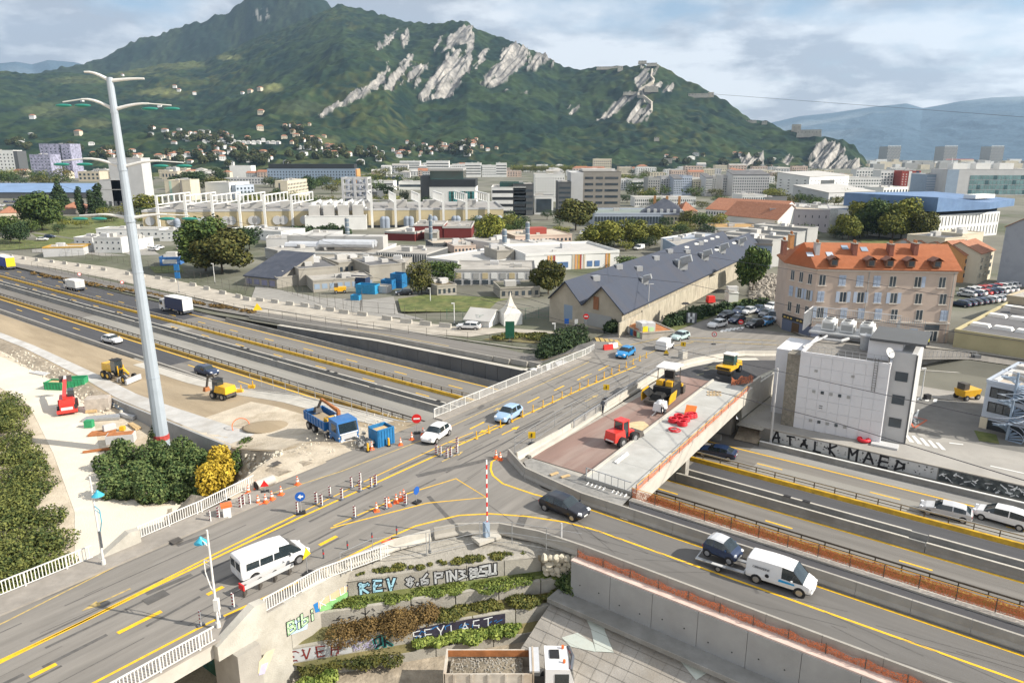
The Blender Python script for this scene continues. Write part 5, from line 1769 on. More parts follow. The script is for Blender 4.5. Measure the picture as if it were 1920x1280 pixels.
 def front(u0,u1,za,zb,face=0):
  if face==0:
   b.q((u0,-.05,za),(u1,-.05,za),(u1,-.05,zb),(u0,-.05,zb))
   b.q((u0,-.05,zb),(u1,-.05,zb),(u1,0,zb),(u0,0,zb))
  elif face==1:
   b.q((Lx+.05,u0,za),(Lx+.05,u1,za),(Lx+.05,u1,zb),(Lx+.05,u0,zb))
  else:
   b.q((-.05,u1,za),(-.05,u0,za),(-.05,u0,zb),(-.05,u1,zb))
 if win:
  c_,r_=win
  for j in range(r_):
   for i in range(c_):
    cw,chh=Lx/c_,(zhi-zlo)/r_
    front(i*cw+cw*(1-ww)/2,i*cw+cw*(1+ww)/2,zlo+chh*(j+(1-wh)/2),zlo+chh*(j+(1+wh)/2))
 if bands:
  for j in range(bands):
   chh=(zhi-zlo)/bands
   front(.4,Lx-.4,zlo+chh*(j+(1-wh)/2),zlo+chh*(j+(1+wh)/2))
 if side:
  sc_,sr_,face=side
  for j in range(sr_):
   for i in range(sc_):
    cw,chh=depth/sc_,(zhi-zlo)/sr_
    front(i*cw+cw*(1-ww)/2,i*cw+cw*(1+ww)/2,zlo+chh*(j+(1-wh)/2),zlo+chh*(j+(1+wh)/2),face)
 if b.v and skew==0:
  o=b.bl('windows',wcol,t)
  o['kind']='stuff'
 if units:
  r=random.Random(len(label)*7+int(Lx))
  for i in range(units):
   b=MB()
   s_=r.uniform(.8,2.2)
   b.box((r.uniform(.15,.85)*Lx,r.uniform(.25,.75)*depth,H+.05),(s_*1.4,s_,s_*.7))
   b.bl('roof_unit',W_LGREY if i%2 else R_WHITE,t)
 X=Bld()
 X.t,X.L,X.H,X.D,X.p0,X.rz=t,Lx,H,depth,p0,rz
 return X
def lb(X,name,c,d,m_,**k):
 """box part in a building's own frame"""
 b=MB()
 b.box(c,d,**k)
 return b.bl(name,m_,X.t)
X=bld('white cube tower with small black square windows at the left edge of the photo',(-25,330),(32,330),282,22,W_WHITE,win=(8,6),ww=.32,wh=.42,side=(3,8,1),wcol=W_BLACK)
lb(X,'side_slab',(X.L+3,X.D/2,0),(6,X.D,X.H*.98),W_DGREY)
X=bld('lower wing of the tower block clad in mottled violet grey panels',(62,336),(100,336),290,24,mat('violet_panels',(.30,.30,.40),.5,.5,.35,detail=2),win=(6,6),ww=.3,wh=.35)
X=bld('tower block clad in mottled violet grey panels with a red streak',(83,334),(140,334),270,26,mat('violet_panels',(.30,.30,.40)),win=(7,9),ww=.28,wh=.38)
lb(X,'red_panel',(X.L*.6,-.1,X.H*.12),(X.L*.05,.16,X.H*.3),W_ORA)
lb(X,'dark_stripe',(X.L*.68,-.1,X.H*.25),(X.L*.035,.12,X.H*.72),W_BLACK)
X=bld('very long low hall with a pale blue roof behind the car park',(-120,372),(195,372),361,34,W_DGREY,R_PALEBLUE,kind='shed',rh=5.5)
bld('flat beige building right of the violet tower',(148,340),(188,340),322,20,W_BEIGE,win=(5,2))
bld('beige apartment block with balconies behind the pale windowless block',(188,338),(216,338),320,20,W_CREAM,win=(5,4))
X=bld('huge windowless pale grey block behind the lamp mast',(214,386),(275,386),297,12,W_LGREY,R_FLAT)
X=bld('lower part of the pale windowless block',(192,386),(244,386),338,20,W_LGREY,R_FLAT)
lb(X,'dark_line',(X.L/2,-.05,X.H*.62),(X.L,.06,.5),W_GREY)
for i in range(5):
 lb(X,'loading_door',(X.L*(.12+.19*i),-.05,0),(X.L*.1,.08,3),W_DGREY)
X=bld('pale high slab with a green vertical stripe',(312,375),(340,375),339,26,W_CREAM,side=(3,1,1))
lb(X,'green_stripe',(X.L*.38,-.06,0),(X.L*.16,.08,X.H),W_GREEN)
X=bld('taller pale slab with dark joint beside the green striped one',(341,376),(360,376),338,16,W_CREAM)
lb(X,'dark_stripe',(X.L*.1,-.06,0),(X.L*.2,.08,X.H),W_TAUPE)
bld('beige office box right of the pale block',(304,336),(334,336),322,14,W_BEIGE,win=(5,1))
bld('small bright white cube building',(432,333),(472,333),311,20,W_WHITE)
bld('low white building with a band of openings',(422,346),(500,346),334,18,W_LGREY,win=(14,2))
bld('white building seen end on, left of the slab house',(432,374),(470,370),343,20,W_WHITE,win=(3,2),side=(8,3,1))
X=bld('long white slab house with rows of windows on its side',(518,374),(541,374),340,55,W_CREAM,side=(14,4,1))
lb(X,'dark_stripe',(X.L*.35,-.05,0),(1.2,.08,X.H*.9),W_DGREY)
bld('light grey building with a dark glazed stair',(444,374),(478,372),348,18,W_LBL,win=(5,3))
X=bld('long pale blue hotel slab with rows of small dark windows and a black top floor',(503,345),(668,345),317,18,W_BLUE,R_DARK,win=(30,4),ww=.35,wh=.5,wcol=W_BLACK)
lb(X,'top_floor',(X.L/2,X.D/2,X.H),(X.L*.97,X.D*.9,5.5),W_BLACK)
lb(X,'end_wall',(X.L+.8,X.D/2,0),(1.6,X.D,X.H),W_ORA)
X=bld('long low white office with ribbon windows',(672,358),(738,358),340,20,W_WHITE,bands=2,wh=.35,wcol=W_BLACK)
bld('dark navy box behind the ribbon window office',(720,348),(748,348),332,20,wm('navy',(.03,.05,.10)))
bld('white low office right of the navy box',(748,356),(792,356),341,18,W_WHITE,bands=1,wh=.4)
X=bld('long low black roofed hall in front of the ribbon window offices',(656,378),(708,378),361,24,W_DGREY,R_DARK)
bld('low grey hall with a pale roof edge',(655,392),(748,392),376,22,W_GREY,R_FLAT,units=3)
for i,(a,c,yt,yb,lab)in enumerate(((750,788,302,323,'white striped office block with rounded end below the hill'),(793,820,306,322,'small white block of flats left of the wide one below the hill'),(800,842,302,328,'wide white block of flats below the hill'),(848,872,308,330,'white block of flats with stepped balconies'),(872,902,306,332,'tall white block of flats with balconies'),(904,930,310,332,'white block of flats right of the balcony block'),(930,950,306,332,'narrow white block of flats at the end of the row'))):
 bld(lab,(a,yb),(c,yb),yt,18,W_WHITE,R_WHITE,bands=4 if i%2==0 else None,win=(7,4)if i%2 else None,wh=.4,wcol=W_DGREY)
X=bld('white office cube with a teal glass panel and a dark glazed top',(806,388),(892,388),352,32,W_WHITE,R_DARK)
lb(X,'dark_top',(X.L/2,X.D/2,X.H),(X.L,X.D,X.H*.42),W_BLACK)
lb(X,'glazed_top',(X.L*.38,X.D/2-1,X.H*1.42),(X.L*.72,X.D*.9,X.H*.45),mat('dark_green_glass',(.01,.05,.05),.1,.3,.1,spec=.9))
lb(X,'roof_slab',(X.L*.36,X.D/2-1,X.H*1.87),(X.L*.76,X.D,X.H*.12),W_GREY)
k_=12
for i in range(k_):
 for j in range(4):
  o=lb(X,'pane',(X.L*(.42+.55*(i+.5)/k_),-.1,X.H*(.02+.2*j)),(X.L*.55/k_*.88,.12,X.H*.19),(TGLASS,mat('dark_green_glass',(.01,.05,.05)),TGLASS)[(i*7+j*3)%3])
lb(X,'stair_tower',(-3.0,X.D/2,0),(6,X.D*.8,X.H*1.6),W_DGREY)
X=bld('white office with dark ribbon windows and a glazed top floor',(922,404),(986,404),352,30,W_WHITE,bands=4,wh=.42,wcol=W_BLACK,wz=(0,.98))
lb(X,'glazed_top',(X.L*.58,X.D/2,X.H),(X.L*.7,X.D*.8,X.H*.16),mat('dark_green_glass',(.01,.05,.05)))
X=bld('dark office wing left of the framed window box',(962,404),(1000,404),346,24,W_DGREY,bands=4,wh=.4)
X=bld('projecting white box framing one large dark window',(1002,402),(1037,402),368,14,W_WHITE)
lb(X,'large_window',(X.L/2,-.1,X.H*.12),(X.L*.82,.14,X.H*.74),WGLASS)
X=bld('white building with a pattern of small black slots',(1002,378),(1058,378),327,22,W_WHITE,win=(12,8),ww=.35,wh=.4,wcol=W_BLACK)
X=bld('grey office tower with rows of dark ribbon windows',(1092,398),(1162,398),322,30,W_TAUPE,R_WHITE)
for j in range(6):
 for k_,(a,c)in enumerate(((.05,.27),(.34,.52),(.58,.93))):
  lb(X,'window',(X.L*(a+c)/2,-.06,X.H*(.06+.152*j)),(X.L*(c-a),.1,X.H*.055),WGLASS)
lb(X,'white_core',(-3.5,X.D/2,0),(7,X.D,X.H*.98),W_LGREY)
lb(X,'roof_plant',(X.L*.4,X.D/2,X.H),(X.L*.8,X.D*.6,X.H*.06),R_WHITE)
X=bld('dark navy office wing left of the grey tower',(1046,400),(1070,400),342,22,W_DGREY,bands=5,wh=.4)
X=bld('low glass hall with a green grey roof',(1114,425),(1262,425),402,32,W_LBL,mat('roof_green',(.20,.235,.215),.8,.1,.2),win=(26,1),ww=.85,wh=.8,parapet=.7)
X=bld('long building with a slate mansard roof and dormers',(1196,424),(1290,426),402,22,W_CREAM,R_SLATE,kind='hip',rh=7,win=(14,2),wh=.6)
for i in range(3):
 lb(X,'chimney',(X.L*(.3+.25*i),X.D/2,X.H+4),(1.2,1.2,4),W_ORA)
for i in range(6):
 lb(X,'dormer',(X.L*(.2+.13*i),1.8,X.H+.8),(1.3,1.6,1.6),W_WHITE)
bld('small house with an orange roof at the end of the slate mansard',(1276,424),(1306,424),396,16,W_PINK,R_TILE,kind='hip',rh=4,win=(4,2))
bld('long white building with tall narrow windows',(1190,388),(1304,388),371,18,W_WHITE,win=(32,2),wh=.55)
X=bld('long white building with an orange tiled roof',(1322,414),(1458,424),392,24,W_WHITE,R_TILE,kind='gable',rh=5,win=(26,2),wh=.55)
X=bld('gabled wing with an orange roof at the end of the long building',(1456,436),(1504,432),412,30,W_WHITE,R_TILE,kind='gablefront',rh=6,T_=T)
for(a,c,yt,yb,m_,lab)in((1112,1146,298,322,W_CREAM,'beige flats left of the white flats at the foot of the hill'),(1160,1182,314,326,W_CREAM,'row of beige flats at the foot of the hill'),(1192,1230,314,328,W_WHITE,'white flats at the foot of the hill'),(1246,1276,318,330,W_WHITE,'small white block right of the flats at the foot of the hill')):
 bld(lab,(a,yb),(c,yb),yt,14,m_,R_TILE if m_ is W_CREAM else R_WHITE,win=(9,4),wh=.5)
for i,(a,c,yt,yb,m_)in enumerate(((1214,1236,334,370,W_GREY),(1238,1262,332,366,W_LGREY),(1262,1278,336,368,W_LBL),(1278,1296,330,366,W_LBL),(1298,1322,338,366,W_CREAM),(1322,1334,334,368,W_LGREY),(1334,1352,332,360,W_GREY),(1354,1372,330,366,W_LGREY),(1372,1440,328,368,W_LGREY))):
 bld(('grey gable ended flats at the left end of the grey terrace','grey flats, second block of the grey terrace','narrow bluish flats in the grey terrace','tallest bluish flats in the grey terrace','cream flats in the grey terrace','narrow light flats right of the cream ones','low grey flats in the grey terrace','light flats beside the widest block of the grey terrace','widest block of the grey terrace, many small windows')[i],(a,yb),(c,yb),yt,20,m_,R_DARK,kind='shed' if i%3==2 else 'flat',rh=3,win=(5 if i<8 else 16,6),wh=.5)
X=bld('white building with a curved dark roof among the grey flats',(1182,358),(1216,358),338,24,W_WHITE,R_DARK,bands=2)
bld('white terrace of flats behind the grey office tower',(1164,356),(1182,356),336,18,W_WHITE,win=(4,4))
X=bld('white pixelled box, its shaded side towards the long orange roof',(1440,432),(1552,436),392,40,wm('lilac',(.42,.39,.41)),R_BEIGE,win=(9,2),ww=.14,wh=.3,wcol=W_BLACK)  # shaded side of the white box, its shade painted in as dull lilac
X2=bld('bright end face of the pixelled box with tile pattern',(1552,434),(1608,430),393,40,mat('white_tiles',(.70,.71,.68),.6,.15,.8,detail=1),R_WHITE)
rt=random.Random(2)
for i in range(26):
 lb(X2,'facade_tile',(rt.uniform(.08,.92)*X2 .L,-.06,rt.uniform(.05,.88)*X2 .H),(1.6,.1,.8),W_LGREY)
bld('white and dark building left above the pixelled box',(1390,394),(1432,394),366,20,W_WHITE,win=(10,3))
bld('black glass pavilion on top of the trees',(1432,394),(1474,392),372,18,W_DGREY,R_DARK,parapet=.8)
bld('big white gable ended flats with dark windows',(1514,374),(1588,368),332,26,W_WHITE,R_WHITE,kind='shed',rh=3,win=(11,5),ww=.22,wh=.3,side=(4,6,2),wcol=W_DGREY)
bld('grey flats to the left of the white gable ended flats',(1496,366),(1514,372),335,18,W_GREY,win=(3,5))
bld('pale hall with a wide white sloping roof',(1552,384),(1638,380),362,30,W_LGREY,R_WHITE,kind='shed',rh=4,win=(8,1),wh=.4)
bld('white flats with a balcony row behind the sloping roof',(1582,362),(1650,362),333,20,W_WHITE,win=(14,4),wh=.4)
bld('brown topped flats behind the white flats',(1604,340),(1646,340),318,16,W_WHITE,W_RED,win=(8,3))
bld('white narrow flats right of the brown topped ones',(1648,356),(1672,356),320,16,W_WHITE,win=(4,5))
X=bld('red apartment block with white window dots',(1687,357),(1722,357),321,18,W_RED,W_TAUPE,win=(6,6),ww=.35,wh=.35,wcol=W_WHITE)
for i,(f,m_)in enumerate(((.45,W_WHITE),(.83,wm('navy',(.03,.05,.10))))):
 lb(X,'facade_strip',(X.L*f,-.08,0),(X.L*.16,.12,X.H),m_)
bld('white flats between the red block and the glass hospital',(1722,360),(1738,360),326,16,W_WHITE,win=(3,5))
bld('white stepped flats before the red block',(1654,376),(1700,374),352,16,W_WHITE,win=(8,2))
bld('low white hall roof left of the blue roof',(1690,398),(1742,398),378,20,W_DGREY,R_BEIGE,win=(8,2),wcol=W_BLACK)
X=bld('grey blue clinic wing with balconies left of the glass front',(1733,364),(1772,364),328,24,W_BLUE,bands=6,wh=.45,wcol=W_LBL)
X=bld('large clinic building with a glass front',(1772,366),(1990,366),318,26,W_LGREY,R_FLAT)
for j in range(4):
 for i in range(24):
  lb(X,'pane',(X.L*(.19+.8*(i+.5)/24),-.1,X.H*(.04+.19*j)),(X.L*.8/24*.9,.12,X.H*.165),(mat('clinic_glass',(.16,.27,.28),.15,.3,.2,spec=.8),mat('clinic_glass_dark',(.05,.12,.14),.15,.3,.2,spec=.8))[1 if(i*5+j*11)%7==0 else 0])
lb(X,'blue_corner',(X.L*.04,-.1,0),(X.L*.1,.14,X.H),W_BLUE)
for i in range(3):
 lb(X,'roof_plant',(X.L*(.15+.2*i),X.D/2,X.H),(12,8,5),W_WHITE)
X=bld('white building with vertical slit windows under a folded blue metal roof',(1732,452),(1868,440),405,40,W_WHITE,R_BLUE,parapet=0,win=(22,2),ww=.25,wh=.75,wcol=W_DGREY,wz=(.02,.98))
lb(X,'dark_gap',(X.L*.55,X.D/2,X.H),(X.L*.92,X.D*.92,1.5),W_BLACK)
b=MB()
x0,x1,yy,zz_=X.L*.06,X.L*1.35,X.D,X.H+1.5
b.add([(x0,-1.5,zz_),(X.L*.74,-2.5,zz_),(x1,4,zz_),(x1,yy,zz_),(x0,yy,zz_),(x0,-1.5,zz_+5.5),(X.L*.74,-2.5,zz_+2.6),(x1,4,zz_+3.0),(x1,yy,zz_+4.5),(x0,yy,zz_+5.5)],[(0,1,6,5),(1,2,7,6),(2,3,8,7),(3,4,9,8),(4,0,5,9),(5,6,9),(6,7,8,9),(4,3,2,1,0)])
b.bl('blue_roof',R_BLUE,X.t)
lb(X,'roof_plant',(X.L*.95,8,zz_+3.6),(14,5,1.6),W_WHITE)
for i,x in enumerate((1665,1770,1856)):
 p=W(x,309,-4)
 zc=p.y*cP-(p.z-CAMH)*sP
 w_=26*zc/FPX
 hh=zat(p.x,p.y,275)-p.z
 t=thing('tower_block',('leftmost of the three slim far towers with lattice facades','middle one of the three slim far towers, a crane in front','rightmost of the three slim far towers')[i],'tower',p,.12,'three lattice towers far off')
 MB().box((0,0,0),(w_,w_,hh)).bl('wall',W_GREY,t)
 b=MB()
 for j in range(12):
  for k_ in range(9):
   b.box((-w_/2+w_*(k_+.5)/9+(.25 if j%2 else-.25)*w_/9,-w_/2-.1,hh*(j+.2)/12),(w_/20,.6,hh/16))
 o=b.bl('windows',W_DGREY,t);o['kind']='stuff'
 b=MB()
 for k_ in range(9):
  b.box((-w_/2+w_*(k_+.5)/9,-w_/2+1,hh),(w_/24,1,hh*.06))
 b.bl('roof_crown',W_WHITE,t)
bm_=MB()
p=W(1672,306.5,-4)
for i in range(60):
 x=RND.uniform(1634,1990)
 y=RND.uniform(308.5,318)
 q=T(x,y)
 s_=RND.uniform(12,40)
 bm_.box((q.x,q.y,q.z),(s_,14,RND.uniform(8,19)),m=RND.randrange(3))
o=bm_.build('distant_roofscape',[W_WHITE,W_CREAM,W_GREY]);o['kind']='stuff'
rr=random.Random(77)
VW=(W_WHITE,W_CREAM,W_LGREY,W_PINK)
for i in range(95):
 x=rr.uniform(-20,1500)
 y=rr.uniform(320,336)
 if 1480<x or 503<x<680:
  continue
 w_=rr.uniform(14,34)
 bld('pale low house of the old town below the hill',(x,y),(x+w_,y),y-rr.uniform(8,15),rr.uniform(10,16),rr.choice(VW),rr.choice((R_TILE,R_TILE,R_WHITE,R_FLAT)),kind=rr.choice(('hip','gable','flat')),rh=2.5,win=(6,3),wh=.5,group='town houses at the foot of the hill',cat='house',name='town_house')
for i in range(18):
 x=rr.uniform(1240,1720)
 y=rr.uniform(322,350)
 w_=rr.uniform(16,36)
 bld('pale apartment building of the right hand town quarter',(x,y),(x+w_,y),y-rr.uniform(10,18),rr.uniform(10,16),rr.choice(VW),rr.choice((R_TILE,R_WHITE,R_FLAT)),kind='flat',win=(7,3),wh=.5,group='apartment buildings of the far right quarter',cat='building')
vm={}
def villa_proto(kc,kr):
 key=(kc.name,kr.name)
 if key not in vm:
  b=MB().box((0,0,-2),(11,9,7.5),m=0)
  b.add([(-6,-5,5.5),(6,-5,5.5),(6,5,5.5),(-6,5,5.5),(-2.5,0,8),(2.5,0,8)],[(0,1,5,4),(1,2,5),(2,3,4,5),(3,0,4)],m=1)
  b2=MB()
  for i in range(4):
   for j in range(2):
    b2 .box((-4+2.7*i,-4.52,.6+2.5*j),(1.1,.1,1.3))
  wall=MB();wall.box((0,0,-3),(11,9,8.5))
  roof=MB();roof.add([(-6,-5,5.5),(6,-5,5.5),(6,5,5.5),(-6,5,5.5),(-2.5,0,8),(2.5,0,8)],[(0,1,5,4),(1,2,5),(2,3,4,5),(3,0,4),(3,2,1,0)])
  vm[key]=(wall.mesh('wall',kc),roof.mesh('roof',kr),b2 .mesh('window',WGLASS))
 return vm[key]
def villa(px,py,kc,kr,lab,grp,s_=1.0,wide=1.0):
 p=onhill(px,py)
 if p is None:
  p=T(px,py)
 t=thing('hillside_house',lab,'house',p,rr.uniform(-.5,.5),grp)
 t.scale=(s_*wide,s_,s_)
 for nm,me in zip(('wall','roof','windows'),villa_proto(kc,kr)):
  o=bpy.data.objects.new(nm,me)
  hang(o,t)
  if nm=='windows':
   o['kind']='stuff'
VK=((W_WHITE,R_TILE,'small white house with an orange tiled roof among the hillside trees','white houses with orange roofs on the hillside'),(W_CREAM,R_TILE,'small cream house with an orange tiled roof among the hillside trees','cream houses with orange roofs on the hillside'),(W_WHITE,R_DARK,'small white house with a dark roof among the hillside trees','white houses with dark roofs on the hillside'),(W_WHITE,R_WHITE,'small all white house with a pale roof among the hillside trees','all white houses on the hillside'))
HT=[]
clusters=[(330,258,50,14,16),(400,262,45,14,26),(560,268,50,10,16),(620,288,60,16,28),(480,300,80,14,24),(700,296,40,14,22),(780,282,40,12,16),(860,284,50,14,28),(880,272,30,8,12),(330,300,60,14,20),(180,285,60,14,16),(50,272,50,10,12),(230,300,50,12,14),(560,244,30,8,8),(1300,300,120,18,12),(1440,312,50,10,8),(420,285,60,14,20)]
for cx_,cy_,rx_,ry_,k in clusters:
 for i in range(k):
  x,y=cx_+rr.gauss(0,.5)*rx_,cy_+rr.gauss(0,.5)*ry_
  y=min(y,319)
  v=VK[rr.choice((0,0,1,1,2,3))]
  villa(x,y,*v,s_=rr.uniform(.6,1.05),wide=rr.uniform(.8,1.7))
  if rr.random()<.62:
   p=onhill(x+rr.uniform(-5,5),y+rr.uniform(1,4))
   if p:
    s_=rr.uniform(9,17)
    HT.append(((p.x,p.y,p.z+s_*.35),(s_*.6,s_*.6,s_*.5)))
for x,y,s_ in((490,217,1.5),(328,165,1.2),(336,172,1.2),(62,225,1.3),(148,256,1.4),(470,176,1.4),(488,172,1.4),(300,203,1.1),(155,195,1.0),(488,246,1.4),(365,180,1.2),(230,145,1.0),(455,178,1.0)):
 villa(x,y,*VK[1 if s_>1.3 else 0],s_=s_)
for i in range(16):
 villa(384+i*9.2,271+(i%2),*VK[3],s_=.8)
bush_mass('hillside_trees','',HT,42000,2.0,leafmat('leaf_hill',(.022,.038,.014),(.085,.09,.028),.05),9,kind='stuff')
FORT=mat('fort_stone',(.46,.42,.35),.9,.2,.05,stain=.4,stain_col=(.3,.27,.22))
def hill_box(label,name,cat,px0,px1,py,ytop,depth,m_=FORT,sub=()):
 p=onhill((px0+px1)/2,py)
 if p is None:
  return
 zc=p.y*cP-(p.z-CAMH)*sP
 w_=(px1-px0)*zc/FPX
 h_=max(3,zat(p.x,p.y,ytop)-p.z)
 t=thing(name,label,cat,(p.x,p.y,p.z-6),-math.atan2(p.x,p.y))
 MB().box((0,0,0),(w_,depth,h_+6),top=.94).bl('wall',m_,t)
 b=MB()
 k=max(2,int(w_/9))
 for i in range(k):
  b.box((-w_/2+w_*(i+.5)/k,-depth/2*.97,h_*.5+6),(1.6,.6,2.2))
 o=b.bl('openings',W_BLACK,t);o['kind']='stuff'
 MB().box((0,0,h_+6),(w_*.96,depth*.96,.8)).bl('parapet',FORT,t)
for lab,a,c,y,yt in(('pale fortress building on the summit rock',1196,1212,130,119),('round end of the summit fortress',1212,1232,126,119),('long fortress wall left of the summit',1118,1166,131,126),('small pale bastion on the ridge left of the summit',1158,1168,133,125),('fortress terrace halfway down the cliff',1208,1234,174,163),('lower fortress wall on the cliff shoulder',1168,1208,178,173),('long pale fortress wall on the right hand slope',1290,1330,184,176),('small cable car station on the right hand slope',1327,1338,184,174),('tall stone tower of the lower fort',1484,1501,248,234),('stone keep of the lower fort',1494,1538,261,244),('red roofed barrack left of the lower fort',1398,1418,232,227),('pale barrack of the lower fort',1428,1438,235,228),('stone building between barrack and tower',1462,1478,240,233),('small ruin in the woods above the right hand quarter',1226,1236,268,258),('white villa on the lower wooded slope',1244,1260,305,298)):
 hill_box(lab,'fortress_building','fortress',a,c,y,yt,14)
b=MB()
pp=[onhill(x,y)for x,y in((1223,136),(1221,148),(1226,158),(1222,164),(1200,176),(1196,184),(1206,192),(1222,197),(1222,208),(1220,216))]
pp=[p for p in pp if p]
for i in range(len(pp)-1):
 b.bar(pp[i]+Vector((0,0,2)),pp[i+1]+Vector((0,0,2)),5,9)
o=b.build('fortress_wall',FORT);tag(o,'zigzag stone wall running down the cliff below the summit fortress','wall')
b=MB()
b.tube([W(1338,181,-4)*0+onhill(1337,183)+Vector((0,0,6))]+[Vector((1100+200*i,1700-120*i,0))for i in()]+[Vector((ray(2100,233)[0]*1400,ray(2100,233)[1]*1400,CAMH+ray(2100,233)[2]*1400))],.55,4)
o=b.build('cable',STEEL_D);tag(o,'thin cable car rope crossing the sky right of the hill','cable')
def crane(label,px,ybase,ytop,jib,col):
 p=T(px,ybase)
 hh=zat(p.x,p.y,ytop)-p.z
 t=thing('tower_crane',label,'crane',p,.2)
 MB().box((0,0,0),(1.8,1.8,hh)).bl('mast',col,t)
 MB().bar((-jib*.3,0,hh),(jib,0,hh),1.2,1.4).bl('jib',mat('crane_red',(.5,.12,.08)),t)
 MB().box((-jib*.27,0,hh-3),(3,1.5,2.4)).bl('counterweight',W_GREY,t)
 MB().box((0,0,hh),(1.2,1.2,5),top=.3).bl('tower_head',col,t)
crane('orange tower crane on the slope above the pale blue hotel slab',602,318,282,22,mat('crane_orange',(.65,.3,.05)))
crane('white and red tower crane before the middle lattice tower',1783,316,299,60,mat('crane_white',(.6,.6,.6)))
p=T(1140,322)
# ------ research campus
X=bld('very long beige factory hall with round vents and white frames over the roof',(270,432),(944,424),398,46,W_KHAKI,mat('roof_grey_beige',(.27,.26,.25),.9,.2,.08),wz=(.1,.9),parapet=.9,rmat=W_LGREY)
FW=X
lb(FW,'base_band',(FW.L/2,-.08,0),(FW.L,.14,FW.H*.16),W_DGREY)
def fx(px):
 a,c=T(270,432),T(944,424)
 lo,hi=.0,1.0
 for _ in range(30):
  m_=(lo+hi)/2
  q=a+(c-a)*m_
  zc=q.y*cP-(q.z-CAMH)*sP
  if 960+FPX*q.x/zc<px:
   lo=m_
  else:
   hi=m_
 return lo*FW.L
for i,px in enumerate((302,354,404,454,500,551,699,743,788,832,875,916)):
 x=fx(px)
 b=MB()
 b.box((x,-1.2,0),(1.0,.8,FW.H+7.5))
 hh=FW.H+7.5
 b.bar((x,-1.2,hh-.4),(x+(9 if px<600 else-9)*.5,30,hh-.4),.6,.5)
 b.bar((x,-1.2,hh-4.2),(x+(9 if px<600 else-9)*.5,30,hh-4.2),.6,.4)
 for k_ in range(7):
  f=k_/6
  b.bar((x+(9 if px<600 else-9)*.5*f,-1.2+31.2*f,hh-4.2),(x+(9 if px<600 else-9)*.5*f,-1.2+31.2*f,hh-.4),.6,.5)
 b.bl('roof_frame',W_WHITE,FW.t)
 for dx in(-4.2,5.0):
  b=MB()
  if px>600 or px==354:
   b.cyl((x+dx,-1.6,.2),(x+dx,-1.6,FW.H*.5),1.5,n=12)
   b.ball((x+dx,-1.6,FW.H*.5),1.5,n=12)
   b.bl('silo',mat('silo',(.25,.29,.35),.7,.1,.3),FW.t,smooth='auto')
  else:
   b.cyl((x+dx,-.05,FW.H*.5),(x+dx,-.35,FW.H*.5),2.0,n=14)
   b.bl('round_vent',W_LGREY,FW.t)
for i in range(9):
 lb(FW,'roof_unit',(FW.L*(.06+.105*i),24,FW.H),(9,7,3.2),R_WHITE)
X=bld('white raised hall with ducts standing in front of the beige factory',(573,432),(688,430),407,18,W_WHITE,R_WHITE)
for i in range(4):
 b=MB();b.bar((X.L*(.1+.26*i),-.4,-5),(X.L*(.16+.26*i),0,0),.5,.5);b.bl('strut',W_WHITE,X.t)
b=MB()
for i in range(5):
 b.tube([(X.L*(.1+.18*i),10,X.H),(X.L*(.1+.18*i),12,X.H+5),(X.L*(.2+.18*i),14,X.H+6),(X.L*(.25+.18*i),14,X.H+1)],1.3,8)
b.bl('duct',W_WHITE,X.t)
for i in range(4):
 lb(X,'plant_room',(X.L*(.14+.24*i),9,X.H),(X.L*.18,8,4.5),R_WHITE)
p=T(630,424)
s_=(p.y*cP-(p.z-CAMH)*sP)/FPX
t=thing('steel_frame_tower','white open steel tower holding tall grey tanks behind the beige factory','industrial tower',(p.x,p.y+46,p.z),0)
b=MB()
wd_,hh=46*s_*1.1,84*s_
for ix in(-1,0,1):
 for iy in(0,1):
  b.box((ix*wd_/2,iy*9,0),(1.2,1.2,hh))
for j in range(5):
 z_=hh*(.35+.155*j)
 b.bar((-wd_/2,0,z_),(wd_/2,0,z_),.9,1.0);b.bar((-wd_/2,9,z_),(wd_/2,9,z_),.9,1.0)
 for sx_ in(-1,1):
  b.bar((sx_*wd_/2,0,z_),(sx_*wd_/2,9,z_),.9,.9)
 if j<4:
  b.bar((-wd_/2,-.2,z_),(0,-.2,z_+hh*.155),.4,.4);b.bar((wd_/2,-.2,z_),(0,-.2,z_+hh*.155),.4,.4)
b.bl('frame',W_LGREY,t)
for i in range(4):
 MB().cyl((-wd_*.36+wd_*.24*i,4.5,hh*.3),(-wd_*.36+wd_*.24*i,4.5,hh*.93),wd_*.1,n=12).bl('tank',mat('tank',(.40,.44,.52),.4,.1,.5,metal=.3),t,smooth='auto')
def chimney(label,px,yb,yt,w_px,m_=None):
 p=T(px,yb)
 s_=(p.y*cP-(p.z-CAMH)*sP)/FPX
 hh=zat(p.x,p.y,yt)-p.z
 t=thing('chimney',label,'chimney',p,0)
 r_1=w_px*s_/2
 MB().cyl((0,0,0),(0,0,hh),r_1,n=14).bl('shaft',m_ or mat('chimney_grey',(.18,.23,.28),.5,.1,.5,metal=.3),t,smooth='auto')
 b=MB()
 for k_ in range(3):
  b.cyl((0,0,hh*(.3+.25*k_)),(0,0,hh*(.3+.25*k_)+.25),r_1*1.12,n=14)
 b.bl('band',W_LGREY,t)
 MB().cyl((0,0,hh),(0,0,hh+.4),r_1*.95,r_1*.8,n=14).bl('cap',W_GREY,t)
chimney('fat blue grey chimney left of the dark red roofs',652,446,410,8)
chimney('blue grey chimney rising behind the dark red roofs',808,452,404,6.5)
chimney('tallest blue grey chimney on the concrete block right of the red roofs',946,484,432,9)
chimney('blue grey chimney at the back of the pale ring building',989,464,418,8)
X=bld('block with dark red sloping fronts and pale flat roofs, left half',(722,450),(778,452),437,22,W_DRED,R_FLAT,parapet=.8,rmat=R_WHITE)
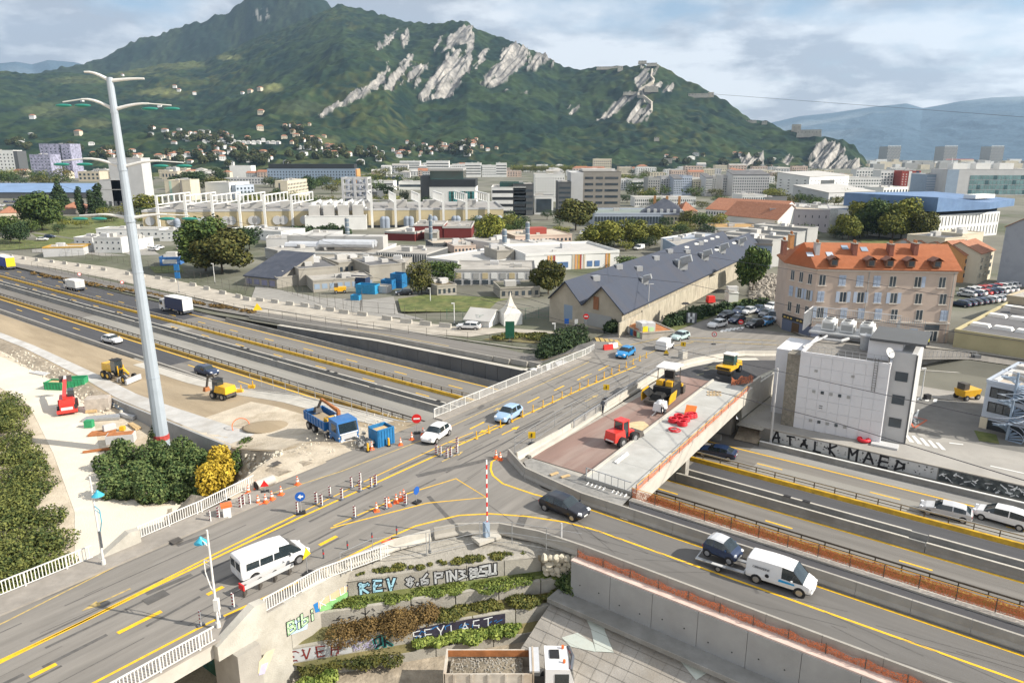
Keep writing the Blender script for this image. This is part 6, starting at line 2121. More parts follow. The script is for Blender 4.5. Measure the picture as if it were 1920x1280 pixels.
X=bld('recessed dark red block in the middle',(776,446),(832,446),424,18,W_DRED,R_FLAT,parapet=.6,rmat=R_WHITE)
X=bld('block with dark red sloping fronts, right half',(830,446),(884,446),428,24,W_DRED,R_FLAT,parapet=.8,rmat=R_WHITE)
X=bld('small concrete plant room before the dark red block',(796,452),(820,452),438,8,W_CONC,R_WHITE)
X=bld('long low white laboratory with silver ducts on its roof',(520,486),(704,488),474,26,W_WHITE,R_FLAT,parapet=.4)
lb(X,'red_panel',(X.L*.07,-.08,X.H*.2),(X.L*.10,.12,X.H*.6),W_DRED)
for k_ in range(3):
 lb(X,'panel_window',(X.L*(.045+.027*k_),-.16,X.H*.35),(1.1,.1,1.0),W_LGREY)
lb(X,'red_panel',(X.L*.95,-.08,X.H*.2),(X.L*.04,.12,X.H*.6),W_DRED)
b=MB()
for k_ in range(4):
 b.tube([(X.L*.02,6+3*k_,X.H+1.6),(X.L*.35,6+3*k_,X.H+1.6),(X.L*.38,6+3*k_,X.H+2.4),(X.L*.93,6+3*k_,X.H+2.4)],1.2,8)
b.bl('duct',mat('duct_silver',(.55,.57,.60),.45,.1,.5,metal=.3),X.t)
for k_ in range(5):
 lb(X,'plant_box',(X.L*(.08+.2*k_),14,X.H),(7,6,4.4),R_WHITE)
bld('sloping grey end of the white laboratory',(498,484),(522,490),466,20,W_GREY,R_FLAT)
bld('white plant building behind the laboratory',(568,456),(626,456),440,14,W_LGREY,R_WHITE)
X=bld('glazed linking building with white grid windows',(706,488),(800,492),474,18,W_DGREY,R_FLAT,rmat=R_WHITE)
for i in range(22):
 for j in range(2):
  lb(X,'pane',(X.L*(i+.5)/22,-.07,X.H*(.08+.44*j)),(X.L/22*.8,.1,X.H*.36),WGLASS)
b=MB()
for i in range(23):
 b.box((X.L*i/22,-.16,0),(.25,.14,X.H))
b.bl('mullions',W_WHITE,X.t)
X=bld('long curved row of roof windows behind the glazed building',(812,470),(896,466),458,12,W_DGREY,R_BEIGE,win=(20,1),ww=.8,wh=.7)
X=bld('big flat roofed laboratory ring with pale roof, front part',(800,500),(900,512),486,30,W_LGREY,R_WHITE,parapet=.6,win=(10,1),wh=.4)
X=bld('low pinkish laboratory with square windows',(852,476),(892,474),463,14,W_PINK,R_FLAT,win=(6,1),wh=.5)
X=bld('concrete block carrying the tallest chimney',(932,502),(964,500),472,12,W_CONC,R_FLAT)
X=bld('pale curved laboratory with coloured stripes on its white front',(985,509),(1160,500),481,24,W_WHITE,R_WHITE,parapet=.8)
cols_=[W_ORA,mat('ochre',(.45,.28,.06)),W_RED,W_BEIGE]
for i,f in enumerate((.24,.27,.30,.50,.53,.56,.58,.62,.86,.89)):
 lb(X,'coloured_stripe',(X.L*f,-.07,0),(X.L*.02,.1,X.H),cols_[i%4])
for f in(.36,.42,.68,.76):
 lb(X,'blue_window',(X.L*f,-.07,X.H*.15),(X.L*.055,.1,X.H*.38),mat('blue_glass',(.10,.18,.34),.3,.2,.3))
X=bld('dark red inner court wall with a pale roof edge',(1004,472),(1076,468),463,22,W_DRED,R_WHITE,rmat=R_FLAT)
X=bld('wide flat laboratory roof left of the ring building',(952,478),(1006,472),462,26,W_LGREY,R_FLAT,units=4)
X=bld('brick coloured low building with a red machine on its roof',(966,460),(1072,456),444,20,W_PINK,R_BEIGE,win=(14,1),wh=.4)
lb(X,'red_machine',(X.L*.48,8,X.H),(7,5,2.4),W_RED)
X=bld('long flat grey office in front of the lawn with brown panels',(852,534),(1004,532),508,16,W_LGREY,R_FLAT,parapet=.5,rmat=R_WHITE,zoff=0)
for i in range(9):
 lb(X,'panel',(X.L*(.05+.11*i),-.06,X.H*.45),(X.L*.07,.1,X.H*.42),(W_KHAKI,W_WHITE,W_GREY)[i%3])
 lb(X,'window',(X.L*(.05+.11*i),-.05,X.H*.05),(X.L*.08,.08,X.H*.3),WGLASS)
X=bld('low concrete hut with a planted roof at the left of the lawn',(820,556),(856,552),538,8,W_CONC,mat('roof_planted',(.16,.13,.08),.95,.3,.8),win=(4,1),wh=.6,over=.6)
X=bld('low concrete hut with a dark roof at the right of the lawn',(938,560),(1012,556),542,9,W_CONC,mat('roof_moss',(.10,.10,.07),.95,.3,.8),win=(6,1),wh=.6)
X=bld('building with a slanted dark blue metal roof on concrete legs',(460,534),(520,540),518,14,W_CONC,R_SLATE,kind='shed',rh=5.0,over=.4)
for i in range(4):
 lb(X,'window',(X.L*(.14+.24*i),-.06,.5),(X.L*.16,.1,X.H*.6),mat('lilac_glass',(.22,.22,.32),.4,.1,.5))
bld('pale concrete end of the slanted roof building',(520,540),(560,534),522,12,W_CONC,R_FLAT)
bld('windowless concrete shed right of the slanted roof building',(562,536),(636,528),506,16,W_CONC,R_DARK)
bld('low concrete store with bluish doors',(588,548),(700,536),528,10,W_CONC,R_FLAT,win=(8,1),wh=.6,ww=.7,wcol=W_BLUE)
bld('concrete building with a dark flat roof behind the blue skips',(694,528),(754,522),500,16,W_CONC,R_DARK,units=3)
bld('concrete building with openings between the two sheds',(636,518),(694,512),494,14,W_CONC,R_FLAT,win=(6,1),wh=.5)
bld('flat concrete building in the middle of the campus',(560,506),(660,504),492,14,W_CONC,R_FLAT,units=4)
for i,(a,c,yb,yt,lab)in enumerate(((700,760,504,494,'flat concrete roof behind the glazed link'),(628,700,500,490,'pale roofed workshop below the white laboratory'))):
 bld(lab,(a,yb),(c,yb),yt,12,W_CONC,R_FLAT,units=3)
X=bld('low white hall with a bluish roof left of the striped grey complex',(1238,470),(1300,476),448,26,W_WHITE,mat('roof_bluish',(.34,.37,.42),.8,.1,.2),units=5)
X=bld('long grey complex with horizontal stripes, front block',(1266,490),(1344,490),462,20,W_BLUE,R_FLAT,bands=3,wh=.35,units=2)
X=bld('long grey complex with dark windows and a slab roof',(1340,500),(1444,504),458,34,W_BLUE,R_FLAT,win=(10,2),ww=.35,wh=.5,wcol=W_BLACK,parapet=.7,rmat=W_TAUPE)
for i,(a,c,yb,yt)in enumerate(((1444,1462,502,452),(1466,1484,492,446),(1490,1506,482,438),(1510,1530,470,430))):
 X=bld(('tall grey end wall with a dark glazed gap, nearest of four','tall grey end wall, second of four','tall grey end wall, third of four','tall grey end wall, farthest of four')[i],(a,yb),(c,yb-4),yt,20,W_GREY,R_FLAT)
 lb(X,'glazed_gap',(X.L*1.12,6,0),(X.L*.3,10,X.H*.92),WGLASS)
bld('flat planted ochre roof behind the grey complex',(1340,440),(1470,440),428,20,W_LGREY,mat('roof_ochre',(.38,.24,.10),.95,.2,.3),parapet=.4)
for i,(a,c,yb,yt)in enumerate(((142,176,470,446),(178,230,474,446),(230,262,468,450),(182,300,446,430),(300,362,452,433))):
 bld(('stack of white site cabins at the left end','stack of white site cabins, two storeys, in the middle','white site cabins beside the lamp mast','long row of white site cabins with small windows','white site cabins right of the lamp mast')[i],(a,yb),(c,yb),yt,9,W_WHITE,R_FLAT,win=((3,2),(5,2),(3,1),(9,1),(5,2))[i],ww=.25,wh=.3)
bld('flat white cabin with a yellow roof edge by the site fence',(82,482),(158,478),466,8,W_LGREY,R_BEIGE,rmat=mat('ochre',(.45,.28,.06)),parapet=.5)
bld('blue container office with a white door panel',(300,498),(338,496),484,5,wm('blue',(.05,.16,.40)),R_WHITE,win=(1,1),ww=.7,wh=.7,wcol=W_WHITE)
bld('low house with a brown tiled roof behind the broad round tree',(0,412),(42,410),400,16,W_BEIGE,R_TILE,kind='hip',rh=3)
bld('brown tiled low building behind the meadow',(112,402),(170,400),392,20,W_TAUPE,R_TILE,kind='hip',rh=3.5)
bld('modular laboratory cabins, white, before the dark green trees',(430,446),(528,452),430,14,W_WHITE,R_WHITE,win=(10,1),ww=.3,wh=.3)
bld('beige metal sided hut behind the rust tinged tree',(500,464),(560,462),448,10,W_LGREY,R_FLAT)
GW=mat('hall_render',(.44,.39,.31),.9,.12,.4,stain=.4,stain_col=(.32,.28,.22))
HWALL=mat('hall_side_wall',(.40,.36,.28),.9,.2,.3,stretch=(BR,.3),stain=.6,stain_col=(.24,.215,.17),sscale=.5)
A0=T(1030,602);B0=T(1092,612);C0=T(1165,622)
far_dir=(T(1425,500)-C0);far_dir.z=0
LH=far_dir.length
far_dir.normalize()
A1,B1,C1=A0+far_dir*LH*1.0,B0+far_dir*LH,C0+far_dir*LH
zg=C0 .z
t=thing('industrial_hall','twin gabled industrial hall with long dark slate blue roofs and beige gables','industrial hall',(C0 .x,C0 .y,zg),0)
he=zat(C0 .x,C0 .y,585)-zg
hv=zat(B0 .x,B0 .y,572)-zg
MA,MC=(A0+B0)/2,(B0+C0)/2
ra=zat(MA.x,MA.y,528)-zg
rc=zat(MC.x,MC.y,538)-zg
def V3(p,z):
 return Vector((p.x,p.y,zg+z))
b=MB()
b.q(V3(A0,-2),V3(B0,-2),V3(B0,hv),V3(MA,ra),V3(A0,he))
b.q(V3(B0,-2),V3(C0,-2),V3(C0,he),V3(MC,rc),V3(B0,hv))
b.build('gable_wall',GW,t)
b=MB()
b.q(V3(B1,-2),V3(A1,-2),V3(A1,he),V3(MA+far_dir*LH,ra),V3(B1,hv))
b.q(V3(C1,-2),V3(B1,-2),V3(B1,hv),V3(MC+far_dir*LH,rc),V3(C1,he))
b.build('gable_wall',GW,t)
b=MB();b.q(V3(C0,-2),V3(C1,-2),V3(C1,he),V3(C0,he));b.q(V3(A1,-2),V3(A0,-2),V3(A0,he),V3(A1,he));b.build('side_wall',HWALL,t)
o_=far_dir*-.7
o2=far_dir*(LH+.5)
ev=(C0-B0).normalized()*.7
RSL=mat('slate_metal_roof',(.042,.052,.078),.7,.08,.3,stretch=(math.atan2(far_dir.y,far_dir.x),.15),stain=.5,stain_col=(.055,.056,.07),sscale=.05)
for(p,q_,z0_,z1_)in((A0,MA,he,ra),(MA,B0,ra,hv),(B0,MC,hv,rc),(MC,C0+ev,rc,he-.3)):
 b=MB()
 P=[V3(p+o_,z0_),V3(q_+o_,z1_),V3(q_+o2,z1_),V3(p+o2,z0_)]
 up=Vector((0,0,.25))
 b.add(P+[x+up for x in P],[(3,2,1,0),(4,5,6,7),(0,1,5,4),(1,2,6,5),(2,3,7,6),(3,0,4,7)])
 b.build('roof_slope',RSL,t)
b=MB()
dd=(C0-A0).normalized()
gn=Vector((dd.y,-dd.x,0))*.08
def gq(p,a,c,z0_,z1_,m_,nm):
 q0,q1=p+dd*a+gn,p+dd*c+gn
 MB().q(V3(q0,z0_),V3(q1,z0_),V3(q1,z1_),V3(q0,z1_)).build(nm,m_,t)
gq(B0,(C0-B0).length*.28,(C0-B0).length*.42,hv*.9,hv*.9+2.4,mat('door_brown',(.28,.12,.06)),'door')
gq(A0,(B0-A0).length*.45,(B0-A0).length*.8,.3,3.0,W_BLUE,'window')
gq(B0,(C0-B0).length*.05,(C0-B0).length*.75,0,2.4,W_GREY,'gate')
for f,side_,sz in((.15,0,1.5),(.36,0,2.4),(.52,0,2.0),(.66,0,2.0),(.84,0,1.8)):
 p=MC+(C0-MC)*.42+far_dir*LH*f
 z=rc+(he-rc)*.42
 b=MB();b.box((p.x,p.y,zg+z),(sz,sz*.8,sz*.9),.3);b.bar((p.x,p.y,zg+z+sz*.8),(p.x+sz*.9,p.y-sz*.3,zg+z+sz*1.1),sz*.9,sz*.6)
 b.build('roof_vent',STEEL,t)
for f,s_ in((.1,.3),(.22,.15),(.3,.5),(.42,.3),(.52,.2),(.62,.5),(.75,.3)):
 p=MA+(B0-MA)*s_+far_dir*LH*f
 z=ra+(hv-ra)*s_
 b=MB();b.box((p.x,p.y,zg+z-.1),(1.8,1.0,1.1),.6);b.build('roof_vent',STEEL,t)
for f in(.70,.78,.86,.92,.97):
 for M_,Q_,z0_,z1_ in((MC,C0,rc,he),(MA,B0,ra,hv)):
  p=M_+(Q_-M_)*(.22)+far_dir*LH*(f-.06)
  z=z0_+(z1_-z0_)*.22
  b=MB();b.box((p.x,p.y,zg+z),(1.5,1.0,.45),.5);b.build('skylight',W_WHITE,t)
t=thing('boundary_wall','old stained concrete wall running along the dark roofed hall','wall',(C0 .x,C0 .y,zg),0)
sd=Vector((far_dir.y,-far_dir.x,0))
k_=22
for i in range(k_):
 a=C0+sd*2.0+far_dir*(LH*1.08*i/k_-6)
 c=C0+sd*2.0+far_dir*(LH*1.08*(i+1)/k_-6.06)
 b=MB();b.bar(V3(a,1.5),V3(c,1.5),.25,3.6 if i>1 else 3.0);b.build('wall_panel',HWALL,t)
 # ---- apartment house with the orange roof
PINK=mat('render_pink',(.52,.42,.35),.9,.07,.5,stain=.25,stain_col=(.40,.31,.25),sscale=.2)
SHUT=mat('shutter_blue',(.42,.49,.60),.6,.06,3)
TRIMW=mat('window_trim',(.62,.58,.52),.8,.05,3)
TILE=mat('roof_tile',(.36,.13,.058),.85,.14,1.4,.3,12,stain=.3,stain_col=(.26,.095,.045))
Q0,Q1,Q2=T(1466,616),T(1519,632),T(1775,642)
zo=Q2 .z
t=thing('apartment_house','pinkish four storey apartment house with an orange tiled roof and blue shutters','apartment house',(Q1 .x,Q1 .y,zo),0)
AH=t
HH=zat(Q2 .x,Q2 .y,508)-zo
HH0=HH
d1=Vector((Q1 .x-Q0 .x,Q1 .y-Q0 .y,0));L1=d1 .length;d1 .normalize();n1_=Vector((d1 .y,-d1 .x,0))
d2=Vector((Q2 .x-Q1 .x,Q2 .y-Q1 .y,0));L2=d2 .length;d2 .normalize();n2_=Vector((d2 .y,-d2 .x,0))
DP=12.0
R2=Q2-n2_*DP
R0=Q0-n2_*DP*.82+d1*1.0
R1=Q1-n2_*DP
b=MB()
b.prism([(p.x,p.y)for p in(Q0,Q1,Q2,R2,R0)],zo-2,zo+HH)
b.build('wall',PINK,t)
rh_=3.6
E=[p+v for p,v in((Q0,n1_*.5-d1*.5),(Q1,n1_*.45+n2_*.2),(Q2,n2_*.5+d2*.5),(R2,-n2_*.5+d2*.5),(R0,-n2_*.5-d1*.5))]
rg0=Q1-n2_*DP/2-d2*1.0
rg1=Q2-n2_*DP/2+d2*.5
Z=lambda p,z:Vector((p.x,p.y,zo+z))
b=MB()
for tri in((Z(E[1],HH-.05),Z(E[2],HH-.05),Z(rg1,HH+rh_),Z(rg0,HH+rh_)),(Z(E[0],HH-.05),Z(E[1],HH-.05),Z(rg0,HH+rh_)),(Z(E[4],HH-.05),Z(E[0],HH-.05),Z(rg0,HH+rh_)),(Z(E[3],HH-.05),Z(E[4],HH-.05),Z(rg0,HH+rh_),Z(rg1,HH+rh_))):
 b.q(*tri)
 b.q(*[p+Vector((0,0,.18))for p in tri])
b.q(*[Z(e,HH-.06)for e in reversed(E)])
for i in range(5):
 a,c=Z(E[i],HH-.06),Z(E[(i+1)%5],HH-.06)
 b.q(a,c,c+Vector((0,0,.2)),a+Vector((0,0,.2)))
b.build('roof',TILE,t)
b=MB()
b.q(Z(Q2+d2*.02,HH-.1),Z(R2+d2*.02,HH-.1),Z(rg1-d2*.45,HH+rh_-.05));b.build('gable',PINK,t)
b=MB()
for j in range(1,22):
 f=j/22
 a,c=Z(E[1]+(rg0-E[1])*f,HH+.15+rh_*f),Z(E[2]+(rg1-E[2])*f,HH+.15+rh_*f)
 b.bar(a,c,.05,.05)
 a,c=Z(E[0]+(rg0-E[0])*f,HH+.15+rh_*f),Z(E[1]+(rg0-E[1])*f,HH+.15+rh_*f)
 b.bar(a,c,.05,.05)
o=b.build('tile_courses',mat('roof_tile_edge',(.44,.13,.045),.85,.1,2),t);o['kind']='stuff'
b=MB();b.bar(Z(Q1+n2_*.1,HH-.25),Z(Q2+n2_*.1,HH-.25),.3,.22);b.bar(Z(Q0+n1_*.1,HH-.25),Z(Q1+n1_*.1,HH-.25),.3,.22);b.build('cornice',TRIMW,t)
b=MB();b.bar(Z(Q1+n2_*.06,HH*.27),Z(Q2+n2_*.06,HH*.27),.2,.2);b.build('string_course',TRIMW,t)
def awin(org,dr,nr,x,z,w_,h_,mode,door=False):
 """a window of the apartment house: frame, panes, sill and shutters"""
 c=org+dr*x+nr*.04
 f=MB()
 a=Z(c-dr*w_/2,z)
 f.q(Z(c-dr*w_/2,z),Z(c+dr*w_/2,z),Z(c+dr*w_/2,z+h_),Z(c-dr*w_/2,z+h_))
 w0=f.build('window',TRIMW if mode!='shut' else SHUT,t)
 if mode!='shut':
  for s_ in(-1,1):
   p=MB()
   c2=c+dr*(s_*w_*.24)+nr*.012
   p.q(Z(c2-dr*w_*.19,z+.06),Z(c2+dr*w_*.19,z+.06),Z(c2+dr*w_*.19,z+h_-.08),Z(c2-dr*w_*.19,z+h_-.08))
   p.build('pane',WGLASS,w0)
 else:
  for s_ in(-1,1):
   p=MB()
   c2=c+dr*(s_*w_*.26)+nr*.04
   p.box((c2 .x,c2 .y,zo+z+.02),(w_*.46,.05,h_-.04),math.atan2(dr.y,dr.x))
   for q_ in(.2,.6):
    c3=c2+nr*.03
    p.box((c3 .x,c3 .y,zo+z+h_*q_),(w_*.36,.02,h_*.28),math.atan2(dr.y,dr.x),m=1)
   p.build('shutter',[SHUT,mat('shutter_slats',(.34,.40,.50),.7)],w0)
 p=MB();c2=c+nr*.06
 p.box((c2 .x,c2 .y,zo+z-.12),(w_*1.25,.22,.1),math.atan2(dr.y,dr.x));p.build('sill',TRIMW,w0)
 if mode in('open','right'):
  for s_ in((-1,1)if mode=='open' else(1,)):
   p=MB();c2=c+dr*(s_*w_*.78)+nr*.04
   p.box((c2 .x,c2 .y,zo+z),(w_*.5,.06,h_),math.atan2(dr.y,dr.x));p.build('shutter',SHUT,w0)
def fpos(px,row_y=560):
 lo,hi=-.1,1.1
 for _ in range(30):
  m_=(lo+hi)/2
  q=Q1+d2*(m_*L2)
  zz_=zat(q.x,q.y,row_y)-CAMH
  zc=q.y*cP-zz_*sP
  if 960+FPX*q.x/zc<px:
   lo=m_
  else:
   hi=m_
 return lo*L2
fl=(HH*.305,HH*.535,HH*.765)
wmodes={0:('open','shut','shut','shut','plain','plain','shut','plain'),1:('shut','open','open','shut','open','plain','plain','shut'),2:('plain','shut','shut','shut','plain','right','plain','plain')}
for fi,z in enumerate(fl):
 for k_,px in enumerate((1536,1580,1613,1645,1675,1722,1768)):
  x=fpos(px,560 if fi==1 else(600 if fi==0 else 520))
  awin(Q1,d2,n2_,min(max(x,1.0),L2-1.0),z,1.15,1.85,wmodes[fi][k_])
 for k_,f in enumerate((.2,.5,.8)):
  awin(Q0,d1,n1_,L1*f,z,.95,1.8,('plain','plain','plain')[k_]if fi!=1 else('shut','open','open')[k_])
rz1,rz2=math.atan2(d1 .y,d1 .x),math.atan2(d2 .y,d2 .x)
c=Q0+d1*L1/2+n1_*.08
MB().box((c.x,c.y,zo-.3),(L1*.98,.2,HH*.2),rz1).build('shop_front',wm('shop_grey',(.12,.14,.20)),t)
MB().box((c.x,c.y,zo+HH*.185),(L1*1.0,.3,.75),rz1).build('shop_sign_board',W_BLACK,t)
b=MB()
for i in range(7):
 q=Q0+d1*(.7+i*L1*.115)+n1_*.26
 if i!=3:
  b.box((q.x,q.y,zo+HH*.2),(.5,.06,.3),rz1)
b.build('shop_lettering',mat('gold',(.5,.35,.1)),t)
MB().box((c.x+n1_.x*.12,c.y+n1_.y*.12,zo-.2),(1.7,.2,HH*.18),rz1).build('shop_door',mat('door_brown2',(.10,.06,.03)),t)
c=Q1+d2*L2*.12+n2_*.08
MB().box((c.x,c.y,zo-.3),(L2*.24,.2,HH*.2),rz2).build('shop_front',wm('shop_grey',(.12,.14,.20)),t)
for px,w_ in((1745,2.4),):
 x=fpos(px,625)
 c=Q1+d2*x+n2_*.08
 MB().box((c.x,c.y,zo+HH*.17),(w_,.14,.95),rz2).build('window',WGLASS,t)
 MB().box((c.x,c.y,zo+.1),(w_,.14,2.0),rz2).build('entrance_frame',TRIMW,t)
 for s_ in(-1,0,1):
  c2=c+d2*(s_*.7)+n2_*.06
  MB().box((c2 .x,c2 .y,zo+.25),(.5,.1,1.7),rz2).build('pane',WGLASS,t)
c=Q1+d2*fpos(1712,625)+n2_*.08
MB().box((c.x,c.y,zo),(1.2,.14,2.3),rz2).build('shop_window',W_BLUE,t)
b=MB();b.bar(Z(Q1+d2*fpos(1624,560)+n2_*.1,0),Z(Q1+d2*fpos(1624,560)+n2_*.1,HH-.2),.1,.1);b.build('drainpipe',W_GREY,t)
b=MB();b.bar(Z(Q1+n2_*.1+d2*(L2-.5),0),Z(Q1+n2_*.1+d2*(L2-.5),HH-.2),.1,.1);b.build('drainpipe',W_GREY,t)
def on_roof(f_x,f_s):
 e=E[1]+(E[2]-E[1])*f_x
 r=rg0+(rg1-rg0)*f_x
 p=e+(r-e)*f_s
 return Z(p,HH+rh_*f_s+.1)
for fxx in(.13,.385,.51,.655,.83):
 p=on_roof(fxx,.14)
 b=MB()
 b.box((p.x,p.y,p.z-.1),(1.2,1.6,1.15),rz2);b.build('dormer',mat('dormer_wood',(.20,.11,.07),.8),t)
 MB().box((p.x+n2_.x*.82,p.y+n2_.y*.82,p.z+.12),(.8,.05,.8),rz2).build('dormer_window',WGLASS,t)
 b=MB()
 c0,c1=p-n2_*1.3,p+n2_*1.15
 for s_ in(-1,1):
  b.q(*(lambda A_,B_,C_,D_:(A_,B_,C_,D_)if s_>0 else(D_,C_,B_,A_))(Vector((c0 .x,c0 .y,p.z+1.6)),Vector((c1 .x,c1 .y,p.z+1.6)),Vector((c1 .x+d2 .x*.95*s_,c1 .y+d2 .y*.95*s_,p.z+1.0)),Vector((c0 .x+d2 .x*.95*s_,c0 .y+d2 .y*.95*s_,p.z+1.0))))
 b.v+=[(x,y,z-.1)for x,y,z in b.v[:8]]
 b.f+=[tuple(reversed([i+8 for i in f]))for f in b.f[:2]]
 b.m=[0]*len(b.f)
 b.build('dormer_roof',mat('dormer_tile',(.22,.11,.08),.85,.2,3),t)
for fxx,fs,mm in((.055,.62,W_LGREY),(.315,.62,mat('brick_dark',(.24,.10,.07),.9,.2,4)),(.565,.62,mat('brick_dark',(.24,.10,.07))),(.735,.66,mat('brick_dark',(.24,.10,.07))),(-.1,.95,W_ORA),(-.17,.7,mat('brick_dark',(.24,.10,.07)))):
 p=on_roof(fxx,fs)
 h_=1.6
 MB().box((p.x,p.y,p.z-.8),(.7,1.7,h_+.8),rz2).build('chimney',mm,t)
 cap_=MB().box((p.x,p.y,p.z+h_),(.85,1.9,.12),rz2).build('chimney_cap',CONC,t)
 for s_ in(-.5,0,.5):
  q=p-n2_*s_
  MB().cyl((q.x,q.y,p.z+h_+.1),(q.x,q.y,p.z+h_+.6),.13,.1,n=7).build('chimney_pot',RUST,t)
for fxx,fs in((.0,.5),(.14,.52),(.27,.8),(.4,.74)):
 p=on_roof(fxx,fs)
 sl=(on_roof(fxx,fs+.1)-p)
 w_=d2*.55
 u_=sl.normalized()*.6
 b=MB();up=Vector((0,0,.16));b.q(p-w_-u_+up,p+w_-u_+up,p+w_+u_+up,p-w_+u_+up)
 b.build('roof_window',W_LBL if fs<.7 else W_BLUE,t)
bld('narrow orange rendered house with an orange tiled roof',(1800,530),(1830,526),478,10,W_ORA,R_TILE,kind='gable',rh=3,win=(3,3),ww=.35)
bld('narrow cream house with tall windows beside the orange one',(1830,532),(1856,522),476,10,W_CREAM,R_TILE,kind='gable',rh=2.5,win=(3,3),ww=.35)
X=bld('tall bare grey party wall building at the right edge of the photo',(1868,532),(1985,545),425,8,mat('party_wall',(.36,.38,.42),.95,.15,.3,stain=.6,stain_col=(.25,.27,.3),sscale=.3),R_TILE,kind='gablefront',rh=4)
bld('low beige and dark building behind the orange roof',(1768,474),(1812,470),448,14,W_CREAM,R_DARK,win=(4,2))
bld('cream annex with a pale roof behind the orange roof',(1800,470),(1840,466),440,10,W_CREAM,W_CREAM)
for i in range(3):
 bld('tiled roof house in the narrow streets behind the orange roof',(1716+i*30,468+i*4),(1742+i*30,466+i*4),462+i*3,10,W_BEIGE,R_TILE,kind='gable',rh=2,group='tiled houses in the narrow streets behind')
X=bld('flat beige workshop with white skylights on its dark roof',(1785,655),(1990,690),622,38,mat('workshop_yellow',(.42,.37,.22),.9,.1,.4),R_DARK,parapet=.5,T_=lambda x,y:W(x,y,-2.5))
for i in range(3):
 for j in range(3):
  lb(X,'skylight',(X.L*(.12+.22*i),X.D*(.2+.28*j),X.H+.06),(3.0,1.8,.5),W_WHITE,top=.8)
bld('tall blank beige wall block behind the workshop roof',(1880,600),(2000,618),556,14,mat('workshop_beige',(.44,.38,.28),.9,.1,.4),R_FLAT)
# ---- white street building in the foreground right
WB=mat('white_panels',(.70,.70,.72),.75,.05,.4,stain=.25,stain_col=(.50,.50,.52),sscale=.4)
p0,p1=W(1487,800,-4),W(1649,832,-4)
dw=Vector((p1 .x-p0 .x,p1 .y-p0 .y,0));LW=dw.length;dw.normalize();nw=Vector((dw.y,-dw.x,0));rzw=math.atan2(dw.y,dw.x)
hW=zat(p1 .x,p1 .y,691)+4
hW0=zat(p0 .x,p0 .y,662)+4
hW=(hW+hW0)/2
t=thing('white_building','white windowless building with a gravel roof, a stone corner and a satellite dish','building',(p0 .x,p0 .y,-4),rzw)
DW=10.5
b=MB();b.prism([(0,0),(LW,0),(LW,DW),(0,DW)],-.8,hW);b.bl('wall',WB,t)
b=MB()
for i in range(8):
 for j in range(7):
  b.box((LW*(i+.5)/8,-.02,hW*j/7+.03),(LW/8-.05,.06,hW/7-.05))
o=b.bl('wall_panel',mat('white_panels',(.6,.6,.6)),t);o['kind']='stuff'
MB().prism([(.3,.3),(LW-.3,.3),(LW-.3,DW-.3),(.3,DW-.3)],hW+.01,hW+.1).bl('roof',mat('roof_gravel',(.22,.205,.185),.95,.3,2,.4,12,stain=.5,stain_col=(.13,.12,.11)),t)
b=MB()
for a,c in(((0,.1),(LW,.1)),((LW-.1,0),(LW-.1,DW)),((LW,DW-.1),(0,DW-.1)),((.1,DW),(.1,0))):
 b.bar((*a,hW+.2),(*c,hW+.2),.25,.4)
b.bl('parapet',WB,t)
MB().box((-.75,1.2,-.5),(1.5,2.4,hW+.4)).bl('stone_corner',mat('stone_cladding',(.25,.23,.19),.95,.35,3.5,.7,5,stain=.5,stain_col=(.14,.13,.11)),t)
MB().box((-1.9,7.5,-.5),(3.8,7,hW-.2)).bl('rear_wing',WB,t)
MB().box((LW+1.2,6.6,-.4),(2.4,10.0,hW+1.9)).bl('side_wing',W_LGREY,t)
MB().box((LW+2.44,1.62,-.4),(.16,.3,hW+1.8)).bl('dark_edge',W_DGREY,t)
MB().box((LW-1.0,5.2,hW+.1),(3.6,5.6,2.3)).bl('roof_room',WB,t)
MB().box((LW+.2,5.6,hW+2.4),(5.8,7.4,.3)).bl('roof_room_roof',W_DGREY,t)
for j in range(3):
 o=MB().box((LW+1.15,1.56,hW*(.2+.3*j)),(1.3,.1,1.1)).bl('window',WGLASS,t)
MB().box((LW+.6,-.3,-.1),(2.8,1.6,.35)).bl('canopy',W_LGREY,t)
for j,k_ in((.52,5),(.12,5)):
 for i in range(k_):
  MB().box((LW*(.20+.1*i),-.07,hW*j),(.36,.08,.36)).build('window',(WGLASS if(i*3+int(j*10))%2==0 else W_GREY),t,local=True)
for a in(.2,.62):
 MB().box((LW*a,-.07,hW*.8),(.34,.08,.3)).bl('window',W_GREY,t)
b=MB();b.bar((LW*.28,-.08,hW*.36),(LW*.32,-.08,hW*.36),.05,.06);b.bar((LW*.28,-.08,hW*.33),(LW*.32,-.08,hW*.33),.05,.06);b.bl('slot',W_BLACK,t)
b=MB()
for i in range(13):
 b.box((.3+(LW-.6)*i/12,.5,hW+.1),(.04,.04,1.0))
b.bar((.3,.5,hW+1.1),(LW-.3,.5,hW+1.1),.04,.04);b.bar((.3,.5,hW+.65),(LW-.3,.5,hW+.65),.03,.03)
b.bl('roof_rail',STEEL,t)
b=MB()
for j in range(12):
 b.bar((LW-1.6,-.15,hW-3.0+.3*j),(LW-1.25,-.15,hW-3.0+.3*j),.03,.03)
b.bar((LW-1.6,-.15,hW-3.2),(LW-1.6,-.15,hW+.9),.04,.04);b.bar((LW-1.25,-.15,hW-3.2),(LW-1.25,-.15,hW+.9),.04,.04)
b.bl('ladder',STEEL_D,t)
zt_=hW+.3
b=MB();b.box((LW*.36,DW+1.2,zt_+.4),(LW*.95,5.0,.25));b.bl('platform',STEEL,t)
b=MB()
for i in range(34):
 b.box((-1.9+.0,DW-1.4+i*.16,zt_+.6),(.06,.05,2.3))
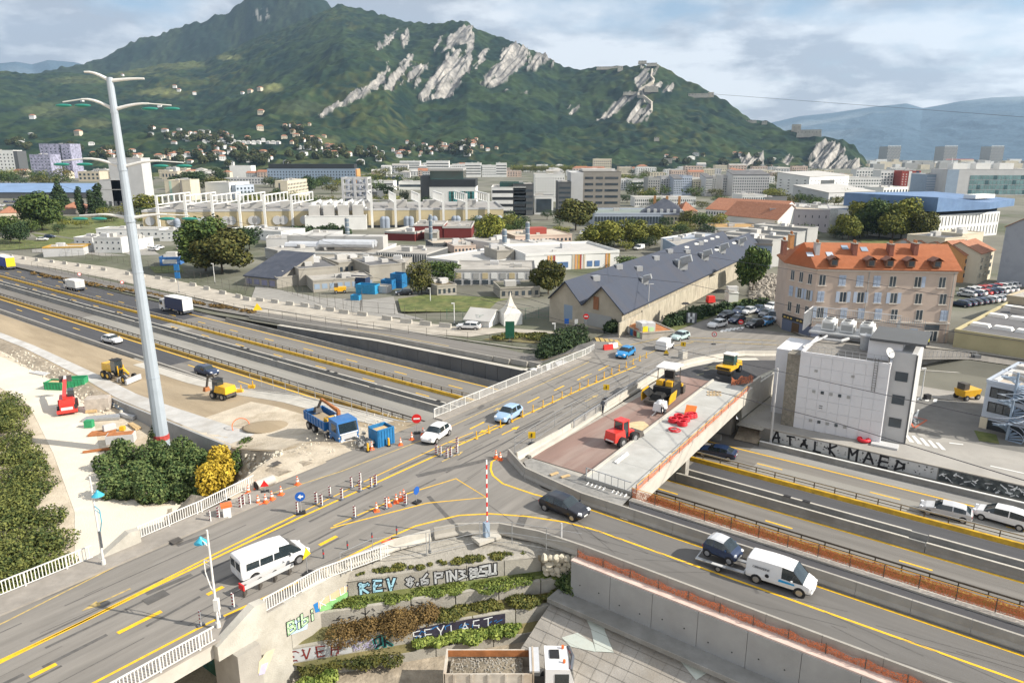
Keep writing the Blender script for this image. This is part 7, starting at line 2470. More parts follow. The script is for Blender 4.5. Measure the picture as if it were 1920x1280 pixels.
for i in range(58):
 b.box((-1.9+i*.24,DW+3.9,zt_+.6),(.05,.06,2.2))
for i in range(20):
 b.box((LW-.8,DW-.4+i*.22,zt_+.6),(.06,.05,2.2))
o=b.bl('louvre_screen',STEEL,t)
b=MB();b.bar((-1.9,DW-1.4,zt_+2.95),(-1.9,DW+4,zt_+2.95),.1,.1);b.bar((-1.9,DW+3.95,zt_+2.95),(LW-.8,DW+3.95,zt_+2.95),.1,.1);b.bl('screen_rail',W_LGREY,t)
tw=t
for i in range(3):
 c=tw.matrix_world if False else None
 q=MB()
 x=.9+i*2.3
 q.box((x,DW+1.3,zt_+.7),(1.6,2.4,1.2),top=1.0)
 q.cyl((x,DW+.6,zt_+1.9),(x,DW+.6,zt_+2.2),.55,n=12)
 q.cyl((x,DW+1.9,zt_+1.9),(x,DW+1.9,zt_+2.2),.55,n=12)
 cu=q.bl('cooling_unit',W_WHITE,t)
 q=MB();q.cyl((x,DW+.6,zt_+2.2),(x,DW+.6,zt_+2.23),.45,n=12);q.cyl((x,DW+1.9,zt_+2.2),(x,DW+1.9,zt_+2.23),.45,n=12);q.bl('fan',BLACKP,cu)
 q=MB();q.box((x,DW+.08,zt_+.95),(1.3,.04,.7));q.bl('grille',W_GREY,cu)
b=MB()
for i in range(3):
 x=LW-4.2+i*.8
 b.tube([(x,DW+2.5,zt_+.7),(x,DW+1.0,zt_+1.6),(x,DW+.4,zt_+1.2),(x,DW-.3,zt_+.1)],.22,8)
b.bl('duct',W_WHITE,t)
b=MB()
b.tube([(-.2,1.8,hW+.5),(1.0,DW-2.8,hW+.6),(1.2,DW-1.2,hW+.6)],.14,6);b.tube([(.5,DW-3.2,hW+.55),(3.2,DW-3.0,hW+.55),(3.8,DW-1.5,hW+.6)],.2,6)
b.bl('pipe',W_LGREY,t)
b=MB();b.cyl((LW*.62,6.6,hW+.1),(LW*.62,6.6,hW+1.7),.55,n=14);b.cyl((LW*.62,6.6,hW+1.7),(LW*.62,6.6,hW+1.95),.7,n=14);b.bl('ventilator',STEEL,t)
b=MB()
c=Vector((LW-.2,.5,hW+1.6))
ax=Vector((.75,-.45,.5)).normalized()
e1=ax.orthogonal().normalized();e2=ax.cross(e1)
P=[c-ax*.25]
for r_a,dz in((.35,-.16),(.62,.0)):
 P+=[c+ax*dz+(e1*math.cos(2*pi*i/16)+e2*math.sin(2*pi*i/16))*r_a for i in range(16)]
F_=[(0,1+i,1+(i+1)%16)for i in range(16)]+[(1+i,17+i,17+(i+1)%16,1+(i+1)%16)for i in range(16)]
b.add(P,F_);b.bl('dish',W_WHITE,t,smooth=True)
b=MB();b.bar(c-ax*.2,(LW-.2,.7,hW),.12,.12);b.bar(c-ax*.2,c+ax*.6,.04,.04);b.bl('dish_arm',STEEL_D,t)
strip2=lambda nm,pts,m_,z:poly_sheet(nm,[(*un(W(px,py,z).x,W(px,py,z).y),)for px,py in pts],m_,z)
poly_sheet('street',[(-28.5,86.05),(60,86.05)]+[tuple(un(*W(px,py,-4)[:2]))for px,py in((2100,880),(1690,806),(1560,778),(1450,760))],mat('street_pale',(.33,.315,.29),.9,.12,.5,stain=.4),-3.985)
strip2('yard_asphalt',[(1690,805),(1700,745),(1860,755),(1960,850),(2100,882)],mat('yard_dark',(.17,.165,.155),.9,.15,.6,stain=.4,stain_col=(.12,.12,.115)),-3.98)
strip2('yard_court',[(1706,742),(1712,705),(1835,712),(1850,756)],mat('yard_court',(.33,.31,.28),.9,.15,.5,stain=.4),-3.978)
strip2('grass_patch',[(1788,690),(1834,692),(1836,701),(1790,698)],GRASS,-3.97)
mb_=MB()
for i in range(5):
 q=[W(x,y,-3.96)for x,y in((1694+i*15,812+i*4.2),(1700+i*15,812.5+i*4.2),(1714+i*15,829+i*3.6),(1706+i*15,828+i*3.6))]
 mb_.q(*reversed(q))
for i in range(4):
 q=[W(x,y,-3.96)for x,y in((1706+i*15,743+i*1.5),(1713+i*15,743.5+i*1.5),(1711+i*15,749+i*1.5),(1704+i*15,748+i*1.5))]
 mb_.q(*reversed(q))
q=[W(x,y,-3.96)for x,y in((1716,780),(1721,767),(1724,768),(1720,781))]
mb_.q(*reversed(q))
for pts in(((1712,783),(1722,784),(1716,775)),((1711,788),(1723,789),(1717,795)),((1710,784),(1713,783),(1724,792),(1721,793))):
 mb_.q(*[W(x,y,-3.955)for x,y in reversed(pts)])
for a,c in(((1780,829),(1806,832)),((1857,872),(1920,886))):
 q=[W(x,y,-3.96)for x,y in((a[0],a[1]),(c[0],c[1]),(c[0],c[1]+1.6),(a[0],a[1]+1.6))]
 mb_.q(*q)
o=mb_.build('street_marking',WHT);o['kind']='structure'
mb_=MB()
for pts in(((1700,778),(1738,787)),((1738,787),(1714,802)),((1714,802),(1700,778))):
 a,c=W(*pts[0],-3.95),W(*pts[1],-3.95)
 d=(c-a).normalized();s_=Vector((-d.y,d.x,0))*.12
 mb_.q(a-s_,c-s_,c+s_,a+s_)
o=mb_.build('red_triangle_marking',mat('red_marking',(.40,.10,.05)));o['kind']='structure'
t=thing('yard_wall','low weathered wall separating the side street from the lower yard','wall',W(1720,692,-4),0)
pa=[W(x,693,-4)for x in(1716,1755,1795,1826)]
for i in range(3):
 MB().bar(pa[i]+Vector((0,0,.95)),pa[i+1]+Vector((-.05,0,.95)),.3,1.9).build('wall_panel',CONC_G,t)
MB().box(tuple(pa[3]),(1.0,1.0,2.5)).build('gate_pillar',CONC_D,t)
b=MB()
for i in range(16):
 q=pa[0]+(pa[3]-pa[0])*i/15
 b.bar(q+Vector((0,0,1.9)),q+Vector((0,0,3.0)),.05,.05)
b.bar(pa[0]+Vector((0,0,3.0)),pa[3]+Vector((0,0,3.0)),.05,.05);b.build('railing',STEEL,t)
t=thing('yard_wall','long pale low wall right of the white building along the upper street','wall',W(1830,700,-4),0)
MB().bar(W(1712,700,-4)+Vector((0,0,.3)),W(1836,708,-4)+Vector((0,0,.3)),.3,.7).build('wall',CONC_L,t)
p0,p1=W(1836,800,-4),W(2020,850,-4)
X=bld('pale blue office building with ribbon windows at the right edge of the photo',(1836,800),(2020,846),716,12,W_LBL,mat('roof_beige_felt',(.42,.37,.31),.95,.1,1.5,stretch=(1.2,6)),T_=lambda x,y:W(x,y,-4),parapet=.35)
BO=X
for j,z in enumerate((.38,.70)):
 MB().box((X.L*.45,-.04,X.H*z),(X.L*.8,.08,1.3)).bl('window_band',BLACKP,X.t)
 for i in range(10):
  lb(X,'pane',(X.L*(.1+.08*i),-.1,X.H*z+.1),(X.L*.07,.06,1.1),WGLASS)
lb(X,'dark_ground_floor',(X.L*.5,-.05,0),(X.L*.9,.08,X.H*.2),W_BLACK)
lb(X,'corner_pillar',(.4,-.1,0),(.8,.3,X.H*.24),W_CREAM)
lb(X,'roof_ladder',(X.L*.07,X.D*.5,X.H+.05),(.5,X.D*.9,.3),W_LGREY)
b=MB()
cxs,cys=X.L*.36,-2.3
for i in range(40):
 a=i*.42
 z=i*.2
 b.box((cxs+math.cos(a)*.9,cys+math.sin(a)*.9,z),(1.4,.42,.06),a)
b.cyl((cxs,cys,0),(cxs,cys,8.4),.14,n=8)
b.bl('spiral_stair_steps',W_BLUE,X.t)
b=MB()
b.tube([(cxs+math.cos(i*.21)*1.65,cys+math.sin(i*.21)*1.65,i*.1+.9)for i in range(80)],.05,5)
b.tube([(cxs+math.cos(i*.21)*1.65,cys+math.sin(i*.21)*1.65,i*.1+.2)for i in range(80)],.05,5)
b.bl('spiral_stair_rail',W_LBL,X.t)
strip2('grass_patch',[(1826,806),(1868,814),(1874,832),(1836,826)],GRASS,-3.96)
strip2('lawn',[(746,560),(800,552),(1010,560),(1028,578),(1000,584),(752,584)],GRASS,T(880,575).z+.05)
# ------ vehicles
HATCH=[(0,.38,.60,.64,.80,.72),(.015,.30,.80,.86,.93,.78),(.04,.24,.90,.99,.97,.78),(.13,.21,.95,1.34,.99,.74),(.19,.21,.95,1.42,1,.74),(.36,.21,.94,1.47,1,.75),(.385,.21,.94,1.475,1,.75),(.575,.21,.92,1.44,1,.74),(.72,.21,.91,1.0,1,.78),(.76,.21,.89,.95,.99,.78),(.88,.22,.79,.86,.96,.76),(.965,.26,.66,.72,.86,.66),(1,.36,.54,.58,.70,.55)]
SUV=[(0,.42,.7,.75,.80,.72),(.015,.36,.9,.97,.93,.8),(.04,.30,1.02,1.1,.97,.8),(.12,.27,1.07,1.50,.99,.76),(.2,.27,1.07,1.60,1,.76),(.38,.27,1.05,1.64,1,.77),(.4,.27,1.05,1.64,1,.77),(.60,.27,1.03,1.58,1,.75),(.72,.27,1.03,1.12,1,.8),(.76,.27,1.0,1.08,.99,.8),(.89,.28,.92,.99,.97,.8),(.97,.32,.78,.85,.88,.7),(1,.42,.64,.68,.74,.6)]
SEDAN=[(0,.40,.62,.66,.80,.7),(.015,.30,.82,.88,.93,.76),(.06,.24,.92,.98,.97,.76),(.10,.22,.94,1.02,.98,.76),(.22,.21,.94,1.34,1,.72),(.38,.21,.93,1.43,1,.72),(.4,.21,.93,1.43,1,.72),(.57,.21,.91,1.39,1,.71),(.71,.21,.90,.97,1,.77),(.75,.21,.88,.93,.99,.77),(.88,.22,.78,.84,.96,.76),(.965,.26,.66,.71,.86,.66),(1,.36,.54,.58,.70,.55)]
MPV=[(0,.38,.7,.74,.82,.74),(.012,.30,.86,.94,.94,.8),(.03,.24,.96,1.05,.97,.8),(.085,.22,1.0,1.48,.99,.77),(.15,.22,1.0,1.56,1,.78),(.36,.22,.98,1.62,1,.78),(.38,.22,.98,1.62,1,.78),(.62,.22,.96,1.54,1,.76),(.80,.22,.96,1.02,.99,.78),(.83,.22,.93,.98,.98,.78),(.91,.24,.84,.90,.95,.76),(.97,.28,.70,.76,.86,.66),(1,.38,.56,.60,.72,.56)]
SMART=[(0,.42,.66,.7,.82,.74),(.02,.32,.86,.94,.94,.8),(.05,.26,.96,1.1,.97,.8),(.11,.24,1.0,1.42,.99,.76),(.2,.24,1.0,1.52,1,.77),(.32,.24,.98,1.55,1,.77),(.34,.24,.98,1.55,1,.77),(.60,.24,.96,1.50,1,.76),(.84,.24,.94,1.0,.98,.78),(.87,.24,.90,.95,.97,.78),(.93,.26,.80,.86,.93,.74),(.98,.30,.66,.72,.84,.66),(1,.38,.56,.60,.72,.56)]
VANS=[(0,.42,.95,1.75,.97,.86),(.012,.32,1.0,1.86,1.0,.88),(.03,.28,1.02,1.90,1,.88),(.30,.26,1.02,1.95,1,.88),(.32,.26,1.02,1.95,1,.88),(.52,.26,1.02,1.95,1,.87),(.54,.26,1.02,1.94,1,.87),(.70,.26,1.0,1.86,1,.84),(.86,.26,1.0,1.08,.99,.84),(.89,.26,.95,1.02,.98,.82),(.95,.27,.82,.9,.94,.8),(.985,.3,.66,.74,.86,.7),(1,.38,.55,.6,.74,.6)]
def vehicle(label,spec,L_,W_,H_,pnt,cat='car',name='car',side='all',wr=.31,wx=(.17,.82),group=None,rearglass=True,trimcol=None,hmul=1.0,roofcol=None):
 t=thing(name,label,cat,(0,0,0),0,group)
 mx_=max(s[3]for s in spec)
 zk=H_/mx_
 rings=[]
 for(fx_,zb,zs,zt,ws,wt)in spec:
  x=(fx_-.5)*L_
  w=W_/2
  zb,zs,zt=zb*(1 if zb<.5 else zk),zs*zk,zt*zk
  hw=ws*w
  tw_=wt*w*(1.0 if zt-zs>.25 else 1.12)
  zm=zb+(zs-zb)*.55
  rings.append([(x,0,zb),(x,hw*.86,zb),(x,hw*.975,zb+(zs-zb)*.22),(x,hw,zm),(x,hw*.965,zs),(x,tw_+(hw*.96-tw_)*.12,zt-.06*min(1,(zt-zs)*4)),(x,tw_*.82,zt-.0),(x,0,zt+.025)])
 k=len(rings)
 parts={}
 def put_face(key,pts):
  parts.setdefault(key,MB()).q(*pts)
 for i in range(k-1):
  a,c=rings[i],rings[i+1]
  tall_a,tall_c=spec[i][3]-spec[i][2]>.25,spec[i+1][3]-spec[i+1][2]>.25
  for s_ in(1,-1):
   for j in range(7):
    P=[a[j],c[j],c[j+1],a[j+1]]
    P=[(x,y*s_,z)for x,y,z in P]
    if s_>0:
     P.reverse()
    key='body'
    if j==4 and(tall_a or tall_c)and not(not tall_a and i<4):
     if spec[i+1][0]-spec[i][0]>.03 and tall_a:
      if side=='all' or(side=='front' and i>=6)or(side=='long' and True):
       key='side_window%d%d'%(s_>0,i)
     if tall_a and not tall_c:
      key='side_window%d%d'%(s_>0,i-1)if False else('quarter_window%d'%(s_>0))
    if j>=5 and tall_a!=tall_c:
     if tall_a:
      key='windscreen'
     elif rearglass:
      key='rear_window'
    if j in(0,1):
     key='underbody'
    if roofcol and j>=5 and tall_a and tall_c:
     key='roof'
    put_face(key,P)
 for e,rv in((0,True),(k-1,False)):
  r_=rings[e]
  poly=[(x,y,z)for x,y,z in r_]+[(x,-y,z)for x,y,z in reversed(r_[1:-1])]
  if not rv:
   poly.reverse()
  parts['body'].q(*poly)
 for key,mb_ in parts.items():
  nm=''.join(ch for ch in key if not ch.isdigit())
  if nm in('side_window','quarter_window','windscreen','rear_window'):
   mb_.bl(nm,GLASS,t,smooth='auto')
  elif nm=='underbody':
   mb_.bl('sill',trimcol or BLACKP,t,smooth='auto')
  elif nm=='roof':
   mb_.bl('roof',roofcol,t,smooth='auto')
  else:
   mb_.bl('body',pnt,t,smooth='auto')
 tyre=MB()
 tyre.cyl((0,-.11,0),(0,.11,0),wr,n=18)
 tm_=tyre.mesh('wheel',RUBBER,smooth='auto')
 rim=MB()
 rim.cyl((0,-.125,0),(0,-.105,0),wr*.66,n=16)
 rim.cyl((0,.105,0),(0,.125,0),wr*.66,n=16)
 rm_=rim.mesh('rim',RIM,smooth='auto')
 arch=MB()
 arch.cyl((0,-.05,0),(0,.05,0),wr*1.16,n=18)
 am_=arch.mesh('wheel_arch',BLACKP,smooth='auto')
 for fxx in wx:
  for s_ in(1,-1):
   x=(fxx-.5)*L_
   o=bpy.data.objects.new('wheel',tm_);hang(o,t);o.location=(x,s_*(W_/2-.09),wr)
   q=bpy.data.objects.new('rim',rm_);COL.objects.link(q);q.parent=o
   q=bpy.data.objects.new('wheel_arch',am_);COL.objects.link(q);q.parent=t;q.location=(x,s_*(W_/2-.045),wr*1.03)
 hb=(spec[-3][2]*.86)*zk
 for s_ in(1,-1):
  b=MB();b.box((L_*.458,s_*W_*.345,hb),(L_*.07,W_*.17,.13),-s_*.35,top=.8);b.bl('headlight',LAMPW,t)
  zr=spec[2][2]*zk*.82
  b=MB();b.box((-L_*.478,s_*W_*.40,zr-.12*(2 if H_>1.8 else 1)),(L_*.035,W_*.11,.2*(2 if H_>1.8 else 1)),0);b.bl('tail_light',LAMPR,t)
  b=MB();b.box((L_*.2,s_*(W_/2+.08),spec[7][2]*zk),(.12,.18,.13));b.bl('wing_mirror',pnt,t)
 b=MB();b.box((L_*.494,0,.42),(.03,W_*.5,.16));b.bl('grille',BLACKP,t)
 b=MB();b.box((L_*.502,0,.40),(.02,.5,.11));b.box((-L_*.502,0,.62),(.02,.5,.11));b.bl('number_plate',WHP,t)
 return t
def place(t,rear,front,z=.0,zf=None):
 """put a vehicle so that its middle stands between two surveyed ground points, facing the second"""
 a,c=(W(*rear,z),W(*front,z))if zf is None else(zf(*rear),zf(*front))
 d=c-a
 t.location=(a+c)/2
 t.rotation_euler=(0,0,math.atan2(d.y,d.x))
 return t
P_WHITE=paint('white',(.72,.72,.72));P_BLACK=paint('black',(.010,.012,.020));P_NAVY=paint('navy',(.012,.028,.075));P_LBLUE=paint('light_blue',(.30,.44,.62));P_BLUE=paint('blue',(.01,.22,.52))
P_SILV=paint('silver',(.50,.51,.53),.3);P_PALE=paint('pale',(.42,.54,.53));P_GREY=paint('grey',(.09,.10,.12));P_RED=paint('red',(.45,.03,.03));P_DBLUE=paint('dark_blue',(.015,.04,.16))
place(vehicle('white hatchback coming towards the striped boards on the old bridge',HATCH,4.0,1.72,1.5,P_WHITE),(832,812),(803,832))
place(vehicle('light blue hatchback driving down the old bridge, left of the yellow posts',HATCH,4.05,1.73,1.55,P_LBLUE),(967,777),(940,793))
place(vehicle('bright blue hatchback further up the bridge road',HATCH,3.95,1.72,1.5,P_BLUE),(1182,663),(1163,673))
place(vehicle('black hatchback turning from the junction into the ramp',HATCH,4.3,1.8,1.48,P_BLACK),(1035,951),(1082,969))
t=place(vehicle('white delivery van with blue lettering towing a car trailer down the ramp',VANS,4.45,1.85,1.86,P_WHITE,'van','van',side='front',wr=.33),(1425,1082),(1503,1107))
for s_ in(-1,):
 b=MB();letters(b,'CARROSSERIE',(-1.75,s_*.935,1.22),(1,0,0),(0,0,1),.14,thick=.2);b.bl('lettering',P_GREY,t)
 b=MB();b.q((.0,s_*.945,.72),(1.1,s_*.94,.74),(1.05,s_*.935,.86),(.05,s_*.935,.9));b.bl('blue_flash',mat('flash_blue',(.02,.30,.60)),t)
 b=MB();b.cyl((-.75,s_*.93,.85),(-.75,s_*.945,.85),.14,n=14);b.bl('round_logo',BLACKP,t)
t=place(vehicle('small dark blue car with a silver roof carried on the trailer',SMART,2.6,1.56,1.5,P_NAVY,roofcol=P_SILV,wr=.28),(1328,1042),(1380,1062))
t.location.z=.42
tr_=thing('car_trailer','flat silver car trailer carrying the small dark blue car behind the white van','trailer',(0,0,0))
place(tr_,(1326,1050),(1384,1068))
for s_ in(-1,1):
 b=MB();b.box((0,s_*.72,.34),(3.5,.32,.07));b.bl('wheel_track',STEEL,tr_)
 b=MB();b.box((0,s_*1.02,.5),(1.0,.26,.06));b.bl('mudguard',W_LGREY,tr_)
 b=MB();b.cyl((0,s_*.92,.25),(0,s_*1.12,.25),.25,n=14);w_=b.bl('wheel',RUBBER,tr_)
 b=MB();b.cyl((0,s_*1.125,.25),(0,s_*1.13,.25),.15,n=12);b.bl('rim',RIM,w_)
b=MB();b.bar((1.7,.7,.32),(3.3,0,.36),.07,.07);b.bar((1.7,-.7,.32),(3.3,0,.36),.07,.07);b.bl('drawbar',STEEL,tr_)
b=MB();b.bar((-1.75,-.8,.34),(-1.75,.8,.34),.08,.1);b.bar((1.7,-.8,.34),(1.7,.8,.34),.08,.1);b.bl('cross_beam',STEEL,tr_)
t=place(vehicle('white minibus with dark side windows driving along the old bridge',VANS,5.25,1.95,1.97,P_WHITE,'minibus','minibus',side='front',wr=.34,wx=(.18,.81)),(468,1080),(552,1046))
b=MB()
for s_ in(-1,1):
 for a,c in((-2.25,-1.3),(-1.24,-.28),(-.22,.62)):
  P=[(a,s_*.955,1.05),(c,s_*.955,1.05),(c,s_*.90,1.55),(a+.04,s_*.90,1.55)]
  b2=MB();b2 .q(*(P if s_<0 else P[::-1]));b2 .bl('side_window',GLASS,t)
b=MB();b.box((-2.62,-.44,1.05),(.03,.7,.6));b.box((-2.62,.44,1.05),(.03,.7,.6));b.bl('rear_window',GLASS,t)
place(vehicle('small white van going away at the top of the bridge road',VANS,4.3,1.85,1.85,P_WHITE,'van','van',side='front'),(1237,660),(1256,650),zf=lambda x,y:T(x,y))
place(vehicle('pale greenish hatchback at the junction behind the white van',HATCH,3.9,1.7,1.48,P_PALE),(1283,635),(1267,638),zf=lambda x,y:T(x,y))
place(vehicle('white suv waiting at the head of the parked cars',SUV,4.3,1.8,1.6,P_WHITE),(1354,612),(1335,616),zf=T)
place(vehicle('dark navy car behind the white suv near the round sign',HATCH,4.1,1.75,1.5,P_NAVY),(1391,602),(1371,607),zf=T)
for i,(r_,f_,pn,lab)in enumerate((((1371,594),(1350,599),P_BLACK,'black car at the left end of the parked row by the hedge'),((1393,586),(1376,591),P_NAVY,'dark blue car parked second by the hedge'),((1409,587),(1396,590),P_SILV,'silver grey car parked third by the hedge'),((1427,583),(1414,588),P_NAVY,'navy car parked fourth by the hedge'),((1453,578),(1436,582),P_WHITE,'white car at the right end of the parked row by the hedge'),((1445,590),(1426,596),P_GREY,'dark grey car parked in the middle of the small car park'),((1424,611),(1404,615),P_BLACK,'black car parked nearest to the junction'),((1444,606),(1427,611),P_BLUE,'blue car parked beside the white van'))):
 place(vehicle(lab,HATCH if i%2 else SUV,4.1,1.76,1.52,pn),r_,f_,zf=T)
place(vehicle('pale van parked against the dark shop front',VANS,4.6,1.9,1.95,P_SILV,'van','van',side='front'),(1459,594),(1444,606),zf=T)
place(vehicle('white estate car parked on the site road by the white tent',SUV,4.6,1.82,1.5,P_WHITE),(896,617),(862,617),zf=T)
place(vehicle('black car parked by the lawn next to the blue skips',HATCH,4.1,1.75,1.45,P_BLACK),(766,552),(749,553),zf=T)
place(vehicle('white van parked behind the broad yellow green trees',VANS,4.6,1.9,1.9,P_WHITE,'van','van',side='front'),(1204,467),(1192,469),zf=T)
place(vehicle('white suv in the sunken lane left of the lamp mast',SUV,4.4,1.82,1.62,P_WHITE),(198,640),(224,645),z=-6)
place(vehicle('dark blue suv in the sunken lane right of the lamp mast',SUV,4.4,1.84,1.62,P_NAVY),(372,698),(405,706),z=-6)
place(vehicle('dark estate car coming out under the new bridge',SEDAN,4.6,1.82,1.45,P_NAVY),(1370,860),(1318,850),z=-6)
place(vehicle('silver estate car driving left on the northern lanes',HATCH,4.6,1.8,1.5,P_SILV),(1806,974),(1738,958),z=-6)
place(vehicle('white people carrier behind the silver estate car',MPV,4.85,1.9,1.72,P_WHITE),(1912,988),(1842,968),z=-6)
def lorry(label,L_,box_m,cab_m,rear_m,rear,front,H_=3.6,cabL=2.1,zf=None,z=-6,name='truck'):
 t=thing(name,label,'truck',(0,0,0))
 place(t,rear,front,z=z,zf=zf)
 bl=L_-cabL-.5
 MB().box((-L_/2+bl/2,0,1.0),(bl,2.5,H_-1.0)).bl('cargo_box',box_m,t)
 MB().box((-L_/2+bl/2,0,H_),(bl,2.52,.08)).bl('box_roof',W_WHITE,t)
 for s_ in(-1,1):
  MB().box((-L_/2-.02,s_*.62,1.05),(.06,1.2,H_-1.15)).bl('rear_door',rear_m,t)
 MB().box((-L_/2-.08,0,.6),(.1,2.4,.3)).bl('rear_bumper',P_GREY,t)
 cx_=L_/2-cabL/2
 b=MB()
 P=[(cx_-cabL/2,.5),(cx_+cabL/2,.5),(cx_+cabL/2,1.6),(cx_+cabL/2-.35,2.85),(cx_-cabL/2,2.95)]
 b.add([(x,-1.2,z_)for x,z_ in P]+[(x,1.2,z_)for x,z_ in P],[(0,1,2,3,4),(9,8,7,6,5),(0,5,6,1),(1,6,7,2),(2,7,8,3),(3,8,9,4),(4,9,5,0)])
 b.bl('cab',cab_m,t)
 b=MB();b.q((cx_+cabL/2+.01,-1.05,1.65),(cx_+cabL/2+.01,1.05,1.65),(cx_+cabL/2-.29,1.05,2.65),(cx_+cabL/2-.29,-1.05,2.65));b.bl('windscreen',GLASS,t)
 for s_ in(-1,1):
  MB().box((cx_+.2,s_*1.21,1.65),(1.1,.03,.85)).bl('side_window',GLASS,t)
 for x in(-L_/2+.9,-L_/2+2.2,L_/2-1.2):
  for s_ in(-1,1):
   w_=MB().cyl((x,s_*.85,.5),(x,s_*1.22,.5),.5,n=16).bl('wheel',RUBBER,t,smooth='auto')
   MB().cyl((x,s_*1.225,.5),(x,s_*1.24,.5),.28,n=12).bl('rim',RIM,w_)
 MB().box((0,0,.7),(L_*.95,1.0,.3)).bl('chassis',STEEL_D,t)
 return t
lorry('long lorry trailer with dark blue sides and yellow rear doors at the left edge',12.5,paint('cobalt',(.012,.045,.30),.5,.1),W_WHITE,mat('door_yellow',(.72,.52,.02)),(52,514),(-30,492),H_=3.9)
lorry('white and navy box lorry to the right of the lamp mast',9.6,paint('truck_navy',(.015,.03,.09),.5,.1),P_WHITE,W_WHITE,(358,591),(305,580),H_=3.7)
lorry('small white box van on the northern exit lane left of the lamp mast',6.2,W_WHITE,P_WHITE,W_LGREY,(156,547),(125,541),H_=2.9,cabL=1.6,name='box_van')
# ---- site machines
def wheel(t,x,y,r_,w_,n=18,name='wheel',rimc=None):
 o=MB().cyl((x,y-w_/2,r_),(x,y+w_/2,r_),r_,n=n).bl(name,RUBBER,t,smooth='auto')
 b=MB()
 s_=1 if y>0 else-1
 b.cyl((x,y+s_*(w_/2+.005),r_),(x,y+s_*(w_/2+.03),r_),r_*.5,n=12)
 b.bl('rim',rimc or RIM,o)
 return o
BLUEP=mat('truck_blue',(.02,.13,.36),.45,.12,1.5,coat=.2,stain=.3,stain_col=(.1,.17,.28))
t=thing('tipper_truck','blue tipper truck with a red loading crane on the pale site ground','truck',(0,0,0))
place(t,(590,806),(656,826),zf=PL)
t.scale=(.97,)*3
for x in(-3.4,-2.0,1.2,2.9):
 for y in(-1.05,1.05):
  wheel(t,x,y,.52,.36)
MB().box((0,0,.75),(8.6,.9,.35)).bl('chassis',STEEL_D,t)
cx_=3.15
b=MB()
P=[(2.0,.65),(4.25,.6),(4.3,1.7),(4.0,2.95),(2.0,3.0)]
b.add([(x,-1.22,z)for x,z in P]+[(x,1.22,z)for x,z in P],[(0,1,2,3,4),(9,8,7,6,5),(0,5,6,1),(1,6,7,2),(2,7,8,3),(3,8,9,4),(4,9,5,0)])
b.bl('cab',BLUEP,t)
MB().q((4.32,-1.1,1.72),(4.32,1.1,1.72),(4.06,1.1,2.75),(4.06,-1.1,2.75)).bl('windscreen',GLASS,t)
for s_ in(-1,1):
 MB().box((3.2,s_*1.23,1.7),(1.1,.03,.9)).bl('side_window',GLASS,t)
 MB().box((4.33,s_*.85,.75),(.06,.4,.22)).bl('headlight',LAMPW,t)
MB().box((4.32,0,1.0),(.06,1.9,.5)).bl('grille',P_SILV,t)
MB().box((4.33,0,1.55),(.05,2.2,.12)).bl('white_stripe',WHP,t)
MB().box((4.35,0,.5),(.12,2.4,.3)).bl('bumper',P_SILV,t)
b=MB()
bx0,bx1,bz0,bz1=-4.4,1.0,1.15,2.15
for s_ in(-1,1):
 b.bar((bx0,s_*1.22,(bz0+bz1)/2),(bx1,s_*1.22,(bz0+bz1)/2),.08,bz1-bz0)
 for i in range(8):
  b.box((bx0+.4+i*.7,s_*1.28,bz0),(.1,.08,bz1-bz0))
b.bar((bx0,-1.2,(bz0+bz1)/2),(bx0,1.2,(bz0+bz1)/2),.08,bz1-bz0,up=(0,0,1));b.bar((bx1,-1.2,(bz0+bz1)/2),(bx1,1.2,(bz0+bz1)/2),.08,bz1-bz0,up=(0,0,1))
b.box(((bx0+bx1)/2,0,bz0-.08),(bx1-bx0,2.4,.1));b.bl('tipper_body',BLUEP,t)
b=MB();b.box((-1.9,0,bz0+.02),(4.6,2.2,.5),top=.7);b.bl('load',DIRT_B,t)
MB().box((.4,-.2,bz0+.5),(.9,1.2,.7)).bl('yellow_bucket',YELP,t)
b=MB();b.bar((1.5,.3,1.2),(1.5,.3,3.4),.35,.35);b.bar((1.5,.3,3.4),(-2.4,.2,3.7),.26,.26);b.bar((1.6,.3,3.1),(-1.2,.25,3.5),.16,.16);b.bl('crane_arm',RUST,t)
b=MB();b.bar((-2.4,.2,3.7),(-3.3,.1,2.4),.22,.22);b.box((-3.4,.1,1.9),(.8,.9,.6),top=.6);b.bl('grab',STEEL_D,t)
t=thing('tipper_truck','white and rust coloured tipper truck loaded with earth at the bottom of the photo','truck',(0,0,0))
pa_,pb_=W(848,1300,-6),W(1050,1300,-6)
sc0=(pb_-pa_).length
TR0=(pa_+pb_)/2
t.location=TR0
rzt=math.atan2((pb_-pa_).y,(pb_-pa_).x)
t.rotation_euler=(0,0,rzt)
t.scale=(.93,)*3
for x in(-3.2,-1.8,1.4,3.0):
 for y in(-1.05,1.05):
  wheel(t,x,y,.52,.36)
MB().box((0,0,.8),(8.8,.9,.35)).bl('chassis',STEEL_D,t)
RW=mat('tipper_dirty_white',(.50,.46,.40),.7,.2,1.2,stain=.5,stain_col=(.33,.22,.12))
b=MB()
bx0,bx1,bz0,bz1=-4.3,1.9,1.3,2.75
b.bar((bx0,-1.25,(bz0+bz1)/2),(bx1,-1.25,(bz0+bz1)/2),.1,bz1-bz0);b.bar((bx0,1.25,(bz0+bz1)/2),(bx1,1.25,(bz0+bz1)/2),.1,bz1-bz0)
b.bar((bx0,-1.3,bz0+.75),(bx0,1.3,bz0+.75),.12,1.5);b.bar((bx1,-1.3,bz0+.85),(bx1,1.3,bz0+.85),.12,1.7)
b.box(((bx0+bx1)/2,0,bz0-.1),(bx1-bx0,2.5,.12))
for i in range(5):
 b.box((bx0+.7+i*1.2,-1.33,bz0-.1),(.16,.1,bz1-bz0+.1),0)
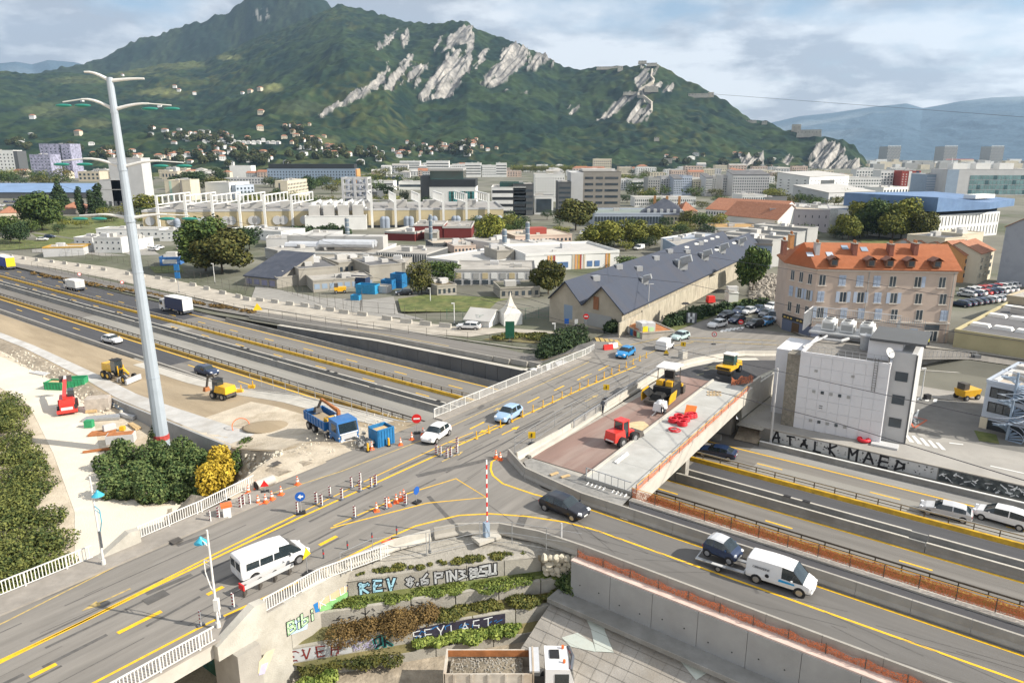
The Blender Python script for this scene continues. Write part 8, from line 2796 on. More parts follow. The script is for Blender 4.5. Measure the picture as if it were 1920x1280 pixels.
b.bl('tipper_body',RW,t)
MB().bar((bx0,1.14,bz1-.25),(bx1-.1,1.14,bz1-.25),.05,.5).bl('rusty_lining',RUST,t)
b=MB();b.box((bx1+.1,0,bz1+.1),(.7,2.5,.12));b.bl('cab_guard',P_SILV,t)
r=random.Random(4)
b=MB()
b.rows([[(bx0+.3+(bx1-bx0-1.0)*i/14,-1.1+2.2*j/7,2.15+(.35*math.sin(pi*min(i,14)/14)*math.sin(pi*j/7)+r.uniform(-.06,.06)))for i in range(15)]for j in range(8)])
b.bl('load',mat('earth_load',(.20,.17,.125),.95,.45,6,1.0,14,stain=.6,stain_col=(.36,.31,.24),sscale=5),t,smooth=True)
b=MB()
for i in range(260):
 x_,y_=r.uniform(bx0+.35,bx1-.8),r.uniform(-1.05,1.05)
 fz=2.17+.35*math.sin(pi*(x_-bx0-.3)/(bx1-bx0-1.0))*math.sin(pi*(y_+1.1)/2.2)
 s_=r.uniform(.04,.12)
 b.box((x_,y_,fz-s_*.4),(s_*1.3,s_,s_),r.random()*3,top=.6)
o=b.bl('loose_stones',GRAV,t);o['kind']='stuff'
b=MB()
P=[(2.75,.7),(4.7,.65),(4.8,1.8),(4.45,3.05),(2.75,3.1)]
b.add([(x,-1.25,z)for x,z in P]+[(x,1.25,z)for x,z in P],[(0,1,2,3,4),(9,8,7,6,5),(0,5,6,1),(1,6,7,2),(2,7,8,3),(3,8,9,4),(4,9,5,0)])
b.bl('cab',P_WHITE,t)
MB().q((4.82,-1.1,1.85),(4.82,1.1,1.85),(4.53,1.1,2.9),(4.53,-1.1,2.9)).bl('windscreen',GLASS,t)
MB().box((3.9,-1.26,1.8),(1.0,.03,.9)).bl('side_window',GLASS,t)
MB().box((3.45,.3,3.1),(.7,.9,.06)).bl('roof_hatch',BLACKP,t)
b=MB();b.tube([(4.5,-1.2,3.0),(4.75,0,3.15),(4.5,1.2,3.0)],.14,6);b.bl('sun_visor',P_GREY,t)
for y in(-.55,.95):
 MB().cyl((4.1,y,3.1),(4.1,y,3.32),.1,n=8).bl('beacon',ORNG,t)
MB().box((3.1,-1.28,1.2),(.5,.03,.25)).bl('yellow_label',YELP,t)
def grader():
 t=thing('motor_grader','yellow motor grader with a broad pale blade on the beige earth','grader',(0,0,0))
 place(t,(200,705),(246,716),zf=PL)
 t.scale=(1.05,)*3
 for x in(-2.2,-.9):
  for y in(-.95,.95):
   wheel(t,x,y,.62,.4,rimc=YELP)
 for y in(-.8,.8):
  wheel(t,2.9,y,.6,.34,rimc=YELP)
 MB().box((-1.9,0,1.1),(2.6,1.3,1.15),top=.92).bl('engine_cover',YELP,t)
 MB().box((-.1,0,1.1),(1.3,1.3,1.9),top=.85).bl('cab',GLASS,t)
 MB().box((-.1,0,3.0),(1.4,1.3,.1)).bl('cab_roof',BLACKP,t)
 b=MB();b.tube([(.5,0,1.6),(1.6,0,2.0),(2.9,0,1.3)],.16,6);b.bl('main_frame',YELP,t)
 MB().bar((.5,-.35,1.3),(2.4,-.3,.8),.15,.15).bar((.5,.35,1.3),(2.4,.3,.8),.15,.15).bl('drawbar',STEEL_D,t)
 MB().box((3.9,0,.25),(.3,3.1,.75),.35).bl('front_blade',W_LGREY,t)
 MB().box((1.3,0,.2),(.14,3.0,.6),.5).bl('blade',STEEL,t)
 for s_ in(-1,1):
  MB().cyl((.9,s_*.4,.8),(.9,s_*.45,2.3),.09,n=8).bl('cylinder',YELP,t)
 MB().cyl((-1.6,.3,2.2),(-1.6,.3,3.0),.07,n=8).bl('exhaust',BLACKP,t)
def backhoe():
 t=thing('wheeled_excavator','yellow wheeled excavator with a folded black arm beside the sunken lane','excavator',(0,0,0))
 place(t,(436,748),(402,744),zf=PL)
 for x in(-1.0,1.0):
  for y in(-.85,.85):
   wheel(t,x,y,.55,.4)
 MB().box((0,0,.55),(3.4,1.5,.5)).bl('chassis',STEEL_D,t)
 MB().box((-.6,0,1.05),(2.4,2.0,.95),top=.85).bl('engine_cover',YELP,t)
 MB().box((.5,.3,1.1),(1.2,1.1,1.75),top=.88).bl('cab',GLASS,t)
 MB().box((.5,.3,2.85),(1.2,1.1,.08)).bl('cab_roof',BLACKP,t)
 MB().bar((1.1,-.4,1.3),(2.2,-.4,3.0),.3,.34).bar((2.2,-.4,3.0),(3.4,-.4,2.5),.26,.3).bl('boom',STEEL_D,t)
 MB().bar((3.4,-.4,2.5),(3.9,-.4,.9),.22,.24).bl('stick',STEEL_D,t)
 MB().box((4.0,-.4,.3),(.6,.9,.6),top=.7).bl('bucket',RUST,t)
 MB().bar((1.4,-.4,1.5),(2.9,-.4,2.4),.12,.12).bl('hydraulic_ram',STEEL,t)
def telehandler():
 RDM=mat('machine_red',(.62,.04,.03),.4,.1,2,coat=.3)
 t=thing('telehandler','red telescopic handler with its boom pointing away, on the dirt track','telehandler',(0,0,0))
 a,c=W(127,786,-5.98),W(130,752,-5.98)
 t.location=((a+c)/2)
 t.rotation_euler=(0,0,math.atan2((c-a).y,(c-a).x))
 for x in(-1.5,1.5):
  for y in(-1.0,1.0):
   wheel(t,x,y,.6,.45,rimc=RDM)
 MB().box((0,0,.6),(4.8,1.7,.7)).bl('chassis',RDM,t)
 MB().box((-2.5,0,.4),(.35,2.5,.4)).bl('stabiliser',RDM,t)
 MB().box((-.3,0,1.3),(3.0,1.9,.8),top=.9).bl('turret',RDM,t)
 MB().box((.1,-.6,2.0),(1.4,.8,1.0)).bl('cab',GLASS,t)
 MB().bar((-1.8,.15,2.4),(4.2,.15,3.2),.45,.5).bl('boom',RDM,t)
 MB().bar((4.2,.15,3.2),(5.8,.15,3.35),.34,.38).bl('boom_extension',W_LGREY,t)
 MB().box((5.9,.15,2.6),(.3,1.6,.9)).bl('fork_carriage',STEEL_D,t)
 MB().box((-2.3,0,.55),(.3,1.4,.6)).bl('white_panel',WHP,t)
def skip(label,mid,w_,d_,h_,m_,z=None,zf=None,rz=.2,load=None):
 p=zf(*mid)if zf else W(*mid,z)
 t=thing('skip_container',label,'skip',p,rz)
 b=MB()
 b.box((0,0,0),(w_,d_,.12))
 for s_ in(-1,1):
  b.bar((-w_/2,s_*d_/2,h_/2),(w_/2,s_*d_/2,h_/2),.08,h_)
  for i in range(6):
   b.box((-w_/2+w_*(i+.5)/6,s_*(d_/2+.05),0),(.08,.08,h_))
 b.bar((-w_/2,-d_/2,h_/2),(-w_/2,d_/2,h_/2),.08,h_);b.bar((w_/2,-d_/2,h_/2),(w_/2,d_/2,h_/2),.08,h_)
 b.bl('walls',m_,t)
 MB().bar((-w_/2,-d_/2,h_),(w_/2,-d_/2,h_),.14,.12).bar((-w_/2,d_/2,h_),(w_/2,d_/2,h_),.14,.12).bl('rim',m_,t)
 if load:
  MB().box((0,0,.1),(w_*.92,d_*.9,h_*.8),top=.9).bl('load',load,t)
grader();backhoe();telehandler()
GRNM=mat('skip_green',(.03,.28,.12),.5,.15,2)
skip('open green skip left of the red handler',(108,728),3.0,1.7,1.2,GRNM,z=-6,rz=-.1,load=WOOD)
skip('green skip with raised side behind the red handler',(143,724),3.0,1.8,1.4,GRNM,z=-6,rz=.2)
BLC=mat('skip_blue',(.02,.16,.36),.55,.2,1.5,stain=.3)
skip('tall blue corrugated skip full of timber beside the blue truck',(716,830),2.0,1.7,1.8,BLC,z=0,rz=.75,load=WOOD)
for i,(x,y,w_,d_,h_,m_,lab)in enumerate(((668,537,7,3,2.6,wm('navy2',(.02,.04,.09)),'long dark container behind the blue skips'),(690,549,5.2,2.6,2.2,mat('skip_cyan',(.03,.26,.48),.5,.15,2),'bright blue open skip in the yard'),(713,547,5,2.6,1.7,W_LGREY,'white skip with rubbish right of the bright blue one'),(729,541,3.0,2.6,2.4,BLC,'small blue skip with cardboard'),(748,538,3.2,3.0,3.6,BLC,'tall blue compactor container'),(765,530,3.6,2.4,2.4,mat('skip_teal',(.03,.12,.17),.5,.15,2),'dark teal container next to the tall blue one'),(668,562,2.2,1.4,1.2,mat('skip_cyan',(.03,.26,.48)),'little blue skip near the site fence'))):
 skip(lab,(x,y),w_,d_,h_,m_,zf=T,rz=-.3,load=(W_CREAM if i in(2,3)else None))
def loader():
 RDM=mat('machine_red',(.62,.04,.03))
 t=thing('wheel_loader','small red wheel loader on the red bridge surface','wheel loader',(0,0,0))
 place(t,(1146,838),(1184,822),z=.06)
 for x in(-1.0,1.0):
  for y in(-.8,.8):
   wheel(t,x,y,.58,.42)
 MB().box((-1.1,0,.7),(1.7,1.5,1.0),top=.88).bl('engine_cover',RDM,t)
 MB().box((-.1,0,.8),(1.1,1.2,1.7),top=.85).bl('cab',GLASS,t)
 b=MB()
 for x,y in((-.6,-.58),(-.6,.58),(.4,-.58),(.4,.58)):
  b.bar((x,y,.8),(x*.88,y*.88,2.5),.1,.1)
 b.box((-.1,0,2.5),(1.15,1.2,.12));b.bl('cab_frame',RDM,t)
 MB().box((.9,0,.6),(1.2,.9,.6)).bl('front_frame',RDM,t)
 MB().bar((.6,-.4,1.1),(2.0,-.4,.5),.14,.2).bar((.6,.4,1.1),(2.0,.4,.5),.14,.2).bl('lift_arm',RDM,t)
 MB().box((2.3,0,.1),(.8,1.9,.7),top=.8).bl('bucket',STEEL_D,t)
 MB().box((-1.97,0,.75),(.06,1.0,.12)).bl('white_stripe',WHP,t)
def paver():
 t=thing('asphalt_paver','yellow asphalt paver with a white canopy and a black hopper on the new bridge','paver',(0,0,0))
 place(t,(1262,733),(1226,762),z=.06)
 for y in(-1.0,1.0):
  MB().box((-.8,y,0),(3.6,.4,.8)).bl('track',RUBBER,t)
 MB().box((-1.0,0,.7),(3.6,2.3,1.0)).bl('body',BLACKP,t)
 b=MB();b.box((-1.4,0,1.7),(2.6,2.2,.5));b.bl('platform',STEEL_D,t)
 MB().box((-.2,.6,1.7),(.9,.8,.6)).box((-.2,-.6,1.7),(.9,.8,.6)).bl('engine_cover',YELP,t)
 b=MB()
 for s_ in(-1,1):
  b.q(*[(x,s_*y,z)for x,y,z in((.8,.5,.6),(3.0,.5,.6),(3.0,1.6,1.5),(.8,1.6,1.5))])
 b.box((1.9,0,.5),(2.3,1.2,.12));b.bl('hopper',mat('asphalt_black',(.012,.012,.012),.8,.3,4),t)
 MB().box((1.9,0,.55),(2.1,1.7,.7),top=.6).bl('hot_asphalt',mat('asphalt_black',(.012,.012,.012)),t)
 for s_ in(-1,1):
  b=MB()
  P=[(.7,s_*1.62,.4),(3.1,s_*1.62,.4),(3.1,s_*1.7,1.2),(2.6,s_*1.75,1.6),(.7,s_*1.75,1.6)]
  b.add(P+[(x,y+.1*s_,z)for x,y,z in P],[(0,1,2,3,4),(9,8,7,6,5),(0,5,6,1),(1,6,7,2),(2,7,8,3),(3,8,9,4),(4,9,5,0)])
  b.bl('hopper_side',YELP,t)
 MB().box((3.25,0,.25),(.3,2.6,.35)).bl('push_roller',STEEL_D,t)
 b=MB()
 for x in(-2.7,-.3):
  for y in(-1.0,1.0):
   b.bar((x,y,2.0),(x,y,3.75),.08,.08)
 b.bl('canopy_post',STEEL_D,t)
 MB().box((-1.5,0,3.75),(2.9,2.5,.14)).bl('canopy',WHP,t)
 MB().box((-1.8,0,2.2),(.5,1.2,.9)).bl('seat',BLACKP,t)
 MB().box((-3.2,0,.1),(.8,3.0,.9)).bl('screed',STEEL_D,t)
 MB().box((-3.0,0,1.0),(.5,2.6,.35)).bl('screed_step',YELP,t)
def roller():
 t=thing('road_roller','yellow road roller with a glazed cab on the new black asphalt','road roller',(0,0,0))
 place(t,(1378,694),(1356,706),z=.1)
 MB().cyl((1.3,-.95,.6),(1.3,.95,.6),.6,n=20).bl('drum',STEEL_D,t,smooth='auto')
 for y in(-.75,.75):
  wheel(t,-1.3,y,.55,.45)
 MB().box((-1.2,0,.8),(2.0,1.8,.8),top=.9).bl('engine_cover',YELP,t)
 MB().box((1.2,0,.95),(1.9,2.1,.45)).bl('front_frame',YELP,t)
 MB().box((2.1,0,1.0),(.1,1.7,.3)).bl('dark_panel',BLACKP,t)
 MB().box((0,0,1.2),(1.3,1.5,1.5),top=.92).bl('cab',mat('green_glass',(.02,.07,.07),.1,.2,1,spec=.8),t)
 MB().box((0,0,2.7),(1.4,1.6,.14)).bl('cab_roof',WHP,t)
 b=MB()
 for x,y in((-.62,-.72),(-.62,.72),(.62,-.72),(.62,.72)):
  b.bar((x,y,1.2),(x*.94,y*.94,2.7),.07,.07)
 b.bl('cab_frame',BLACKP,t)
def compressor():
 t=thing('mobile_compressor','white towable compressor at the edge of the walkway below the paver','compressor',(0,0,0))
 place(t,(1246,768),(1228,780),z=.06)
 b=MB();b.box((0,0,.45),(1.8,1.1,.9),top=.85);b.bl('hood',P_WHITE,t)
 b=MB();b.ball((.1,0,1.35),.5,1.1,.9,.6);b.bl('hood_top',P_WHITE,t,smooth=True)
 for y in(-.55,.55):
  wheel(t,-.1,y,.3,.18)
 MB().bar((.9,0,.5),(2.2,0,.3),.08,.08).bl('drawbar',STEEL,t)
 MB().box((0,-.57,.8),(.8,.03,.25)).bl('dark_panel',BLACKP,t)
loader();paver();roller();compressor()
for lab,x,y,zf_ in(('little yellow loader in the yard by the concrete store',638,549,T),('yellow tipping skip beside the pale blue office',1812,747,lambda a,c:W(a,c,-4))):
 t=thing('yellow_dumper',lab,'dumper',zf_(x,y),.3)
 MB().box((0,0,.5),(2.6,1.6,1.0),top=1.15).bl('body',YELP,t)
 MB().box((-.9,0,1.5),(.9,1.2,.9)).bl('cab',STEEL_D,t)
 for x_ in(-1,1):
  for y_ in(-.8,.8):
   wheel(t,x_,y_,.4,.3)
   # ---- car parks in the distance
VP=[vehicle('x',HATCH,4.1,1.75,1.5,p_)for p_ in(P_NAVY,P_WHITE,P_GREY,P_RED,P_SILV)]
VN=('dark blue','white','grey','red','silver')
first=[True]*5
def parked(k,loc,rz,lab,grp):
 if first[k]:
  o=VP[k]
  first[k]=False
 else:
  o=copy_tree(VP[k])
 put(o,loc,rz,lab%VN[k],grp)
r=random.Random(6)
for i in range(9):
 parked((0,0,2,0,2,1,4,4,0)[i],T(1800+i*11,574-i*1.6),2.2,'%s car in the front row of the right hand car park','front row of the right hand car park')
for j in range(2):
 for i in range(9):
  parked(r.choice((0,1,3,1,4,1)),T(1812+i*10+j*4,556-j*8-i*1.2),2.2,'%s car in the back rows of the right hand car park','back rows of the right hand car park')
for j in range(3):
 for i in range(11):
  if r.random()<.8:
   parked(r.choice((0,1,2,4,1)),T(-4+i*8+j*5,380+j*7),1.6+r.uniform(-.1,.1),'%s car of the big car park before the pale blue roof','cars of the big car park at the far left')
for x,y in((240,465),(255,463),(272,464),(288,470),(298,467),(345,462),(338,467)):
 parked(1,T(x,y),r.uniform(0,3),'%s van or car between the site cabins','white vehicles between the site cabins')
parked(1,T(80,451),.2,'%s car parked on the meadow road at the far left',None)
parked(0,T(94,446),.2,'%s car next to the white one on the meadow road',None)
for x,y in((884,428),(1090,440),(1096,436)):
 parked(1,T(x,y),r.uniform(0,3),'%s car between the campus trees','white cars between the campus trees')
for k in range(5):
 if first[k]:
  for ch in list(VP[k].children_recursive):
   bpy.data.objects.remove(ch)
  bpy.data.objects.remove(VP[k])
  # ------ lamps, signs, cones, wires
MASTM=mat('mast_paint',(.38,.43,.48),.5,.08,.6,metal=.1,stain=.3,stain_col=(.36,.40,.44),sscale=.6)
base=W(308,853,-6)
hM=zat(base.x,base.y,150)-base.z
t=thing('lamp_mast','very tall grey lamp mast with four tiers of curved arms and green lamps','lamp mast',base,0)
top=Vector((base.x-.5,base.y,base.z+hM))
b=MB()
b.cyl(base,base+(top-base)*.5,.86,.58,n=12)
b.cyl(base+(top-base)*.5,top,.58,.33,n=12)
b.build('mast',MASTM,t)
b=MB();q=base+(top-base)*(2.1/hM);b.cyl(q,base+(top-base)*(2.7/hM),.88,n=12);b.build('red_collar',[mat('collar_red',(.42,.06,.05),.8,.3,4)],t)
for f in(.23,.52):
 q=base+(top-base)*f
 MB().cyl(q,q+Vector((0,0,.1)),(.76 if f<.5 else .6),n=12).build('joint_ring',MASTM,t)
GRL=mat('lamp_green',(.02,.20,.16),.4,.1,3)
tiers=[(152,136,148,158,274,False),(206,187,195,120,322,True),(314,298,302,116,345,True),(410,402,402,150,355,True)]
for ti,(yc,yl,yr,xl,xr,lamps)in enumerate(tiers):
 zc_=zat(base.x,base.y,yc)
 ctr=Vector((base.x-.5*(zc_-base.z)/hM,base.y,zc_))
 sc=(base.y*cP-(zc_-CAMH)*sP)/FPX
 xc=960+ctr.x/sc
 for s_,xe,ye in((-1,xl,yl),(1,xr,yr)):
  L_=abs(xe-xc)*sc
  dz=(yc-ye)*sc
  aL=L_*(.95 if not lamps else .62)
  pts=[ctr+Vector((s_*aL*f,0,dz*1.0*math.sin(f*pi/2*1.1)))for f in(0,.2,.4,.6,.8,1.0)]
  b=MB();b.tube(pts,.2,7,r1=.1);b.build('arm',WRAIL,t)
  MB().cyl(ctr+Vector((0,0,-.35)),ctr+Vector((0,0,.35)),.3+.1*ti,n=12).build('arm_collar',MASTM,t)if s_<0 else None
  if lamps:
   for f,dd in((.62,.25),(1.0,.0)):
    p=ctr+Vector((s_*L_*f,0,dz*.72-.35))
    b=MB();b.ball(p,.8,1.15,.4,.22,n=10,k=6);b.build('lamp_head',GRL,t,smooth=True)
   b=MB();b.tube([pts[-1],ctr+Vector((s_*L_*1.0,0,dz*.72))],.07,5);b.build('lamp_bracket',WRAIL,t)
LBL=mat('lamp_blue',(.05,.36,.50),.4,.1,3)
def lamp_post(label,foot,ytop,u_side,z=.0,banner=None):
 p=W(*foot,z)
 h_=zat(p.x,p.y,ytop)-p.z
 t=thing('street_lamp',label,'street lamp',p,0)
 MB().cyl((0,0,0),(0,0,h_),.09,.06,n=8).bl('pole',WRAIL,t)
 MB().cyl((0,0,0),(0,0,.5),.15,n=8).bl('pole_base',WRAIL,t)
 d=Vector((math.cos(BR+pi/2*(1 if u_side<0 else-1)),math.sin(BR+pi/2*(1 if u_side<0 else-1)),0))
 d=(UN(u_side,0)-UN(0,0)).normalized()
 zl=h_*.86
 MB().tube([(0,0,zl-.3),tuple(d*.4+Vector((0,0,zl-.05))),tuple(d*.75+Vector((0,0,zl)))],.04,6).bl('arm',WRAIL,t)
 b=MB();c=d*.9+Vector((0,0,zl-.2));b.cyl(c,c+Vector((0,0,.28)),.42,.14,n=14);b.cyl(c+Vector((0,0,.28)),c+Vector((0,0,.4)),.14,.06,n=10);b.bl('lamp_shade',LBL,t)
 b=MB();b.cyl(c+Vector((0,0,-.04)),c,.36,n=12);b.bl('lens',LAMPW,t)
 e=d*.8
 zb_=h_*.68
 b=MB()
 b.tube([(0,0,zb_),(e.x,e.y,zb_-.1),(e.x,e.y,zb_-1.0),(e.x*.5,e.y*.5,zb_-1.8),(0,0,zb_-2.3)],.035,5)
 b.tube([(0,0,zb_-.3),(e.x,e.y,zb_-.35)],.025,5)
 b.bl('wire_sail',LBL if banner else WRAIL,t)
 if banner:
  b=MB();b.box((d.x*.15,d.y*.15,h_*.22),(.28,.08,h_*.18),math.atan2(d.y,d.x));b.bl('dark_banner',P_GREY,t)
 else:
  MB().box((d.x*-.1,d.y*-.1,h_*.2),(.3,.3,.8)).bl('cabinet',WRAIL,t)
lamp_post('street lamp with a blue shade and a blue wire sail by the dirt track railing',(195,1060),893,1,banner=True)
lamp_post('street lamp with a blue shade leaning over the road at the near railing',(410,1178),993,-1)
def pole(label,x,yb,yt,r_=.06,z=None,zf=None,m_=None,name='pole',cat='pole',parts=None):
 p=zf(x,yb)if zf else W(x,yb,z)
 h_=zat(p.x,p.y,yt)-p.z
 t=thing(name,label,cat,p,0)
 MB().cyl((0,0,0),(0,0,h_),r_,r_*.7,n=8).bl('shaft',m_ or STEEL,t)
 MB().cyl((0,0,0),(0,0,.2),r_*2,n=8).bl('foot',CONC_D,t)
 return t,h_
pole('white steel pole in front of the white building, above the graffiti wall',1444,836,690,.16,z=-6,m_=W_LGREY)
t_,h_=pole('thin grey lamp post beside the dark industrial roofs',1214,604,532,.09,zf=T,m_=W_LGREY,name='street_lamp',cat='street lamp')
MB().box((.4,0,h_-.1),(.9,.2,.12)).bl('lamp_head',W_LGREY,t_)
for x,yb,yt,lab in((807,566,540,'white pole on the lawn by the left hut'),(852,608,568,'white lamp post by the white shed'),(1040,640,606,'thin post at the end of the exit road'),(403,530,494,'white pole by the site fence below the rust tinged tree'),(1726,750,690,'grey lamp post by the yard wall')):
 t_,h_=pole(lab,x,yb,yt,.1,zf=T if x<1700 else(lambda a,c:W(a,c,-4)),m_=W_WHITE)
 MB().box((-.2,0,h_-.15),(.6,.2,.2)).bl('head',W_WHITE,t_)
def sign_disc(label,x,yb,yt,r_,face,z=None,zf=None,shape='disc',name='road_sign',cat='road sign',base_=True,mark=None,back=W_LGREY,face_to=None):
 p=zf(x,yb)if zf else W(x,yb,z)
 h_=zat(p.x,p.y,yt)-p.z
 rz=face_to if face_to is not None else math.atan2(-p.y,-p.x)+pi/2
 t=thing(name,label,cat,p,rz)
 MB().cyl((0,.06,0),(0,.06,h_),.035,n=6).bl('post',STEEL,t)
 if base_:
  MB().box((0,0,0),(.7,.5,.15)).bl('foot',BLACKP,t)
 zc=h_-r_
 if shape=='disc':
  MB().cyl((0,.03,zc),(0,0,zc),r_,n=20).bl('plate',face,t)
 elif shape=='tri':
  b=MB();b.add([(-r_,0,zc-r_*.6),(r_,0,zc-r_*.6),(0,0,zc+r_),(-r_,.04,zc-r_*.6),(r_,.04,zc-r_*.6),(0,.04,zc+r_)],[(0,1,2),(5,4,3),(0,3,4,1),(1,4,5,2),(2,5,3,0)]);b.bl('plate',face,t)
 else:
  w_,hh=shape
  MB().box((0,.02,zc-hh/2),(w_,.04,hh)).bl('plate',face,t)
 if mark=='bar':
  MB().box((0,-.02,zc-r_*.16),(r_*1.3,.02,r_*.32)).bl('white_bar',WHP,t)
 if mark=='ring':
  MB().cyl((0,0,zc),(0,-.02,zc),r_*.72,n=18).bl('sign_face',WHP,t)
 if mark=='ringblack':
  MB().cyl((0,0,zc),(0,-.02,zc),r_*.72,n=18).bl('sign_face',WHP,t)
  MB().box((0,-.03,zc-r_*.3),(r_*.25,.02,r_*.6)).bl('symbol',BLACKP,t)
 return t,h_,zc
REDS=mat('sign_red',(.60,.02,.02),.4,.06,4);BLUS=mat('sign_blue',(.015,.10,.40),.4,.06,4);YELS=mat('sign_yellow',(.78,.50,.02),.4,.06,4)
sign_disc('round red no entry sign on a post beside the blue skip',782,812,776,.52,REDS,z=0,mark='bar')
t,h_,zc=sign_disc('round no entry sign lying behind the railing with an orange cover',733,1028,1010,.42,REDS,z=0,mark='bar',base_=True)
MB().ball((-.35,-.05,zc+.2),.4,1,.25,.45,n=9,k=5).bl('orange_cover',ORNG,t)
t,h_,zc=sign_disc('small yellow diversion board with black letters behind the railing',750,1022,1006,.2,YELS,z=0,shape=(1.2,.34))
MB().box((0,-.01,zc-.22),(1.3,.03,.44)).bl('border',BLACKP,t)
MB().box((0,-.03,zc-.15),(1.15,.02,.3)).bl('face',YELS,t)
b=MB();letters(b,'DEVIATION',(-.48,-.05,zc-.09),(1,0,0),(0,0,1),.14,thick=.2);b.bl('lettering',BLACKP,t)
sign_disc('yellow warning triangle turned away beside the minibus',578,1076,1026,.45,YELS,z=0,shape='tri',face_to=1.2)
for i,(x,yb,yt)in enumerate(((565,962,922),)):
 t,h_,zc=sign_disc('blue sign with a white arrow pointing left amid the striped boards',x,yb,yt,.42,BLUS,z=0)
 b=MB();b.v=[(-.2,-.02,zc),(.05,-.02,zc+.22),(.05,-.02,zc-.22),(.05,-.02,zc+.08),(.05,-.02,zc-.08),(.25,-.02,zc-.08),(.25,-.02,zc+.08)];b.f=[(0,2,1),(4,5,6,3)];b.m=[0,0];b.bl('white_arrow',WHP,t)
t,h_,zc=sign_disc('narrow blue sign seen edge on beside the triangle marking',782,942,912,.36,BLUS,z=0,face_to=1.0)
sign_disc('yellow warning triangle on the bank right of the lamp mast, seen from the highway',484,592,568,1.0,YELS,zf=T,shape='tri')
t,h_,zc=sign_disc('round speed limit sign with a red ring left of the lamp mast',230,538,526,.45,REDS,zf=T,mark='ring')
t,h_,zc=sign_disc('round speed limit sign further left on the same bank',150,522,511,.45,REDS,zf=T,mark='ring')
t,h_,zc=sign_disc('round sign with a red ring at the top of the bridge barrier',1338,646,622,.42,REDS,zf=T,mark='ringblack')
t,h_,zc=sign_disc('round red sign between the junction and the parked cars',1388,618,599,.45,REDS,zf=T,mark='bar')
sign_disc('red and white sign pair on the pavement by the white tent',1098,628,588,.5,REDS,zf=T,mark='bar')
sign_disc('blue square sign by the end of the exit road',1062,628,598,.4,BLUS,zf=T,shape=(.8,.9))
sign_disc('small white sign on the exit road verge',1080,628,600,.4,W_WHITE,zf=T,shape=(.6,1.1))
t,h_,zc=sign_disc('dark green board seen from behind on the traffic island',956,640,614,.4,mat('board_green',(.01,.09,.05)),zf=T,shape=(1.6,3.0))
for x,yb,yt,lab in((997,832,811,'small yellow board with an arrow on the barrier near the loader'),(1136,748,722,'small yellow board with an arrow halfway along the barrier'),(1280,664,642,'yellow board on a white block at the top of the barrier')):
 t,h_,zc=sign_disc(lab,x,yb,yt,.26,YELS,zf=lambda a,c:onf(a,c,lambda u,n:0 if n<92 else TZat(u,n)),shape=(.75,.7))
 b=MB();b.box((0,-.03,zc-.2),(.12,.02,.4));b.bl('symbol',BLACKP,t)
t=thing('concrete_block','white concrete block holding the yellow board','concrete block',onf(1280,672,lambda u,n:TZat(u,n)),.6)
MB().box((0,0,0),(1.0,.9,1.2)).bl('block',CONC_L,t);MB().box((0,0,1.2),(.5,.5,.06)).bl('plate',STEEL,t)
sign_disc('yellow triangle on the ground behind the white van',1249,666,655,.42,YELS,zf=T,shape='tri')
sign_disc('small red triangle give way sign by the concrete pipe',497,923,900,.38,REDS,z=0,shape='tri')
p=onf(1318,580,TZat)
t,h_,zc=sign_disc('white board showing a large black H by the hedge',1296,608,590,.6,P_GREY,zf=T,shape=(1.9,2.0))
b=MB();letters(b,'H',(-.5,-.04,zc-.7),(1,0,0),(0,0,1),1.4,thick=.3);b.bl('lettering',GWHT,t)
t,h_=pole('dark post with a solar lamp hood beside the old industrial wall',1284,602,568,.09,zf=T,m_=STEEL_D)
MB().box((0,0,h_-.2),(1.6,1.0,.3),top=.5).bl('hood',BLACKP,t)
t,h_=pole('site camera pole with two blue panels by the barrier blocks',336,548,500,.1,zf=T)
for z in(.55,.85):
 MB().box((.1,-.1,h_*z),(1.3,.2,1.6)).bl('blue_panel',mat('panel_blue',(.02,.15,.38)),t)
STR=MB()
strm=mat('board_red',(.34,.035,.04),.6,.15,4)
bb=MB();bb.box((0,0,.1),(.28,.07,.95));bm0=bb.mesh('board',WHP)
bb=MB()
for i in range(4):
 for s_ in(-1,1):
  y=-.042*s_
  z=.24+i*.25
  P=[(-.14,y,z-.1),(.14,y,z+.03),(.14,y,z+.15),(-.14,y,z+.02)]
  bb.q(*(P if s_>0 else P[::-1]))
bm1=bb.mesh('red_stripe',strm)
bb=MB();bb.box((0,0,0),(.34,.5,.1),top=.9);bm2=bb.mesh('foot',P_GREY)
def bollard(x,y,lab,rz,grp='striped warning boards along the road works',z=0):
 t=thing('warning_board',lab,'warning board',W(x,y,z),rz,grp)
 for nm,me in(('board',bm0),('red_stripe',bm1),('foot',bm2)):
  o=bpy.data.objects.new(nm,me);hang(o,t)
r=random.Random(14)
